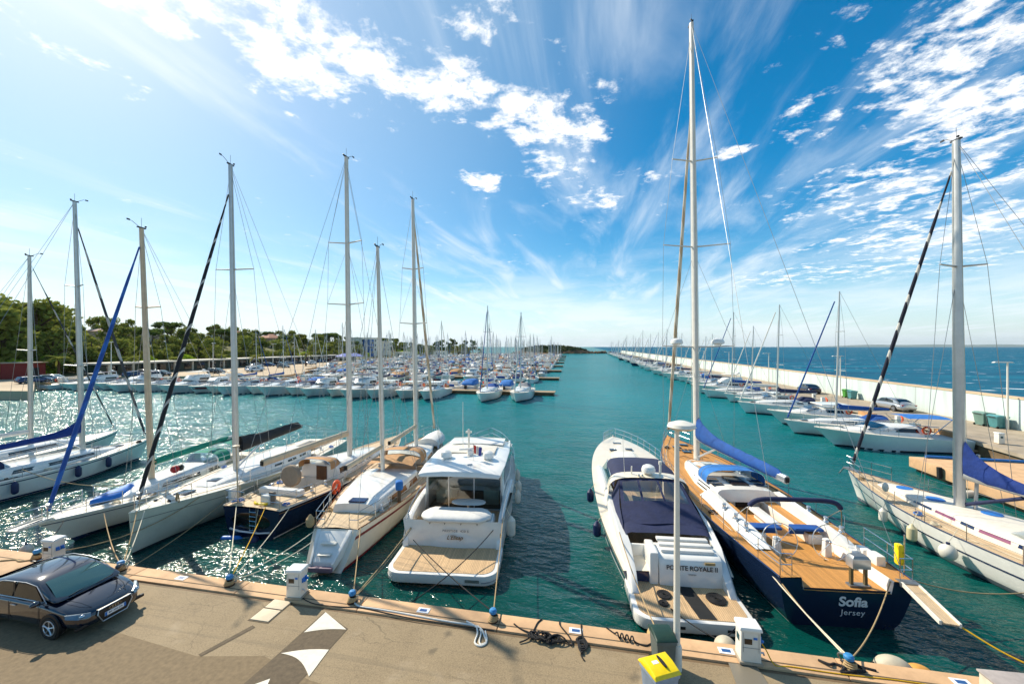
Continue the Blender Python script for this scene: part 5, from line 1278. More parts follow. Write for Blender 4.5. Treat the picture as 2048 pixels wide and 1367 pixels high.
mb = MB()
for sd in (-1, 1): mb.tube([(sd * .12, 11.6, 1.8), (sd * .5, 12.6, 1.75), (sd * .9, 12.4, 1.72)], .016, 5)
mb.build('deck_line', ROPEB, r)
for y, x in ((13.6, .0), (14.6, -.3), (15.2, .3)): hatch(r, H, x, y, .5, .42)
mb = MB()
for k in range(6): mb.box((-.55 + .22 * k, 14.0 + .05 * (k % 2), H.dz(14) + .02), (.15, .3, .03))
mb.build('anchor_gear', BLACK, r)
pulpit(r, H, 15.6, .7, tip=-.2); rails(r, H, (3.2, 5, 7, 9, 11, 13, 14.8), .66, .09); pushpit(r, H, 2.2, .68, gap=1.5)
# grill box on the stern rail, horseshoe and yellow rescue gear
o = thing('stern_grill', 'grey box grill on two posts at the stern of the navy yacht Sofia', 'grill', l2w(r, (.55, .35, 1.185)), radians(6))
mb = MB()
for x in (-.2, .2): mb.box((x, 0, .3), (.08, .08, .6))
mb.build('leg', mat('olive_metal', '#6e6244', .5, .5), o); MB().box((0, 0, .72), (.52, .3, .3)).build('box', SILVER, o, bevel=.02); MB().box((0, 0, .9), (.5, .28, .08), taper=.8).build('lid', GALV, o, bevel=.01); MB().box((0, 0, .03), (.6, .2, .05)).build('foot', GALV, o)
o = thing('rescue_pole', 'yellow rescue sling and pole on the right stern rail of Sofia', 'rescue gear', l2w(r, (1.85, .55, 1.55)), 0)
MB().box((0, 0, .55), (.16, .2, .62)).build('sling', YELLOW, o, bevel=.05); MB().cyl((.14, 0, 0), (.14, 0, 1.15), .02).build('pole', STEEL, o); MB().box((.1, .16, .55), (.14, .1, .5)).build('bracket', WPAINT, o, bevel=.02)
MB().box((1.62, 1.1, 1.62), (.28, .42, .42)).build('liferaft_box', WHITE, r, bevel=.05)
MB().box((1.62, 1.62, 1.58), (.28, .38, .36)).build('rope_locker', WHITE, r, bevel=.05)
dome_b = Vector((0, 11.9, 1.68)).lerp(w2l(r, (5.75, 24.6, 27.0)), .265)
dome(l2w(r, dome_b + Vector((-1.15, -.3, .1))), .34, 'white radome on the left lower spreader of Sofia'); dome(l2w(r, dome_b + Vector((1.15, -.3, .1))), .34, 'white radome on the right lower spreader of Sofia')
clutter(r, H, 9, 3, 15.5, n=8, cols=('b', 'cleat', 'cleat', 'track', 'w'))
SOFIA, HS = r, H
# gangway from Sofia's stern
o = thing('gangway', 'long narrow gangway with teak tread reaching out from the stern of Sofia', 'gangway')
A0, A1 = Vector((9.1, 13.55, 1.5)), Vector((8.95, 11.75, 1.42)); A1 = Vector((8.85, 11.9, 1.45))
dd = (A1 - A0); sdv = Vector((dd.y, -dd.x, 0)).normalized()
def strip3(mb, a, b, w0, w1, h0, h1): 
    up = Vector((0, 0, 1)); mb.loft([[p + sdv * w0 + up * h0, p + sdv * w1 + up * h0, p + sdv * w1 + up * h1, p + sdv * w0 + up * h1] for p in (a, b)])
mb = MB(); strip3(mb, A0, A1, -.17, .17, .0, .03); mb.build('tread', TEAKG, o)
for w0 in (-.22, .17): mb = MB(); strip3(mb, A0, A1, w0, w0 + .05, -.03, .07); mb.build('side_rail', WPAINT, o)
mb = MB(); mb.box(A0 + Vector((.0, .1, .0)), (.5, .25, .12)); mb.build('mount', GALV, o)
tag(MB().tube(spline([(9.05, 11.9, 1.45), (9.6, 11.4, 1.2), (10.4, 10.9, 1.05), (11.0, 10.75, 1.0), (11.6, 10.5, 1.14), (12.6, 10.3, 1.16)], 8), .02, 6).build('yellow_rope', ROPEY), 'yellow rope running from the gangway end to the quay at right', 'rope')

# --- white sloop at the right edge, blue stripes and navy boom cover
H = Hull(13.6, 4.1, (1.3, 1.25, 1.5), tr=.66, p=1.9, q=1.0, rake=.75, srake=.0, wl=.8, tm=.45)
r, hu = yacht('white sailing yacht at the right edge with navy and mauve stripes and fenders', 'sailing yacht', (16.45, 12.4, 0), 9, H, WHITE, TEAKG, holes=[(1.0, 3.6, .8)], cw=.8, boot=mat('grey_boot', '#5c6670', .4), boot_z=(.03, .2), toem=NAVY)
H.strip(MB(), lambda h: h * .58, lambda h: h * .58 + .07, .0, .97).build('hull_stripe', NAVY, hu, smooth=60)
a, b = MB(), MB(); H.well(a, b, 1.0, 3.6, .8, .75); ck = a.build('cockpit', WHITE, r); b.build('cockpit_sole', TEAKG, ck)
st = [(3.6, 1.3, .5, 1.27), (6.0, 1.3, .44, 1.28), (8.6, 1.0, .34, 1.33), (11.2, .45, .06, 1.42)]
cr = trunk(MB(), st).build('coachroof', OFFWHITE, r, smooth=45)
mb = MB()
for i, (y0, y1) in enumerate(((3.9, 4.7), (4.9, 5.9), (6.05, 6.6), (6.8, 7.7), (7.85, 8.8))): mb.use(NAVY if i % 2 == 0 else mat('mauve_stripe', '#8e5673', .4)); trunk_window(mb, st, y0, y1, .45, .72, slant=.02)
mb.build('coachroof_stripe', parent=cr)
trunk_window(MB(), st, 9.0, 10.9, .3, .7).build('forward_stripe', NAVY, cr)
for y, x in ((10.2, 0), (8.5, -.25), (6.9, .35)): MB().lathe([(.02, 0), (.3, 0), (.3, .05), (.02, .07)], 16, (x, y, trunk_pt(st, y, 1)[2] + .03)).build('round_hatch', BLUEP, cr)
tp = w2l(r, (15.22, 20.2, 17.1))
rig(r, H, (0, 7.75, 1.65), tp, .15, m=ALU, spreaders=((.655, .95),), fore=(0, 13.35, 1.62), foref=.955, furl=NSTRIPE, fr=.075, back=[(-1.0, .1, 1.4), (1.0, .1, 1.4)])
MB().tube([(.25, 7.4, 1.6), (.25, 7.3, 4.0)], .06).build('deck_pole', ALU, r)
boom(r, (0, 7.55, 3.05), (1.1, 1.9, 2.75), r=.12, m=ALU, cover=DEEPBLUEC, cr=.28, lead=2.6)
MB().tube([(.05, 7.6, 1.85), (.35, 5.9, 2.75)], .07).build('boom_vang', NAVYC, r)
sprayhood(r, 3.2, 5.2, 1.15, 1.75, .62, NAVYC)
pulpit(r, H, 11.8, .7, tip=.1); rails(r, H, (2, 4, 5.6, 7.2, 8.8, 10.4), .64); pushpit(r, H, 1.8)
mb = MB(); mb.box((0, 13.3, 1.55), (.3, .9, .08)); mb.tube([(0, 13.5, 1.55), (0, 13.9, 1.45), (-.05, 14.15, 1.1)], .03, 6); mb.poly([(-.2, 14.0, 1.05), (.15, 14.0, 1.05), (0, 14.25, .95)]); mb.build('anchor', GALV, r)
for sd in (1, -1): MB().ball(H.edge(9.4, sd, .6, .05), (.1, .16, .22), 10, 6).build('wrapped_fender', OFFWHITE, r)
for i, (y, rr_, ll, bl) in enumerate(((9.2, .16, .62, False), (7.5, .17, .66, False), (5.9, .27, 0, True))):
    e = H.edge(y, -1, -.62 if not bl else -.55) + Vector((-rr_ - .02, 0, 0))
    fender(l2w(r, e), 0, ('slim white fender nearest the bow of the right-edge yacht', 'cream fender in the middle of the right-edge yacht side', 'large round white fender on the right-edge yacht side')[i], FENDW if i != 1 else mat('cream_fender', '#cbbf98', .5), rr_, ll or .6, 'fenders on the right-edge yacht', ball=bl, top=l2w(r, H.edge(y, -1, .3, .06)))
clutter(r, H, 8, 2, 12, n=10)
RIGHTB, HRB = r, H
# ------------------------------------------------------------------ things on the quay
BOLL = [(-18.6, 10.35), (-14.95, 10.33), (-10.78, 10.33), (-6.65, 10.33), (-2.52, 10.33), (1.66, 10.36), (5.75, 10.33)]
BL = ['behind the dark car', 'left of the road in front of the sage yacht', 'in front of the navy oval-transom yacht', 'in front of the ketch', 'right of the white hose loop', 'behind the green bin', 'right of the right pedestal, under Sofia']
proto = None
for (x, y), lb in zip(BOLL, BL):
    lab = 'rusty blue-capped mooring post ' + lb
    if proto is None:
        proto = o = thing('mooring_bollard', lab, 'bollard', (x, y, QZ + .035), 0, 'bollards along the quay kerb')
        MB().lathe([(.14, 0), (.13, .03), (.07, .06), (.06, .2), (.1, .24)], 14).build('post', mat('rusty_iron', '#4a2f1f', .8, .3, var=.4, vs=12), o)
        MB().lathe([(.08, .20), (.10, .22), (.10, .28), (.07, .32), (.02, .33)], 14).build('cap', BOLLB, o)
        MB().ring((0, .12, .16), .1, .018, (1, .2, .3), 18, 6).build('ring', GALV, o)
        mb = MB()
        for k in range(4): mb.ring((.01 * k, -.02, .05 + .035 * k), .12 - .008 * k, .02, (.1 * (k - 1.5), .1, 1), 16, 6)
        mb.build('rope_turns', ROPET, o)
    else: copy_tree(proto, (x, y, QZ + .035), random.uniform(-.5, .5), lab)
# service pedestals
PED = None
for i, (x, y, rz, lb) in enumerate(((-17.75, 10.3, .1, 'white service pedestal on the kerb behind the dark car'), (-8.4, 10.28, .12, 'white service pedestal at the head of the two pale slabs'), (3.62, 10.2, .02, 'white service pedestal between the navy-tent cruiser and Sofia'))):
    if PED is None:
        PED = o = thing('service_pedestal', lb, 'pedestal', (x, y, QZ + .035), rz, 'service pedestals along the quay')
        MB().box((0, 0, .38), (.44, .36, .76), taper=.94).build('cabinet', WPAINT, o, bevel=.02)
        MB().box((0, 0, .80), (.50, .42, .08), taper=.92).build('top_cap', WHITE, o, bevel=.025)
        mb = MB(); mb.box((-.06, -.176, .52), (.16, .015, .12)); mb.build('meter_window', mat('brown_window', '#3a2c20', .2), o)
        mb = MB()
        for k in (-.06, .07): mb.box((.225, k, .5), (.05, .09, .12)); mb.cyl((.24, k, .5), (.3, k, .47), .035, n=8)
        mb.build('socket', BLUEP, o, bevel=.008)
        mb = MB(); mb.box((0, -.181, .38), (.36, .004, .008)); mb.box((.165, -.181, .5), (.006, .004, .44)); mb.box((-.165, -.181, .5), (.006, .004, .44)); mb.build('door_seam', GALV, o)
        MB().box((.09, -.182, .60), (.08, .005, .05)).build('label_plate', BLUEP, o); MB().tube([(.23, -.1, .25), (.29, -.1, .25), (.3, -.1, .2)], .02, 6).build('tap', SILVER, o); MB().box((0, 0, .03), (.50, .42, .06)).build('plinth', CONCG, o, bevel=.01)
        MB().box((-.218, 0, .52), (.012, .14, .14)).build('side_panel', mat('dark_teal', '#21484f', .4), o)
    else: copy_tree(PED, (x, y, QZ + .035), rz, lb)
# street lamp
o = thing('street_lamp', 'tall white street lamp with a flat disc head beside the yellow bin', 'street lamp', (1.94, 9.62, QZ))
MB().tube([(0, 0, 0), (0, 0, 2.0), (0, 0, 5.45)], [.075, .07, .05], 14).build('pole', WPAINT, o)
MB().lathe([(.11, 0), (.11, .5), (.09, .56)], 14).build('base_sleeve', WPAINT, o)
hd = MB().lathe([(.02, 5.42), (.24, 5.44), (.31, 5.49), (.28, 5.56), (.1, 5.62), (.02, 5.63)], 24, (.10, .0, 0)).build('lamp_head', WPAINT, o)
MB().lathe([(.02, 5.41), (.2, 5.42), (.22, 5.438)], 20, (.10, 0, 0)).build('lens', CREAM, hd)
# bins
def bin_(lab, loc, rz, bodym, lidm, lid_t=.1, w_=.58, d_=.55, h_=.95, lidh=.12):
    o = thing('wheelie_bin', lab, 'bin', loc, rz)
    mb = MB(); mb.loft([[(-w_ * k, -d_ * k, z), (w_ * k, -d_ * k, z), (w_ * k, d_ * k, z), (-w_ * k, d_ * k, z)] for z, k in ((.06, .40), (h_ * .9, .5), (h_ * .9, .54), (h_, .54))]); b_ = mb.build('body', bodym, o, bevel=.02)
    mb = MB()
    for x in (-.5, .5): mb.lathe([(.02, -.03), (.1, -.03), (.1, .03), (.02, .03)], 12, (x * w_ * .85, d_ * .42, .1), 0)
    mb.build('wheel', RUBBER, o); MB().tube([(-w_ * .4, d_ * .62, h_ - .03), (w_ * .4, d_ * .62, h_ - .03)], .022, 6).build('handle', BLACK, o)
    rings = []
    for y, z in ((-d_ * .58, h_ + .01), (-d_ * .5, h_ + lidh * .55), (-d_ * .1, h_ + lidh), (d_ * .35, h_ + lidh * 1.1), (d_ * .58, h_ + .03)): rings.append([(x * w_ * .57, y, (z if abs(x) < .95 else lerp(h_, z, .45))) for x in (-1, -.9, -.3, .3, .9, 1)])
    rings = [[*q, (q[-1][0], q[-1][1], h_ + .002), (q[0][0], q[0][1], h_ + .002)] for q in rings]
    ld = MB().loft(rings).build('lid', lidm, o, smooth=40, bevel=.01); return o, ld
o, ld = bin_('grey wheelie bin with bright yellow lid at the foot of the street lamp', (1.37, 8.44, QZ), radians(28), mat('grey_blue_plastic', '#8fa0b4', .5), YELLOW, .1, .66, .62, 1.06, .14); o.scale = (.8, .8, .83)
mb = MB(); mb.loft([[(.05 + .045 * cos(a) , -.02 + .2 * sin(a), 1.195 + z) for a in [2 * pi * k / 16 for k in range(16)]] for z in (0, .025)]); mb.build('slot', RUBBER, ld)
MB().box((-.12, .03, 1.20), (.16, .15, .012)).build('label_sheet', WHITEP, ld)
bin_('dark green wheelie bin behind the yellow-lidded bin', (1.62, 9.55, QZ), radians(12), mat('grey_plastic', '#5f6a68', .6), mat('dark_green_plastic', '#15352b', .5, var=.15), .1, .42, .48, .80, .08)
# floats and buoys
def flo(lab, p, rr, m, rz=0.0, k=1.25):
    o = thing('float', lab, 'float', p, rz); MB().ball((0, 0, 0), (rr * k, rr, rr * .95), 18, 10).build('body', m, o); MB().cyl((-rr * k * 1.1, 0, 0), (-rr * k * .95, 0, 0), rr * .2).build('eye', BLACK, o); return o
GF = mat('grey_float', '#bcb29c', .6, dirt=.5); OF = mat('orange_float', '#cf9546', .6, dirt=.4)
flo('worn tan float against the quay behind the green bin', (1.72, 10.86, .92), .27, mat('tan_float', '#c2a36a', .6, dirt=.5), .2, 1.0)
flo('dirty white float behind the right service pedestal', (3.35, 10.88, .86), .27, GF, .4, 1.0)
flo('long dirty white float against the quay, left of the orange one', (7.0, 10.92, .86), .28, GF, -.15, 1.35); flo('orange float against the quay at the lower right', (7.5, 10.9, .78), .25, OF, -.1, 1.25)
# pale slabs, metal drain cover and the box at the right edge
for i, (y0, y1) in enumerate(((9.17, 9.63), (9.66, 10.12))):
    c = (-8.66, (y0 + y1) / 2, QZ + .012); a, b = (-8.92, -8.38) if i == 0 else (-8.93, -8.36)
    tag(MB().box((-8.65, (y0 + y1) / 2, QZ + .014), (.56, .45, .024)).build('cover_slab', SLAB, bevel=.008), ('nearer', 'farther')[i] + ' pale concrete cover slab beside the left service pedestal', 'slab', 'pale cover slabs in the road')
sheet('slab_gap', [(-8.97, 9.13), (-8.33, 9.13), (-8.33, 10.14), (-8.97, 10.14)], PATCH, QZ + .006)
def chequer():
    m = bpy.data.materials.new('chequer_plate'); m.use_nodes = True; t = NT(m.node_tree); co = t.n('ShaderNodeTexCoord').outputs['Object']
    v = t.n('ShaderNodeTexVoronoi', {'Vector': co, 'Scale': 22.0, 'Randomness': .05}); h = t.rng(v.outputs['Distance'], .15, .32, 1, 0)
    p = t.n('ShaderNodeBsdfPrincipled', {'Base Color': t.mix(h, (.28, .24, .18, 1), (.46, .40, .32, 1)), 'Roughness': .45, 'Metallic': .4})
    t.put(p, 'Normal', t.n('ShaderNodeBump', {'Strength': .8, 'Distance': .006, 'Height': h}).outputs[0]); t.n('ShaderNodeOutputMaterial', {'Surface': p.outputs[0]}); return m
tag(MB().prism([(3.1, 9.2), (3.82, 9.2), (3.74, 10.02), (3.14, 10.02)], QZ + .002, QZ + .022).build('drain_cover', chequer()), 'chequered metal plate set in the road below the right pedestal', 'metal plate')
o = thing('cable_box', 'large pale weathered box on the kerb at the lower right corner', 'box', (8.1, 9.72, QZ + .02), .05); o.scale = (.9, .85, .8)
MB().box((.3, 0, .38), (1.1, .5, .76)).build('body', mat('weathered_white', '#cfc4b0', .6, dirt=.6), o, bevel=.02); MB().box((.3, 0, .78), (1.16, .56, .05)).build('lid', mat('mauve_grey_lid', '#a79c96', .6, dirt=.3), o, bevel=.01)
# ropes lying about
K = QZ + .05
def heap(lab, pts, m=ROPEB, rr=.018, name='loose_rope'): return tag(MB().tube(spline(pts, 6), rr, 6).build(name, m), lab, 'rope')
rh = random.Random(4)
pts = [(-1.95, 10.3, K), (-1.75, 10.15, K), (-1.55, 10.05, K + .02)]
for k in range(22): a = k * 1.9; pts.append((-1.45 + .02 * k + .17 * cos(a) * rh.uniform(.5, 1.2), 9.98 - .004 * k + .14 * sin(a), K + .01 + .004 * k))
for k in range(26): a = -k * 1.5; pts.append((-1.05 + .012 * k + .17 * cos(a) * rh.uniform(.6, 1.3), 9.93 + .15 * sin(a) * rh.uniform(.6, 1.2), K - .02 + .003 * k))
pts += [(-.55, 9.92, K), (-.42, 9.86, K - .02), (-.5, 10.1, K), (-.75, 10.45, K + .01), (-.78, 10.63, K)]
heap('big tangled heap of black rope on the kerb in the middle', pts)
heap('black rope end trailing over the kerb edge from the big heap', [(-1.7, 9.7, K - .02), (-1.5, 9.85, K), (-1.42, 10.1, K), (-1.35, 10.45, K), (-1.25, 10.62, K)])
pts = [(-.22, 10.62, K), (-.2, 10.3, K)]
for k in range(26): a = k * 1.45; pts.append((-.2 + .14 * cos(a) * rh.uniform(.4, 1.15), 10.0 - .008 * k + .16 * sin(a) * rh.uniform(.6, 1.2), K + .01))
pts += [(-.17, 9.75, K - .02), (-.2, 9.6, K - .03), (-.13, 9.45, K - .03)]
heap('small tangled black rope hanging over the kerb right of the big heap', pts)
pts = [(.42, 10.62, K), (.6, 10.45, K)]
for k in range(16): a = k * 1.57; pts.append((.65 + .03 * k + .0 * cos(a), 10.33 - .006 * k + .07 * cos(a), K + .05 + .06 * sin(a)))
pts += [(1.2, 10.18, K), (1.35, 10.16, K), (1.5, 10.28, K)]
heap('black spring-coiled mooring line leading to the bollard by the green bin', pts)
pts = [(-6.55, 10.28, K)] + [(-6.3 + .55 * k, 10.16 - .02 * k + .015 * sin(k), K) for k in range(7)] + [(-2.75, 9.95, K), (-2.6, 9.75, K - .02), (-2.5, 9.55, K - .03), (-2.62, 9.42, K - .03), (-2.78, 9.5, K - .03), (-2.80, 9.8, K - .02), (-2.9, 10.0, K), (-3.2, 10.15, K)]
heap('white hose laid along the kerb ending in a loop on the road', pts, mat('white_hose', '#d9d5cc', .5), .024, 'hose')
heap('second strand of white hose loop lying on the road', [(-2.86, 10.05, K), (-2.72, 9.85, K - .02), (-2.68, 9.55, K - .02), (-2.6, 9.46, K - .02), (-2.5, 9.6, K - .02), (-2.62, 9.9, K)], mat('white_hose', '#d9d5cc', .5), .02, 'hose')
heap('tan chain and rope lying on the kerb by the left bollard', [(-19.6, 10.0, K), (-19.2, 10.15, K), (-18.9, 10.1, K), (-18.6, 10.3, K)], ROPET, .03)
heap('yellow line curling from the right pedestal along the kerb', [(3.86, 10.25, QZ + .5), (4.0, 10.2, QZ + .3), (4.15, 10.1, K), (4.5, 10.12, K), (5.4, 10.1, K), (6.6, 10.15, K), (7.6, 10.12, K)], ROPEY, .013)
heap('thin dark cable lying across the kerb', [(-8.2, 10.2, K), (-7.6, 10.02, K), (-6.8, 10.05, K), (-6.2, 10.12, K), (-4.6, 9.98, K), (-2.4, 9.95, K)], ROPEB, .012)
heap('tan rope bundle around the Sofia bollard', [(5.2, 10.45, K), (5.35, 10.3, K + .04), (5.5, 10.4, K), (5.62, 10.25, K + .05), (5.5, 10.15, K), (5.8, 10.2, K + .04), (6.05, 10.3, K), (5.9, 10.45, K + .05), (5.7, 10.5, K), (6.3, 10.35, K)], ROPEB, .028)
# mooring lines
def B_(i): return Vector((BOLL[i][0], BOLL[i][1] + .06, QZ + .22))
W_ = lambda root, p: l2w(root, p)
ml = [
 ('pale double line from the sage yacht bow to the bollard in front of it', (-18.0, 13.0, 1.75), B_(1), ROPET, .12), ('tan line from the sage yacht bow to the bollard left of the road', (-17.75, 13.1, 1.75), B_(1) + Vector((.06, 0, 0)), ROPEW, .14),
 ('thin line from the blue-jib yacht bow down to the kerb behind the car', (-21.2, 12.6, 1.25), B_(0), ROPEB, .1), ('tan line from the blue-jib yacht to the sage yacht bow bollard', (-20.6, 13.6, 1.2), B_(1) + Vector((-.1, 0, 0)), ROPET, .3),
 ('long slack tan line hanging between the sage yacht and the quay', (-17.4, 15.2, 1.6), B_(0) + Vector((.1, 0, 0)), ROPET, .5), ('tan line sagging from the sage yacht side to the water', (-17.2, 17.5, 1.55), (-16.6, 11.0, .2), ROPET, .3),
 ('yellow line from the oval transom to its bollard', (-14.0, 15.2, 1.35), B_(2) + Vector((0, 0, .02)), ROPEY, .06), ('left stern line of the oval-transom yacht', (-15.5, 15.2, 1.35), B_(2) + Vector((-.1, 0, 0)), ROPEW, .1),
 ('right stern line of the oval-transom yacht', (-12.95, 15.4, 1.35), B_(2) + Vector((.05, 0, 0)), ROPEW, .12), ('crossed line from the ketch left quarter to the oval-transom bollard', (-10.6, 14.6, 1.25), B_(2) + Vector((.1, 0, 0)), ROPEW, .15),
 ('second crossed line from the ketch left quarter', (-10.4, 14.2, 1.0), B_(2) + Vector((.12, .03, -.05)), ROPEW, .2),
 ('short line straight down from the ketch right quarter to its bollard', W_(KETCH, (1.0, .0, 1.3)), B_(3), ROPET, .02), ('double line from the white motor yacht left side to the ketch bollard', (-7.15, 16.0, 1.2), B_(3) + Vector((.08, 0, 0)), ROPET, .1), ('twin of the double line from the motor yacht left side', (-7.1, 15.8, 1.2), B_(3) + Vector((.12, 0, 0)), ROPET, .16),
 ('black line crossing the swim platform of the white motor yacht to the right bollard', W_(ELOISA, (-1.5, 1.7, .8)), B_(4), ROPEB, .1), ('black line crossing from the right quarter of the white motor yacht to the left', W_(ELOISA, (1.75, 2.2, 1.25)), (-5.3, 10.68, .9), ROPEB, .25),
 ('tan stern line from the white motor yacht right quarter to its bollard', W_(ELOISA, (1.98, 2.4, 1.5)), B_(4) + Vector((0, 0, .02)), ROPET, .03),
 ('tan rope down the left side of the navy-tent cruiser to the green bin bollard', W_(POINTE, (-1.72, 3.2, 1.5)), B_(5), ROPET, .2), ('black line from the cruiser right platform cleat down to the quay', W_(POINTE, (1.35, .25, .48)), (3.0, 10.66, .95), ROPEB, .05), ('black line from the cruiser left platform to the right pedestal', W_(POINTE, (-.6, .5, .48)), (3.7, 10.66, 1.0), ROPEB, .12),
 ('long pale line from the left side of Sofia to its bollard', (5.3, 17.2, 1.6), B_(6), ROPEW, .12), ('second pale line running beside the first along Sofia left side', (5.35, 17.0, 1.6), B_(6) + Vector((.07, 0, 0)), ROPEW, .2), ('tan line from the left stern corner of Sofia', W_(SOFIA, (-1.75, 1.2, 1.5)), B_(6) + Vector((.02, .04, 0)), ROPET, .15),
 ('dark line from the right stern corner of Sofia to its bollard', W_(SOFIA, (1.25, .1, 1.5)), B_(6) + Vector((.1, .03, 0)), ROPET, .3),
 ('thin mooring line from the right-edge yacht across to Sofia', W_(RIGHTB, (-1.5, 3.0, 1.3)), W_(SOFIA, (1.7, .6, 1.5)), ROPET, .5),
 ('slack bow line from the navy-boom-cover yacht across to the blue-jib yacht', (-30.9, 16.6, 1.6), (-22.8, 16.5, 1.4), ROPET, .45)]
for lb, p0, p1, m, sg in ml: rope(lb, p0, p1, m, sg, .017)

# ------------------------------------------------------------------ cars
def car(label, loc, rz, paint, detail=True, L=4.70, Wd=1.83, Hh=1.42, estate=False, group=None, name='parked_car'):
    r = thing(name, label, 'car', loc, rz, group); hw = Wd / 2            # nose towards +x, origin under the middle
    st = [(-L / 2, .70, .36, .62, .80), (-L / 2 + .10, .82, .26, .68, .93), (-L / 2 + .5, .9, .22, .78, 1.0), (-1.35, hw, .20, .88, .99), (-.5, hw, .20, .9, .96), (.6, hw, .20, .88, .95), (1.1, hw, .20, .86, .94), (1.6, hw * .985, .2, .78, .86), (L / 2 - .32, hw * .90, .2, .66, .745), (L / 2 - .10, hw * .76, .22, .56, .66), (L / 2, hw * .58, .28, .48, .58)]
    rings = []
    for (x, w_, zb, zs, zt) in st:
        half = [(0, zb), (w_ * .82, zb), (w_ * .97, zb + .1), (w_, lerp(zb, zs, .5)), (w_ * .985, zs - .04), (w_ * .93, zs + .02), (w_ * .72, zt - .015), (w_ * .38, zt + .012), (0, zt + .018)]
        rings.append([(x, y, z) for y, z in half] + [(x, -y, z) for y, z in reversed(half[1:-1])])
    b = MB().loft(rings).build('body', paint, r, smooth=60)
    if detail:
        md = b.modifiers.new('smooth', 'SUBSURF'); md.levels = 2; md.render_levels = 2
    gh = [(-1.95 if not estate else -2.1, .62, .95, .965), (-1.75 if not estate else -2.05, .68, .94, 1.06), (-1.05 if not estate else -1.9, .74, .93, 1.34), (-.5, .74, .92, Hh - .01), (.15, .72, .92, Hh), (.62, .70, .92, 1.36), (1.30, .66, .92, 1.02), (1.48, .60, .91, .935)]
    def gring(x, wt, zb, zt, o=0.0):
        wb = hw * .90
        k = max(.02, (zt - zb) / .5); half = [(wb + o, zb), (lerp(wb, wt, .5 * min(1, k)) + o * .9, lerp(zb, zt, .5)), (lerp(wb, wt, .86 * min(1, k)) + o * .6, lerp(zb, zt, .9)), (lerp(wb, wt, min(1, k)) * .86, zt), (wt * .45, zt + .02)]
        return [(x, y, z) for y, z in half] + [(x, 0, zt + .024)] + [(x, -y, z) for y, z in reversed(half)]
    cb = MB().loft([gring(*g) for g in gh]).build('cabin', paint, r, smooth=55)
    if detail:
        md = cb.modifiers.new('smooth', 'SUBSURF'); md.levels = 2; md.render_levels = 2
    W1 = mat('car_glass', '#0b1416', .04, var=0, coat=.6); W2 = mat('car_windscreen', '#4f7470', .04, .75, var=0, coat=.8)
    def gp(x, f, sd, o=.012):
        for a, c in zip(gh, gh[1:]):
            if a[0] <= x <= c[0]:
                t = (x - a[0]) / (c[0] - a[0]); wt, zb, zt = [lerp(a[i], c[i], t) for i in (1, 2, 3)]; wb = hw * .90; k = min(1, max(.02, (zt - zb) / .5))
                return (x, sd * (lerp(wb, wt, k * f * .95) + o), lerp(zb, zt, f))
    e = 0.0 if not estate else -.25
    for sd in (-1, 1):
        gl = MB()
        for x0, x1 in ((-1.25 + e, -.22), (-.14, .98)):
            lo = [gp(lerp(x0, x1, k / 6), .10, sd) for k in range(7)]; hi = [gp(lerp(x0 + (.18 if x0 < -.5 else .02), x1 - (.42 if x1 > .5 else .0), k / 6), .84, sd) for k in range(7)]
            gl.loft([lo, hi], closed=False, cap0=False, cap1=False)
        sw = gl.build('side_window', W1, r)
        tr = MB().tube([gp(lerp(-1.4 + e, 1.15, k / 10), .07, sd, .018) for k in range(11)], .012, 5); tr.tube([gp(1.15, .07, sd, .018), gp(.98, .5, sd, .02), gp(.62, .9, sd, .02), gp(.2, .93, sd, .02), gp(-.6, .93, sd, .02), gp(-1.1 + e, .8, sd, .02)], .010, 5); tr.build('chrome_trim', SILVER, sw)
        MB().box((-.18, sd * (hw * .86), 1.16), (.07, .03, .44)).build('pillar', BLACK, sw)
    def scr(x0, z0, w0, x1, z1, w1, nm, m, off):
        MB().loft([[(lerp(x0, x1, t) + off * .6 - .06 * (2 * k / 8 - 1) ** 2, lerp(w0, w1, t) * (2 * k / 8 - 1), lerp(z0, z1, t) + off - .02 * (2 * k / 8 - 1) ** 2 + .05 * sin(pi * t)) for k in range(9)] for t in (0, .5, 1)], closed=False, cap0=False, cap1=False).build(nm, m, r, smooth=60)
    scr(1.40, .965, .72, .68, 1.335, .58, 'windscreen', W2, .03)
    scr(-1.85 + e * .5, .985, .66, -1.1 + e * 2.6, 1.33, .55, 'rear_window', W1, .03) if not estate else MB().poly([(-2.1, .62, 1.0), (-2.1, -.62, 1.0), (-1.98, -.55, 1.3), (-1.98, .55, 1.3)]).build('rear_window', W1, r)
    # wheels in dark arches
    for sx in (1.42, -1.38):
        for sd in (-1, 1):
            MB().lathe([(.02, -.02), (.37, -.02), (.37, .02), (.02, .02)], 24, (sx, sd * (hw - .005), .34), 1).build('wheel_arch', BLACK, r)
            wh = MB().lathe([(.2, -.1), (.30, -.11), (.325, -.06), (.325, .06), (.30, .11), (.2, .1)], 26, (sx, sd * (hw - .075), .325), 1).build('wheel', RUBBER, r)
            ym = sd * (hw + .03); rim = MB().ring((sx, ym - sd * .01, .325), .205, .02, (0, 1, 0), 26, 6)
            for k in range(5):
                a = 2 * pi * k / 5 + .3; p = Vector((sx, ym - sd * .02, .325)); rim.tube([p, p + Vector((.1 * cos(a), 0, .1 * sin(a))), p + Vector((.2 * cos(a), 0, .2 * sin(a)))], [.045, .036, .048], 6, flat=.5)
            rim.ball((sx, ym - sd * .01, .325), (.05, .02, .05), 10, 6); rim.build('rim', SILVER, wh)
            MB().lathe([(.02, -.01), (.2, -.01), (.2, .01), (.02, .01)], 20, (sx, sd * (hw + .005), .325), 1).build('brake_disc', mat('dark_disc', '#2b2b2d', .5), wh)
    F_ = L / 2
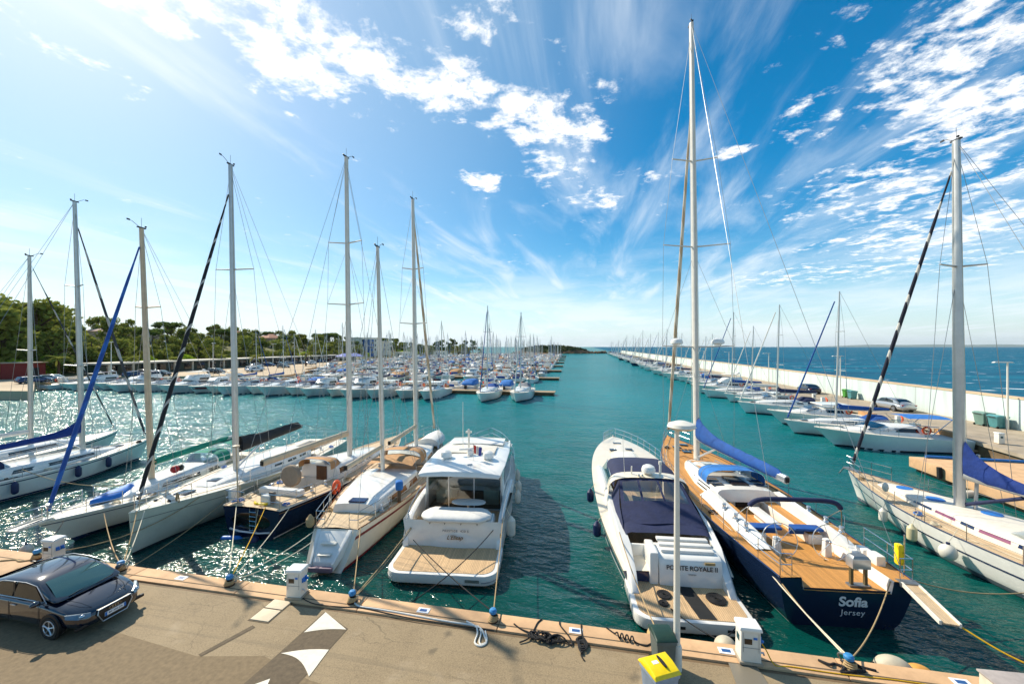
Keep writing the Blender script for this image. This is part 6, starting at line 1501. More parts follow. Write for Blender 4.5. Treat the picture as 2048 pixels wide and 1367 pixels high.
    if detail:
        # nose: big dark grille with a chrome frame, rings, plate, lamps
        g = [(F_ + .012, -.40, .62), (F_ + .012, .40, .62), (F_ + .03, .43, .5), (F_ + .02, .30, .24), (F_ + .02, -.30, .24), (F_ + .03, -.43, .5)]
        gr = MB().poly(g); gr.loft([g, [(x - .14, y, z) for x, y, z in g]], cap0=False, cap1=False); gro = gr.build('grille', BLACK, r, smooth=0)
        MB().tube([(x + .008, y, z) for x, y, z in g], .016, 6, closed=True).build('chrome_frame', SILVER, gro)
        mb = MB()
        for k in range(4): mb.ring((F_ + .03, -.10 + .067 * k, .535), .045, .006, (1, 0, 0), 18, 5)
        mb.build('four_ring_emblem', STEEL, gro)
        pl_ = MB().box((F_ + .035, 0, .41), (.02, .52, .11)).build('number_plate', WHITEP, gro)
        mb = MB(); mb.box((F_ + .047, -.235, .41), (.004, .05, .105)); mb.box((F_ + .047, .235, .41), (.004, .05, .105)); mb.build('plate_band', BLUEP, pl_)
        text('plate_lettering', 'BK-326-ZA', .075, INK, pl_, (F_ + .047, 0, .41), (pi / 2, 0, pi / 2))
        for sd in (-1, 1):
            lp = [(F_ - .10, sd * .50, .625), (F_ - .26, sd * .70, .67), (F_ - .46, sd * .86, .70), (F_ - .42, sd * .885, .62), (F_ - .18, sd * .74, .55), (F_ - .06, sd * .53, .54)]
            hl = MB().loft([[(x + .035, y + sd * .02, z) for x, y, z in lp], [(x - .05, y, z) for x, y, z in lp]]).build('headlight', mat('headlamp_glass', '#7d8a92', .08, .4, coat=.6), r, smooth=0)
            MB().ball((F_ - .14, sd * .68, .61), (.06, .06, .05), 10, 6).build('lamp_bulb', STEEL, hl)
            MB().box((F_ - .12, sd * .68, .30), (.08, .34, .09)).build('lower_vent', BLACK, r, bevel=.02)
            mr = MB().ball((1.02, sd * (hw + .09), 1.0), (.08, .12, .075), 12, 8); mr.box((1.06, sd * (hw - .02), .96), (.08, .14, .04)); mr.build('wing_mirror', paint, r)
            MB().box((0.0, sd * (hw + .005), .80), (.2, .03, .03)).build('door_handle', SILVER, r, bevel=.008); MB().box((-1.05, sd * (hw + .005), .80), (.2, .03, .03)).build('door_handle', SILVER, r, bevel=.008)
            mb = MB()
            for x in (-.18, .98, -1.2): mb.tube([(x, sd * (hw + .002), .30), (x, sd * (hw + .004), .6), (x - .02, sd * (hw - .01), .88)], .006, 4)
            mb.build('door_seam', BLACK, r)
        MB().box((-.9, 0, Hh + .05), (.16, .05, .05)).build('roof_antenna', BLACK, r, bevel=.02)
        mb = MB()
        for sd in (-1, 1): mb.tube([(1.5, sd * .60, .93), (1.9, sd * .52, .85), (F_ - .2, sd * .42, .70)], .007, 4)
        mb.build('bonnet_crease', BLACK, r)
        mb = MB(); mb.tube([(1.42, -.5, .985), (1.36, .1, 1.02)], .012, 5); mb.tube([(1.42, .15, .985), (1.36, .6, 1.0)], .012, 5); mb.build('wiper', BLACK, r)
    for sd in (-1, 1):
        MB().box((-F_ + .05, sd * .62, .78), (.08, .3, .12)).build('tail_light', mat('tail_red', '#a01016', .2), r, bevel=.02)
        if not detail: MB().box((F_ - .16, sd * .62, .62), (.16, .32, .1)).build('headlight', SILVER, r, bevel=.02)
    return r
CARBLUE = mat('black_blue_paint', '#0a1426', .07, 0, var=0, coat=1.0); CARBLUE.node_tree.nodes['Principled BSDF'].inputs['Coat IOR'].default_value = 1.62
c_ = car('black-blue parked sedan with chrome grille facing right on the quay road', (-14.5, 8.45, QZ), radians(-1), CARBLUE); c_.scale = (.90, .90, .87)
c_silver = car('silver sedan parked along the breakwater wall', (34.6, 54.2, QZ), radians(94), mat('silver_paint', '#b9bcbf', .25, .6, var=0, coat=.6), False, group='cars on the breakwater')
car('dark car with red tail lights parked farther along the breakwater', (34.2, 71.5, QZ), radians(86), mat('dark_red_blue_paint', '#262a3c', .2, .3, var=0, coat=.6), False, group='cars on the breakwater')
# ------------------------------------------------------------------ smaller boats: kits for the marina and the breakwater
ORD = 'first second third fourth fifth sixth seventh eighth ninth tenth eleventh twelfth thirteenth fourteenth fifteenth sixteenth seventeenth eighteenth nineteenth twentieth'.split()
def ordw(n): return ORD[n] if n < 20 else 'twenty-' + ORD[n - 20] if n < 29 else 'far'
REDC = mat('red_canvas', '#8e2522', .85, var=.15, bump=.3, bs=6); GREYC = mat('grey_canvas', '#7c7f86', .85, var=.15)
def motor_kit(L=9.0, B=3.1, hullm=WHITE, canvas=NAVYC, fly=False, hard=False, band=None, rail=True, canopy=True):
    H = Hull(L, B, (1.05, 1.2, 1.55), tr=.9, p=2.6, q=.85, rake=1.6, wl=.85, tm=.32, e=1.0, ent=.95); K_ = []
    def part(n, f, m): mb = MB(); f(mb); K_.append((n, mb, m))
    part('hull', lambda mb: H.shell(mb), hullm)
    part('boot_stripe', lambda mb: H.strip(mb, -.1, .14, n=16), ANTIF)
    if band: part('side_band', lambda mb: H.strip(mb, lambda h: h * .55, lambda h: h * .8, n=16), band)
    part('deck', lambda mb: H.deck(mb), OFFWHITE)
    c0 = L * .30
    st = [(c0, B * .36, .75, 1.15), (L * .52, B * .36, .72, 1.2), (L * .72, B * .27, .25, 1.3), (L * .86, B * .12, .05, 1.42)]
    part('cabin', lambda mb: trunk(mb, st, .25, .4), WHITE)
    for sd in (-1, 1): part('side_glass', lambda mb: trunk_window(mb, st, L * .33, L * .64, .45, .85, inset=.25, n=6, sides=(sd,)), DGLASS)
    def front(mb):
        y0, y1 = L * .53, L * .66
        mb.loft([[(B * .30 * u, y1 + .18 * (1 - u * u), 1.62), (B * .26 * u, y0 + .1, 2.02)] for u in (-1, -.5, 0, .5, 1)], closed=False, cap0=False, cap1=False)
    part('front_glass', front, DGLASS)
    if fly:
        st2 = [(c0 - .3, B * .33, .95, 1.8), (L * .5, B * .33, .85, 1.85), (L * .58, B * .25, .2, 1.95)]
        part('flybridge', lambda mb: trunk(mb, st2, .12, .2), WHITE); part('saloon_glass', lambda mb: trunk_window(mb, st2, c0, L * .48, .12, .55), DGLASS)
        def fl(mb):
            mb.tube([(-B * .3, c0, 2.7), (-B * .28, c0, 3.35), (B * .28, c0, 3.35), (B * .3, c0, 2.7)], .06, 6); mb.ball((0, c0, 3.5), (.28, .28, .18), 10, 6)
        part('arch', fl, WHITE)
        if canopy: part('bimini', lambda mb: mb.box((0, L * .42, 3.3), (B * .6, L * .2, .06)), canvas)
    elif canopy:
        def cv(mb):
            rings = []
            for y, z in ((.7, 1.5), (1.2, 1.95), (c0, 2.15), (L * .5, 2.1)): rings.append([(B * .38 * (abs(cos(a)) ** .5) * (1 if cos(a) > 0 else -1), y, 1.2 + (z - 1.2) * sin(a) ** .5) for a in [pi * k / 8 for k in range(9)]])
            mb.loft(rings, closed=False, cap0=True, cap1=False)
        part('canopy', cv, canvas)
    if hard: part('hardtop', lambda mb: (mb.box((0, L * .40, 2.32), (B * .66, L * .26, .09)), mb.box((-B * .3, L * .3, 2.1), (.06, .3, .5)), mb.box((B * .3, L * .3, 2.1), (.06, .3, .5))), WHITE)
    part('swim_platform', lambda mb: mb.prism([(-B * .42, -.55), (B * .42, -.55), (B * .44, .1), (-B * .44, .1)], .25, .4), TEAKX)
    part('outboard_engine', lambda mb: (mb.box((0, -.35, .95), (.42, .5, .55), taper=.8), mb.box((0, -.45, .4), (.16, .22, .9))), BLACK) if L < 9 else part('stern_seat', lambda mb: mb.box((0, .55, 1.32), (B * .6, .5, .4)), TAN if L > 10 else BLUEC)
    part('helm_seat', lambda mb: mb.box((B * .18, L * .24, 1.6), (.5, .5, .7)), CREAM)
    part('deck_hatch', lambda mb: mb.box((0, L * .78, H.dz(L * .78) + .06), (.55, .5, .06)), PLEXI)
    part('life_ring', lambda mb: mb.ring((-B * .40, L * .30, 1.75), .26, .07, (1, 0, 0), 14, 6), ORANGE)
    if rail:
        def rl(mb):
            for q in (.5,):
                pts = [H.edge(lerp(L * .5, L * .985, k / 5), -1, q, .08) for k in range(6)] + [H.edge(lerp(L * .985, L * .5, k / 5), 1, q, .08) for k in range(6)]; mb.tube(pts, .02, 4)
            for sd in (-1, 1):
                for k in range(5): e = H.edge(lerp(L * .5, L * .97, k / 4), sd, 0, .08); mb.cyl(e, e + Vector((0, 0, .5)), .016, n=4)
        part('bow_rail', rl, STEEL)
    return K_
def sail_kit(L=10, B=3.2, mh=13.0, hullm=WHITE, cover=NAVYC, hood=NAVYC, furl=WHITEC, stripe=None):
    H = Hull(L, B, (1.05, 1.05, 1.3), tr=.68, p=2.0, rake=.9, wl=.8); K_ = []
    def part(n, f, m): mb = MB(); f(mb); K_.append((n, mb, m))
    part('hull', lambda mb: H.shell(mb), hullm); part('boot_stripe', lambda mb: H.strip(mb, -.1, .12, n=16), ANTIF)
    if stripe: part('sheer_stripe', lambda mb: H.strip(mb, lambda h: h * .82, lambda h: h * .9, n=16), stripe)
    part('deck', lambda mb: H.deck(mb), OFFWHITE)
    st = [(L * .3, B * .32, .45, 1.08), (L * .45, B * .33, .42, 1.1), (L * .68, B * .24, .3, 1.16), (L * .82, B * .1, .05, 1.24)]
    part('coachroof', lambda mb: trunk(mb, st), WHITE); part('cabin_window', lambda mb: trunk_window(mb, st, L * .34, L * .66), DGLASS)
    def hd(mb):
        rings = []
        for y, z in ((L * .22, 1.95), (L * .3, 2.0), (L * .38, 1.5)): rings.append([(B * .3 * cos(a), y, 1.3 + (z - 1.3) * sin(a) ** .6) for a in [pi * k / 8 for k in range(9)]])
        mb.loft(rings, closed=False, cap0=False, cap1=False)
    part('sprayhood', hd, hood)
    mb_y = L * .58
    part('wheel_pedestal', lambda mb: mb.box((0, L * .1, 1.5), (.3, .3, .9)), WHITE)
    part('life_ring', lambda mb: mb.ring((B * .30, .15, 1.5), .26, .07, (0, 1, 0), 14, 6), ORANGE)
    part('foredeck_hatch', lambda mb: mb.box((0, L * .84, H.dz(L * .84) + .06), (.5, .5, .06)), PLEXI)
    part('bathing_ladder', lambda mb: mb.box((-.3, -.04, .8), (.35, .05, .9)), STEEL)
    def ms(mb):
        mb.tube([(0, mb_y, 1.4), (0, mb_y - .15, mh * .5), (0, mb_y - .3, mh)], [.09, .085, .06], 8)
        for f, wd in ((.45, .85), (.72, .65)): mb.tube([(-wd, mb_y - .35, mh * f), (0, mb_y - .2, mh * f), (wd, mb_y - .35, mh * f)], .035, 5)
    part('mast', ms, ALU)
    part('boom', lambda mb: mb.tube([(0, mb_y - .1, 2.35), (0, L * .16, 2.4)], .07, 6), ALU)
    part('sail_cover', lambda mb: mb.tube([(0, mb_y - .1, 2.75), (0, mb_y - .5, 2.62), (0, L * .35, 2.55), (0, L * .17, 2.5)], [.26, .22, .17, .1], 8), cover)
    part('furled_jib', lambda mb: mb.tube([(0, L * .97, 1.5), (0, mb_y + .1, mh * .93)], [.075, .05], 6), furl)
    def wr(mb):
        for sd in (-1, 1):
            c = H.edge(mb_y - .3, sd, 0, .1); mb.tube([c, (sd * .85, mb_y - .35, mh * .45), (sd * .65, mb_y - .35, mh * .72), (0, mb_y - .3, mh * .98)], .012, 4)
        mb.tube([(0, .1, 1.2), (0, mb_y - .3, mh)], .012, 4)
    part('shrouds', wr, WIRE)
    def rl(mb):
        for sd in (-1, 1):
            mb.tube([H.edge(lerp(.2, L * .97, k / 8), sd, .58, .06) for k in range(9)], .014, 4)
            for k in range(7): e = H.edge(lerp(.2, L * .95, k / 6), sd, 0, .06); mb.cyl(e, e + Vector((0, 0, .58)), .014, n=4)
    part('guard_rail', rl, STEEL)
    return K_
def root_of(K_, name, label, cat, group):
    r = thing(name, label, cat, (0, 0, 0), 0, group)
    for n, mb, m in K_:
        nm = {'shrouds': 'shroud', 'fender_row': 'fender'}.get(n, n); mb.build(nm, m, r, smooth=40)
    return r
def merged(K_, name):
    mb = MB()
    for n, o, m in K_: mb.add(o, m)
    return mb.mesh(name, smooth=40)
def express_kit():
    K_ = motor_kit(10.2, 3.4, WHITE, BRIGHTBLUE, canopy=False); mb = MB()
    mb.loft([[(x, y, 2.75 - .12 * (x / 1.3) ** 2 - .05 * (y - 3) ** 2 * .2) for x in (-1.3, -.7, 0, .7, 1.3)] for y in (1.2, 2.6, 4.2)], closed=False, cap0=False, cap1=False); K_.append(('bimini', mb, BRIGHTBLUE))
    mb = MB()
    for sd in (-1, 1):
        for y in (1.3, 4.1): mb.tube([(sd * 1.3, 2.7, 1.3), (sd * 1.28, y, 2.6)], .03, 5)
        mb.tube([(sd * 1.2, 5.9, 1.6), (sd * 1.25, 3.4, 2.1), (sd * 1.3, 2.2, 2.0)], .03, 5)
    K_.append(('bimini_frame', mb, STEEL)); mb = MB()
    mb.loft([[(sd * 1.22, 5.4, 1.55), (sd * 1.24, 3.0, 1.6)] for sd in (1,)] + [[(1.2, 5.3, 2.0), (1.22, 3.0, 2.2)]], closed=False, cap0=False, cap1=False)
    K_.append(('cockpit_glass', mb, CABGLASS)); return K_
KITS = [
 ('white motor cruiser with navy canopy', 'motor', motor_kit(9, 3.1, WHITE, NAVYC)), ('white motor cruiser with bright blue canopy', 'motor', motor_kit(8.4, 2.9, WHITE, BRIGHTBLUE)),
 ('white flybridge cruiser', 'motor', motor_kit(10.5, 3.6, WHITE, WHITEC, fly=True)), ('cream cruiser with tan canopy', 'motor', motor_kit(9.4, 3.2, CREAM, TAN)),
 ('white hardtop cruiser without canopy', 'motor', motor_kit(10.2, 3.4, WHITE, WHITEC, hard=True, canopy=False)), ('white cruiser with red side band', 'motor', motor_kit(10.4, 3.5, WHITE, WHITEC, fly=True, band=REDP, canopy=False)),
 ('small white cuddy boat with grey canopy', 'motor', motor_kit(7.4, 2.6, WHITE, GREYC)), ('navy hulled cruiser with white canopy', 'motor', motor_kit(9, 3.1, NAVY, WHITEC)),
 ('white open cruiser with a bare deck', 'motor', motor_kit(9.6, 3.2, WHITE, WHITEC, canopy=False)), ('white flybridge cruiser with navy bimini', 'motor', motor_kit(11, 3.7, WHITE, NAVYC, fly=True)),
 ('white sloop with navy boom cover', 'sail', sail_kit(9.6, 3.1, 12.2)), ('white sloop with royal blue boom cover', 'sail', sail_kit(10.4, 3.3, 13.4, cover=BLUEC, hood=BLUEC, furl=BLUEC)),
 ('white sloop with cream sail cover', 'sail', sail_kit(9, 3.0, 11.4, cover=WHITEC, hood=GREYC)), ('navy hulled sloop with white sail cover', 'sail', sail_kit(10.6, 3.3, 14, NAVY, WHITEC, NAVYC)),
 ('white sloop with red stripe and tan covers', 'sail', sail_kit(9.8, 3.2, 12.6, cover=TAN, hood=TAN, stripe=REDP)),
 ('large white express cruiser with bright blue bimini', 'motor', express_kit())]
rk = random.Random(11)
PROT, FARM = {}, {}
CNT = {'motor': 0, 'sail': 0}
def put_boat(ki, loc, rz, sc, label, group, parts):
    desc, kind, K_ = KITS[ki]; nm = 'motor_boat' if kind == 'motor' else 'sailing_boat'; CNT[kind] += 1
    cat = 'motor boat' if kind == 'motor' else 'sailing boat'
    if parts:
        if ki not in PROT: PROT[ki] = r = root_of(K_, nm, label, cat, group); r.location = loc; r.rotation_euler = (0, 0, rz); r.scale = (sc,) * 3; return r
        return copy_tree(PROT[ki], loc, rz, label, group, scale=sc)
    if ki not in FARM: FARM[ki] = merged(K_, nm)
    o = bpy.data.objects.new(nm, FARM[ki]); COL.objects.link(o); o.location = loc; o.rotation_euler = (0, 0, rz); o.scale = (sc,) * 3
    return tag(o, label, cat, group)
LEN = [9, 8.4, 10.5, 9.4, 10.2, 10.4, 7.4, 9, 9.6, 11, 9.6, 10.4, 9, 10.6, 9.8, 10.2]
def x_left(y): 
    P_ = [(60, -95), (84, -71), (92, -71), (112, -83), (186, -115), (274, -129), (340, -106), (400, -90)]
    for a, b in zip(P_, P_[1:]):
        if a[0] <= y <= b[0]: return lerp(a[1], b[1], (y - a[0]) / (b[0] - a[0]))
    return -90
def x_right(y): return -7.5 - (y - 70) * .05
PONT = mat('pontoon_deck', '#9a8468', .8, var=.2)
pys = [69.5, 101, 133, 167, 203, 241, 281, 323, 367]
for pi_, py_ in enumerate(pys):
    xr = x_right(py_) + 1.6; xl = x_left(py_) - 4
    r = thing('pontoon', 'floating wooden pontoon, ' + ordw(pi_) + ' from the camera, crossing the marina', 'pontoon', (0, py_, 0), 0, 'pontoons of the marina')
    MB().box(((xl + xr) / 2, 0, .55), (xr - xl, 2.6, .12)).build('walkway', PONT, r)
    mb = MB()
    mb.box(((xl + xr) / 2, 0, .2), (xr - xl - .4, 2.2, .58)); mb.build('float', CONCD, r)
    for side in (-1, 1):
        x = xr - rk.uniform(3.2, 4.2) - (14 if pi_ == 0 and side < 0 else 0); n = 0
        while x > (-104 if pi_ == 0 and side < 0 else x_left(py_ + side * 6) + 1):
            pm = .30 if pi_ < 2 else .36
            ki = rk.choice((10, 11, 12, 13, 14)) if rk.random() < pm else rk.choice((0, 1, 2, 2, 3, 4, 4, 5, 6, 8, 8, 9, 7))
            if pi_ == 0 and side < 0: ki = rk.choice((2, 4, 8, 9, 0, 3, 8, 4, 2, 5, 7, 10 if x < -50 else 2))
            sc = rk.uniform(.88, 1.12) * (1.08 if pi_ == 0 and side < 0 and x > -60 else .95 if pi_ else 1)
            ww = LEN[ki] * .335 * sc + rk.uniform(.15, .6)
            x -= ww / 2
            bow_out = rk.random() < (.94 if pi_ == 0 else .6)
            L_ = LEN[ki] * sc
            if side < 0: loc, rz = ((x, py_ - 1.5, 0), pi) if bow_out else ((x, py_ - 1.5 - L_, 0), 0)
            else: loc, rz = ((x, py_ + 1.5, 0), 0) if bow_out else ((x, py_ + 1.5 + L_, 0), pi)
            rz += rk.uniform(-.04, .04)
            if rk.random() > .05:
                put_boat(ki, loc, rz, sc, KITS[ki][0] + ', ' + ordw(n) + ' from right, ' + ('near' if side < 0 else 'far') + ' side, ' + ordw(pi_) + ' pontoon', 'boats moored in the marina', pi_ == 0)
            n += 1; x -= ww / 2
put_boat(11, (-16.3, 69.0, 0), pi + .02, 1.12, 'left one of two tall-masted sloops moored apart off the first pontoon end', 'boats moored in the marina', True)
put_boat(12, (-10.6, 69.0, 0), pi - .03, 1.22, 'right one of two tall-masted sloops moored apart off the first pontoon end', 'boats moored in the marina', True)
# breakwater row, sterns to the jetty, bows to the channel
BW = [(38.7, 15, 1.02), (43.4, 11, 1.02), (48.4, 4, 1.0), (55.6, 10, 1.12)]
y = 60.5
while y < 470:
    ki = rk.choice((10, 11, 12, 14, 10, 13, 0, 2, 4, 8, 9, 1)); BW.append((y, ki, rk.uniform(.9, 1.15))); y += LEN[ki] * .34 + rk.uniform(.9, 2.4) + y * .006
for i, (y, ki, sc) in enumerate(BW):
    put_boat(ki, (JX - 1.0, y, 0), pi / 2 + rk.uniform(-.03, .03), sc, KITS[ki][0] + ', ' + ('nearest' if i == 0 else ordw(i) if i < 29 else 'far number ' + str(i)) + ' in the breakwater row', 'boats moored along the breakwater', i < 12)
# jetty furniture
lp = None
for i, y in enumerate(range(43, 480, 24)):
    lab = 'white double-arm lamp on the breakwater, ' + ordw(i) + ' from the near end'
    if lp is None:
        lp = thing('jetty_lamp', lab, 'street lamp', (36.2, y, QZ), 0, 'lamps along the breakwater')
        MB().tube([(0, 0, 0), (0, 0, 5.9)], [.09, .06], 8).build('pole', WPAINT, lp); MB().box((-.35, 0, 5.93), (1.5, .28, .1), taper=.8).build('lamp_head', WPAINT, lp)
    else: copy_tree(lp, (36.2, y, QZ), 0, lab)
GP = mat('green_bin', '#4c9a3e', .5); TP = mat('teal_bin', '#4f8d92', .5)
bin_('green wheelie bin against the breakwater wall', (36.2, 65.6, QZ), 1.6, GP, GP, w_=.7, d_=.7, h_=1.1); bin_('teal wheelie bin beside the green one at the breakwater wall', (36.0, 63.9, QZ), 1.6, TP, TP, w_=.8, d_=.8, h_=1.1)
bin_('grey-green wheelie bin near the first breakwater lamp', (35.9, 44.8, QZ), 1.6, mat('grey_green_bin', '#6f8f86', .5), mat('grey_green_bin', '#6f8f86', .5), w_=1.0, d_=.9, h_=1.15); bin_('teal wheelie bin next to the first breakwater lamp', (36.0, 43.6, QZ), 1.6, TP, TP, w_=.9, d_=.9, h_=1.05)
for i, y in enumerate((36.6, 62, 86)): copy_tree(PED, (JX + .1, y, QZ), 1.5, 'white service pedestal on the breakwater edge, ' + ordw(i) + ' from the near end', 'service pedestals on the breakwater')
o = thing('blue_skip', 'pale blue skip with a yellow rim at the right edge by the wall', 'skip', (35.6, 38.8, QZ), .1)
MB().box((0, 0, .55), (1.3, 2.2, 1.1), taper=1.1).build('body', mat('pale_blue_metal', '#8fb4cc', .5, dirt=.2), o); MB().box((0, 0, 1.13), (1.5, 2.5, .07)).build('rim', YELLOW, o)

# ------------------------------------------------------------------ left shore: arcade, cars, trees, houses
ar = thing('arcade_building', 'long low shop arcade with white roof slab and dark green fronts by the car park', 'arcade')
p0, p1 = Vector((-115, 76, 1.4)), Vector((-123, 196, 1.4)); dv = (p1 - p0).normalized(); nv = Vector((dv.y, -dv.x, 0))
def obox(mb, t0, t1, a, b, z0, z1):
    A = p0 + dv * t0; B_2 = p0 + dv * t1; mb.loft([[q + nv * a + Vector((0, 0, z0)), q + nv * b + Vector((0, 0, z0)), q + nv * b + Vector((0, 0, z1)), q + nv * a + Vector((0, 0, z1))] for q in (A, B_2)])
LN = (p1 - p0).length
mb = MB(); obox(mb, -1, LN + 1, -7, 1.6, 2.7, 3.05); mb.build('roof_slab', mat('arcade_roof', '#cdc6b8', .8, var=.1), ar)
mb = MB(); obox(mb, 0, LN, -6.5, -1.5, 0, 2.7); mb.build('shop_front', mat('dark_green_front', '#1f3b33', .4, var=.3, vs=.6), ar)
k = 0
while k < LN: mb = MB(); obox(mb, k, k + .35, .9, 1.25, 0, 2.7); mb.build('column', mat('arcade_column', '#cfc3ae', .8), ar); k += 5.5
k = 1.5
while k < LN - 4: mb = MB(); obox(mb, k, k + 2.6, -1.49, -1.45, .4, 2.2); mb.build('shop_window', DGLASS, ar); k += 4.1
cps = [mat('car_paint_%s' % n, c, .2, .3, var=0, coat=.6) for n, c in (('white', '#dedede'), ('grey', '#6d7378'), ('black', '#1a1c20'), ('blue', '#253c63'), ('silver', '#aeb4b8'), ('red', '#7d1f1f'))]
cn = ['white', 'grey', 'black', 'blue', 'silver', 'red']
cpro = [car('small %s car parked on the left car park' % n, (0, 0, -50), 0, m, False, estate=True, group='cars on the left car park') for n, m in zip(cn, cps)]
spots = [(-103, 74, 3), (-101, 78, 2), (-107, 62, 4), (-105, 58, 3), (-108, 80, 0), (-96, 88, 2), (-92, 96, 0), (-96, 100, 1), (-99, 104, 4), (-112, 118, 0), (-113, 124, 3), (-114, 130, 2), (-115, 136, 4), (-115, 143, 1), (-116, 150, 0), (-117, 158, 3), (-118, 168, 5), (-100, 116, 1), (-108, 140, 0)]
usedc = set()
for i, (x, y, c) in enumerate(spots):
    lab = cn[c] + ' car on the left car park, ' + ordw(i) + ' from its near end'; rz = rk.uniform(-.2, .2) + (0 if i % 3 else 1.4)
    if c not in usedc: usedc.add(c); o = cpro[c]; o.location = (x, y, 1.4); o.rotation_euler = (0, 0, rz); o['label'] = lab
    else: copy_tree(cpro[c], (x, y, 1.4), rz, lab)
# houses
STU = [mat('stucco_%d' % i, c, .85, var=.1, vs=.3) for i, c in enumerate(('#d9b9a0', '#e3dccb', '#d6c7ae', '#cfa68e'))]
RTILE = mat('terracotta_tiles', '#a8735c', .85, var=.25, vs=2, bump=.6, bs=3)
def house(lab, loc, rz, d, m, roof='hip', rh=2.2, storeys=2, roofm=None):
    r = thing('villa', lab, 'house', loc, rz); wdt, dp, h = d
    wl_ = MB().box((0, 0, h / 2 - 1.5), (wdt, dp, h + 3)).build('wall', m, r)
    if roof == 'hip':
        e = .5; mb = MB(); x, y = wdt / 2 + e, dp / 2 + e; rl_ = max(.4, wdt / 2 - dp / 2); b = mb.vs([(-x, -y, h), (x, -y, h), (x, y, h), (-x, y, h), (-rl_, 0, h + rh), (rl_, 0, h + rh)])
        for f in ((0, 1, 5, 4), (1, 2, 5), (2, 3, 4, 5), (3, 0, 4), (3, 2, 1, 0)): mb.face(*[b + i for i in f])
        rf = mb.build('roof', roofm or RTILE, r, smooth=0); MB().box((wdt * .2, 0, h + rh * .8), (.7, .6, 1.4)).build('chimney', m, rf)
    else: MB().box((0, 0, h + .15), (wdt + .6, dp + .6, .3)).build('roof', STU[1], r)
    nx = max(2, int(wdt / 3)); 
    for s_ in range(storeys):
        for k in range(nx):
            x = -wdt / 2 + wdt * (k + .5) / nx; z = 1.5 + s_ * 2.9
            for sg in (-1, 1):
                f = MB().box((x, sg * (dp / 2 + .02), z), (1.2, .1, 1.5)).build('window', mat('shutter_white', '#d9d4c8', .6), r); MB().box((x, sg * (dp / 2 + .06), z), (.95, .06, 1.25)).build('pane', DGLASS, f)
        for sg in (-1, 1):
            f = MB().box((sg * (wdt / 2 + .02), 0, 1.5 + s_ * 2.9), (.1, 1.2, 1.5)).build('window', mat('shutter_white', '#d9d4c8', .6), r); MB().box((sg * (wdt / 2 + .06), 0, 1.5 + s_ * 2.9), (.06, .95, 1.25)).build('pane', DGLASS, f)
    return r
house('long pinkish villa roof on the hilltop behind the left masts', (-182, 127, 8.6), 1.45, (22, 9, 5.6), STU[0], 'hip', 1.6, 1, mat('pink_tiles', '#a98c80', .9, var=.15))
house('pale villa with terracotta roof among the trees above the car park', (-176, 168, 7.6), 1.2, (15, 10, 7.0), STU[1])
house('small ochre villa beside the terracotta one on the hill', (-168, 186, 7), 1.5, (10, 8, 6.0), STU[3])
house('white flat-roofed block with windows behind the marina', (-145, 238, 5), 1.2, (13, 11, 9.0), STU[1], 'flat', storeys=3)
house('second white flat-roofed block right of the narrow blue block', (-141, 252, 5), 1.2, (9, 9, 7.0), STU[2], 'flat', storeys=2)
o = house('narrow blue block between the white flats', (-138, 232, 3.5), 1.2, (3.5, 6, 9.5), mat('blue_stucco', '#2f63a0', .7, var=.1), 'flat', storeys=3)
house('low white harbour office at the far shore', (-122, 250, 1.5), 1.3, (12, 6, 3.2), STU[1], 'flat', storeys=1)
house('low white clubhouse farther along the far shore', (-116, 300, 1.5), 1.3, (10, 6, 3.2), STU[1], 'flat', storeys=1)
o = thing('red_shed', 'small dark red shed under the trees at the far left', 'shed', (-122.5, 66, 1.4), .5)
MB().box((0, 0, 1.7), (5, 4, 3.4)).build('wall', mat('dark_red_paint', '#7c1f17', .7, var=.15), o); MB().box((0, 0, 3.5), (5.6, 4.6, .22)).build('roof', CONCG, o); MB().box((2.51, -.6, 1.2), (.05, 1.6, 2.4)).build('door', BLACK, o)
o = thing('awning_tent', 'pale violet-blue awning tent on the car park behind the masts', 'awning', (-112, 172, 1.4), 1.3)
mb = MB(); b = mb.vs([(-6, -3, 2.4), (6, -3, 2.4), (6, 3, 2.4), (-6, 3, 2.4), (-4, 0, 3.9), (4, 0, 3.9)])
for f in ((0, 1, 5, 4), (1, 2, 5), (2, 3, 4, 5), (3, 0, 4)): mb.face(*[b + i for i in f])
mb.build('canopy', mat('violet_canvas', '#8d94cf', .8), o, smooth=0)
for x in (-5.8, 5.8):
    for y in (-2.8, 2.8): MB().cyl((x, y, 0), (x, y, 2.42), .06, n=6).build('pole', WPAINT, o)
cl = None
for i, (x, y) in enumerate(((-104, 70), (-108, 98), (-112, 125), (-116, 152), (-119, 180), (-118, 215), (-122, 262))):
    lab = 'white car-park lamp post, ' + ordw(i) + ' along the left shore'
    if cl is None:
        cl = thing('lamp_post', lab, 'street lamp', (x, y, 1.4), 0, 'lamp posts on the left shore'); MB().tube([(0, 0, 0), (0, 0, 8)], [.11, .06], 8).build('pole', WPAINT, cl); MB().box((.4, 0, 8.05), (1.6, .3, .14), taper=.8).build('lamp_head', WPAINT, cl)
    else: copy_tree(cl, (x, y, 1.4), rk.random() * 3, lab)
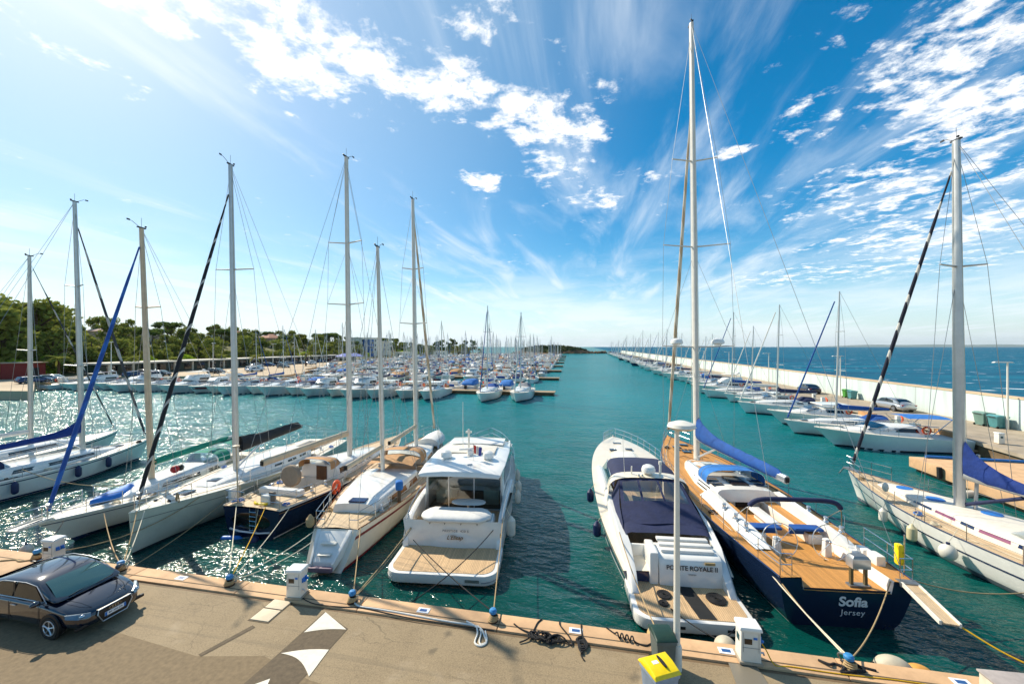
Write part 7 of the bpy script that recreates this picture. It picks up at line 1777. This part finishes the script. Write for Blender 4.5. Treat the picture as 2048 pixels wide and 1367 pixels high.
# trees
def leaf_mat(name, a, b):
    m = bpy.data.materials.new(name); m.use_nodes = True; t = NT(m.node_tree); co = t.n('ShaderNodeTexCoord').outputs['Object']
    oi = t.n('ShaderNodeObjectInfo').outputs['Random']
    f = t.m('ADD', t.m('MULTIPLY', t.noise(co, .9, 4, .6), .8), t.m('MULTIPLY', oi, .35))
    f2 = t.noise(co, 9, 2, .5)
    c = t.mix(t.rng(f, .3, .85), lin(a), lin(b)); c = t.mix(t.rng(f2, .3, .7, 0, .45), c, tuple(v * 1.5 for v in lin(b)[:3]) + (1,))
    d = t.n('ShaderNodeBsdfDiffuse', {'Color': c}); tr = t.n('ShaderNodeBsdfTranslucent', {'Color': c})
    t.n('ShaderNodeOutputMaterial', {'Surface': t.n('ShaderNodeMixShader', {0: .3, 1: d.outputs[0], 2: tr.outputs[0]}).outputs[0]}); return m
LEAF = [leaf_mat('oak_leaves', '#56602c', '#8b9044'), leaf_mat('pine_needles', '#43532f', '#6a7a3c'), leaf_mat('bright_leaves', '#6a8a28', '#b0c23a'), leaf_mat('olive_leaves', '#5a622e', '#929446')]
BARK = mat('bark', '#4e3a28', .9, var=.3, vs=4)
def crown_mesh(seed, h, w_, m, base, flat=False, n=1500, leaf=.42):
    r_ = random.Random(seed); mb = MB(); lobes = []
    for i in range(16):
        a = r_.uniform(0, 2 * pi); rr = sqrt(r_.random()) * .72; z = r_.random()
        if flat: c = (w_ * rr * cos(a), w_ * rr * sin(a), base + (h - base) * (.55 + .3 * z)); q = w_ * r_.uniform(.26, .4)
        else:
            taper = sin(pi * (.18 + .72 * z)) ** .7; c = (w_ * rr * cos(a) * taper, w_ * rr * sin(a) * taper, base + (h - base) * (.1 + .8 * z)); q = w_ * r_.uniform(.22, .42)
        lobes.append((c, q))
    for i in range(n):
        c, q = lobes[i % 16]
        d = Vector((r_.gauss(0, 1), r_.gauss(0, 1), r_.gauss(0, 1))).normalized(); rad = q * (r_.random() ** .33) * r_.uniform(.75, 1.12)
        p = Vector(c) + Vector((d.x, d.y, d.z * (.5 if flat else .8))) * rad
        u = Vector((r_.uniform(-1, 1), r_.uniform(-1, 1), r_.uniform(-.6, .6))).normalized() * leaf * r_.uniform(.6, 1.3); v = u.cross(Vector((r_.uniform(-1, 1), r_.uniform(-1, 1), r_.uniform(-1, 1)))).normalized() * leaf * r_.uniform(.5, 1.0)
        mb.poly([p - u, p - v * .8, p + u, p + v])
    return mb.mesh('crown', m, smooth=0, fix=False)
def trunk_mesh(h, r0, seed, limbs=4):
    r_ = random.Random(seed); mb = MB(); mb.tube([(0, 0, -1.5), (.1, 0, h * .3), (-.1, .1, h * .6), (0, 0, h * .85)], [r0 * 1.3, r0, r0 * .75, r0 * .3], 8)
    for k in range(limbs):
        a = 2 * pi * k / limbs + r_.random(); z = h * r_.uniform(.35, .6); L_ = h * r_.uniform(.22, .38); mb.tube([(0, 0, z), (L_ * .5 * cos(a), L_ * .5 * sin(a), z + L_ * .45), (L_ * cos(a), L_ * sin(a), z + L_ * .9)], [r0 * .5, r0 * .35, r0 * .12], 6)
    return mb.mesh('trunk', BARK)
TK = [('broad_tree', 'round olive-brown broadleaf tree', 10, 5.4, 0, .8, False), ('broad_tree', 'dense olive green broadleaf tree', 9, 5.0, 3, .6, False), ('pine_tree', 'umbrella pine with a flat dark crown', 11, 5.6, 1, 5.4, True), ('pine_tree', 'tall dark pine', 12.5, 3.8, 1, 3.2, False), ('leafy_bush', 'bright yellow-green bushy tree', 5.2, 3.6, 2, .4, False), ('broad_tree', 'loose tawny green oak', 9.5, 5.6, 0, .9, False)]
TM = []
for i, (nm, ds, h, w_, mi, base, fl_) in enumerate(TK): TM.append([(crown_mesh(20 + i * 7 + v, h, w_, LEAF[mi], base, fl_, 1900 if h > 6 else 1100, .40), trunk_mesh(h, .30 if h > 6 else .16, i * 5 + v)) for v in (0, 1)])
def tree(ti, x, y, sc, lab, z=None, k=0):
    nm, ds, h, *_ = TK[ti]; z = hill_z(x, y) if z is None else z
    r = thing(nm, lab, 'tree' if 'bush' not in nm else 'bush', (x, y, z - .1), rk.uniform(0, 6.28), 'trees on the left hill'); r.scale = (sc, sc, sc * rk.uniform(.92, 1.08))
    for n_, me in zip(('crown', 'trunk'), TM[ti][k % 2]):
        o = bpy.data.objects.new(n_, me); COL.objects.link(o); o.parent = r
    return r
rows = [('front row', -128, -2, .82, 5.6), ('second row', -136, 0, .92, 6.4), ('third row', -146, 2, .95, 7.0), ('fourth row', -157, 3, .95, 7.6), ('ridge row', -170, 5, .9, 8.2), ('far ridge row', -184, 6, .9, 9)]
tn_ = 0
for rn, x0, _, sb, step in rows:
    y = 62.0; n = 0
    while y < 372:
        jx = x0 + rk.uniform(-3, 3) + (max(0, 52 - y) * -.2) + (12 if y > 310 and rn == 'front row' else 0)
        if rn == 'front row': ti = rk.choice((4, 1, 0, 5, 0)); 
        elif rn == 'second row': ti = rk.choice((0, 1, 5, 0, 4, 1))
        else: ti = rk.choice((0, 1, 5, 5, 0, 1, 0, 1, 2))
        if y > 215 and ti in (0, 5): ti = rk.choice((1, 1, 3, 1))
        skip = (215 < y < 262 and rn in ('front row', 'second row')) or (rn == 'third row' and 160 < y < 192)
        if not skip: tree(ti, jx, y, sb * rk.uniform(.8, 1.15) * (.9 if y > 230 else 1), TK[ti][1] + ', ' + ordw(n) + ' from left in the hill ' + rn, k=n)
        n += 1; y += step * rk.uniform(.75, 1.25) * (1 + y / 500)
# the big nearer trees at the far left
for i, (x, y, sc, ti) in enumerate(((-136, 70, 1.75, 0), (-131, 76, 1.35, 5), (-142, 79, 1.7, 0), (-133, 85, 1.05, 1), (-148, 76, 1.85, 5), (-138, 65, 1.7, 1), (-154, 88, 1.6, 0))):
    tree(ti, x, y, sc, ('huge olive-brown tree at the far left edge, ' + ordw(i) + ' of its clump'), k=i)
for i, (x, y, sc) in enumerate(((-103, 346, 1.1), (-106, 338, 1.0), (-112, 350, 1.1), (-110, 328, 1.15), (-118, 336, 1.2), (-98, 354, .7), (-122, 318, 1.1), (-126, 300, 1.1), (-117, 322, 1.0))):
    tree(1 if i % 2 else 3, x, y, sc, 'dark tree on the far headland tip, ' + ordw(i) + ' of that clump', z=1.4, k=i)
# palms
pf = MB(); rp = random.Random(2)
for k in range(26):
    a = k * 2.4; el_ = rp.uniform(-.35, 1.1); L_ = rp.uniform(1.7, 2.3); pts = [Vector((cos(a) * L_ * t * cos(el_ * (1 - .6 * t)), sin(a) * L_ * t * cos(el_ * (1 - .6 * t)), L_ * t * sin(el_) - 1.1 * t * t * L_ * .5)) for t in (0, .25, .5, .75, 1)]
    s_ = Vector((-sin(a), cos(a), 0)); pf.loft([[p - s_ * w_, p + Vector((0, 0, .06)), p + s_ * w_] for p, w_ in zip(pts, (.05, .22, .28, .22, .03))], closed=False, cap0=False, cap1=False)
pfm = pf.mesh('crown', LEAF[3], smooth=0, fix=False); ptm = MB().tube([(0, 0, -.3), (.08, 0, 1.6), (0, .05, 3.4)], [.26, .2, .19], 8).mesh('trunk', BARK)
for i, (x, y, sc) in enumerate(((-101, 128, 1.2), (-103, 108, 1.1), (-118, 84, 1.1), (-119, 96, 1.0), (-119, 70, 1.2), (-120, 112, 1.1))):
    r = thing('palm_tree', 'short palm tree on the car park, ' + ordw(i) + ' from the near end', 'palm', (x, y, 1.4), i, 'palms on the car park'); r.scale = (sc,) * 3
    o = bpy.data.objects.new('crown', pfm); COL.objects.link(o); o.parent = r; o.location = (0, .05, 3.4); o = bpy.data.objects.new('trunk', ptm); COL.objects.link(o); o.parent = r
# sailing ship far out and tiny island cabin mast
o = thing('far_rock_islet', 'small dark rocks far out on the sea at right', 'rocks', (560, 470, 0))
mb = MB(); rr = random.Random(9)
for i in range(12): rock(mb, (i * 3.2, rr.uniform(-3, 3), -.3), rr.uniform(1.2, 2.6))
mb.build('rock_pile', ROCKY, o, smooth=0)
print('boats', CNT, 'objects', len(bpy.data.objects))
# ------------------------------------------------------------------ sea haze
def haze():
    m = bpy.data.materials.new('sea_haze'); m.use_nodes = True; t = NT(m.node_tree)
    v = t.n('ShaderNodeVolumePrincipled', {'Color': (.80, .90, 1.0, 1), 'Density': 2.6e-5, 'Anisotropy': .2})
    t.n('ShaderNodeOutputMaterial', {'Volume': v.outputs[0]}); return m
tag(MB().box((4000, 11900, 198), (41000, 24600, 404)).build('haze', haze(), smooth=0), 'thin blue sea haze over the bay', kind='stuff')
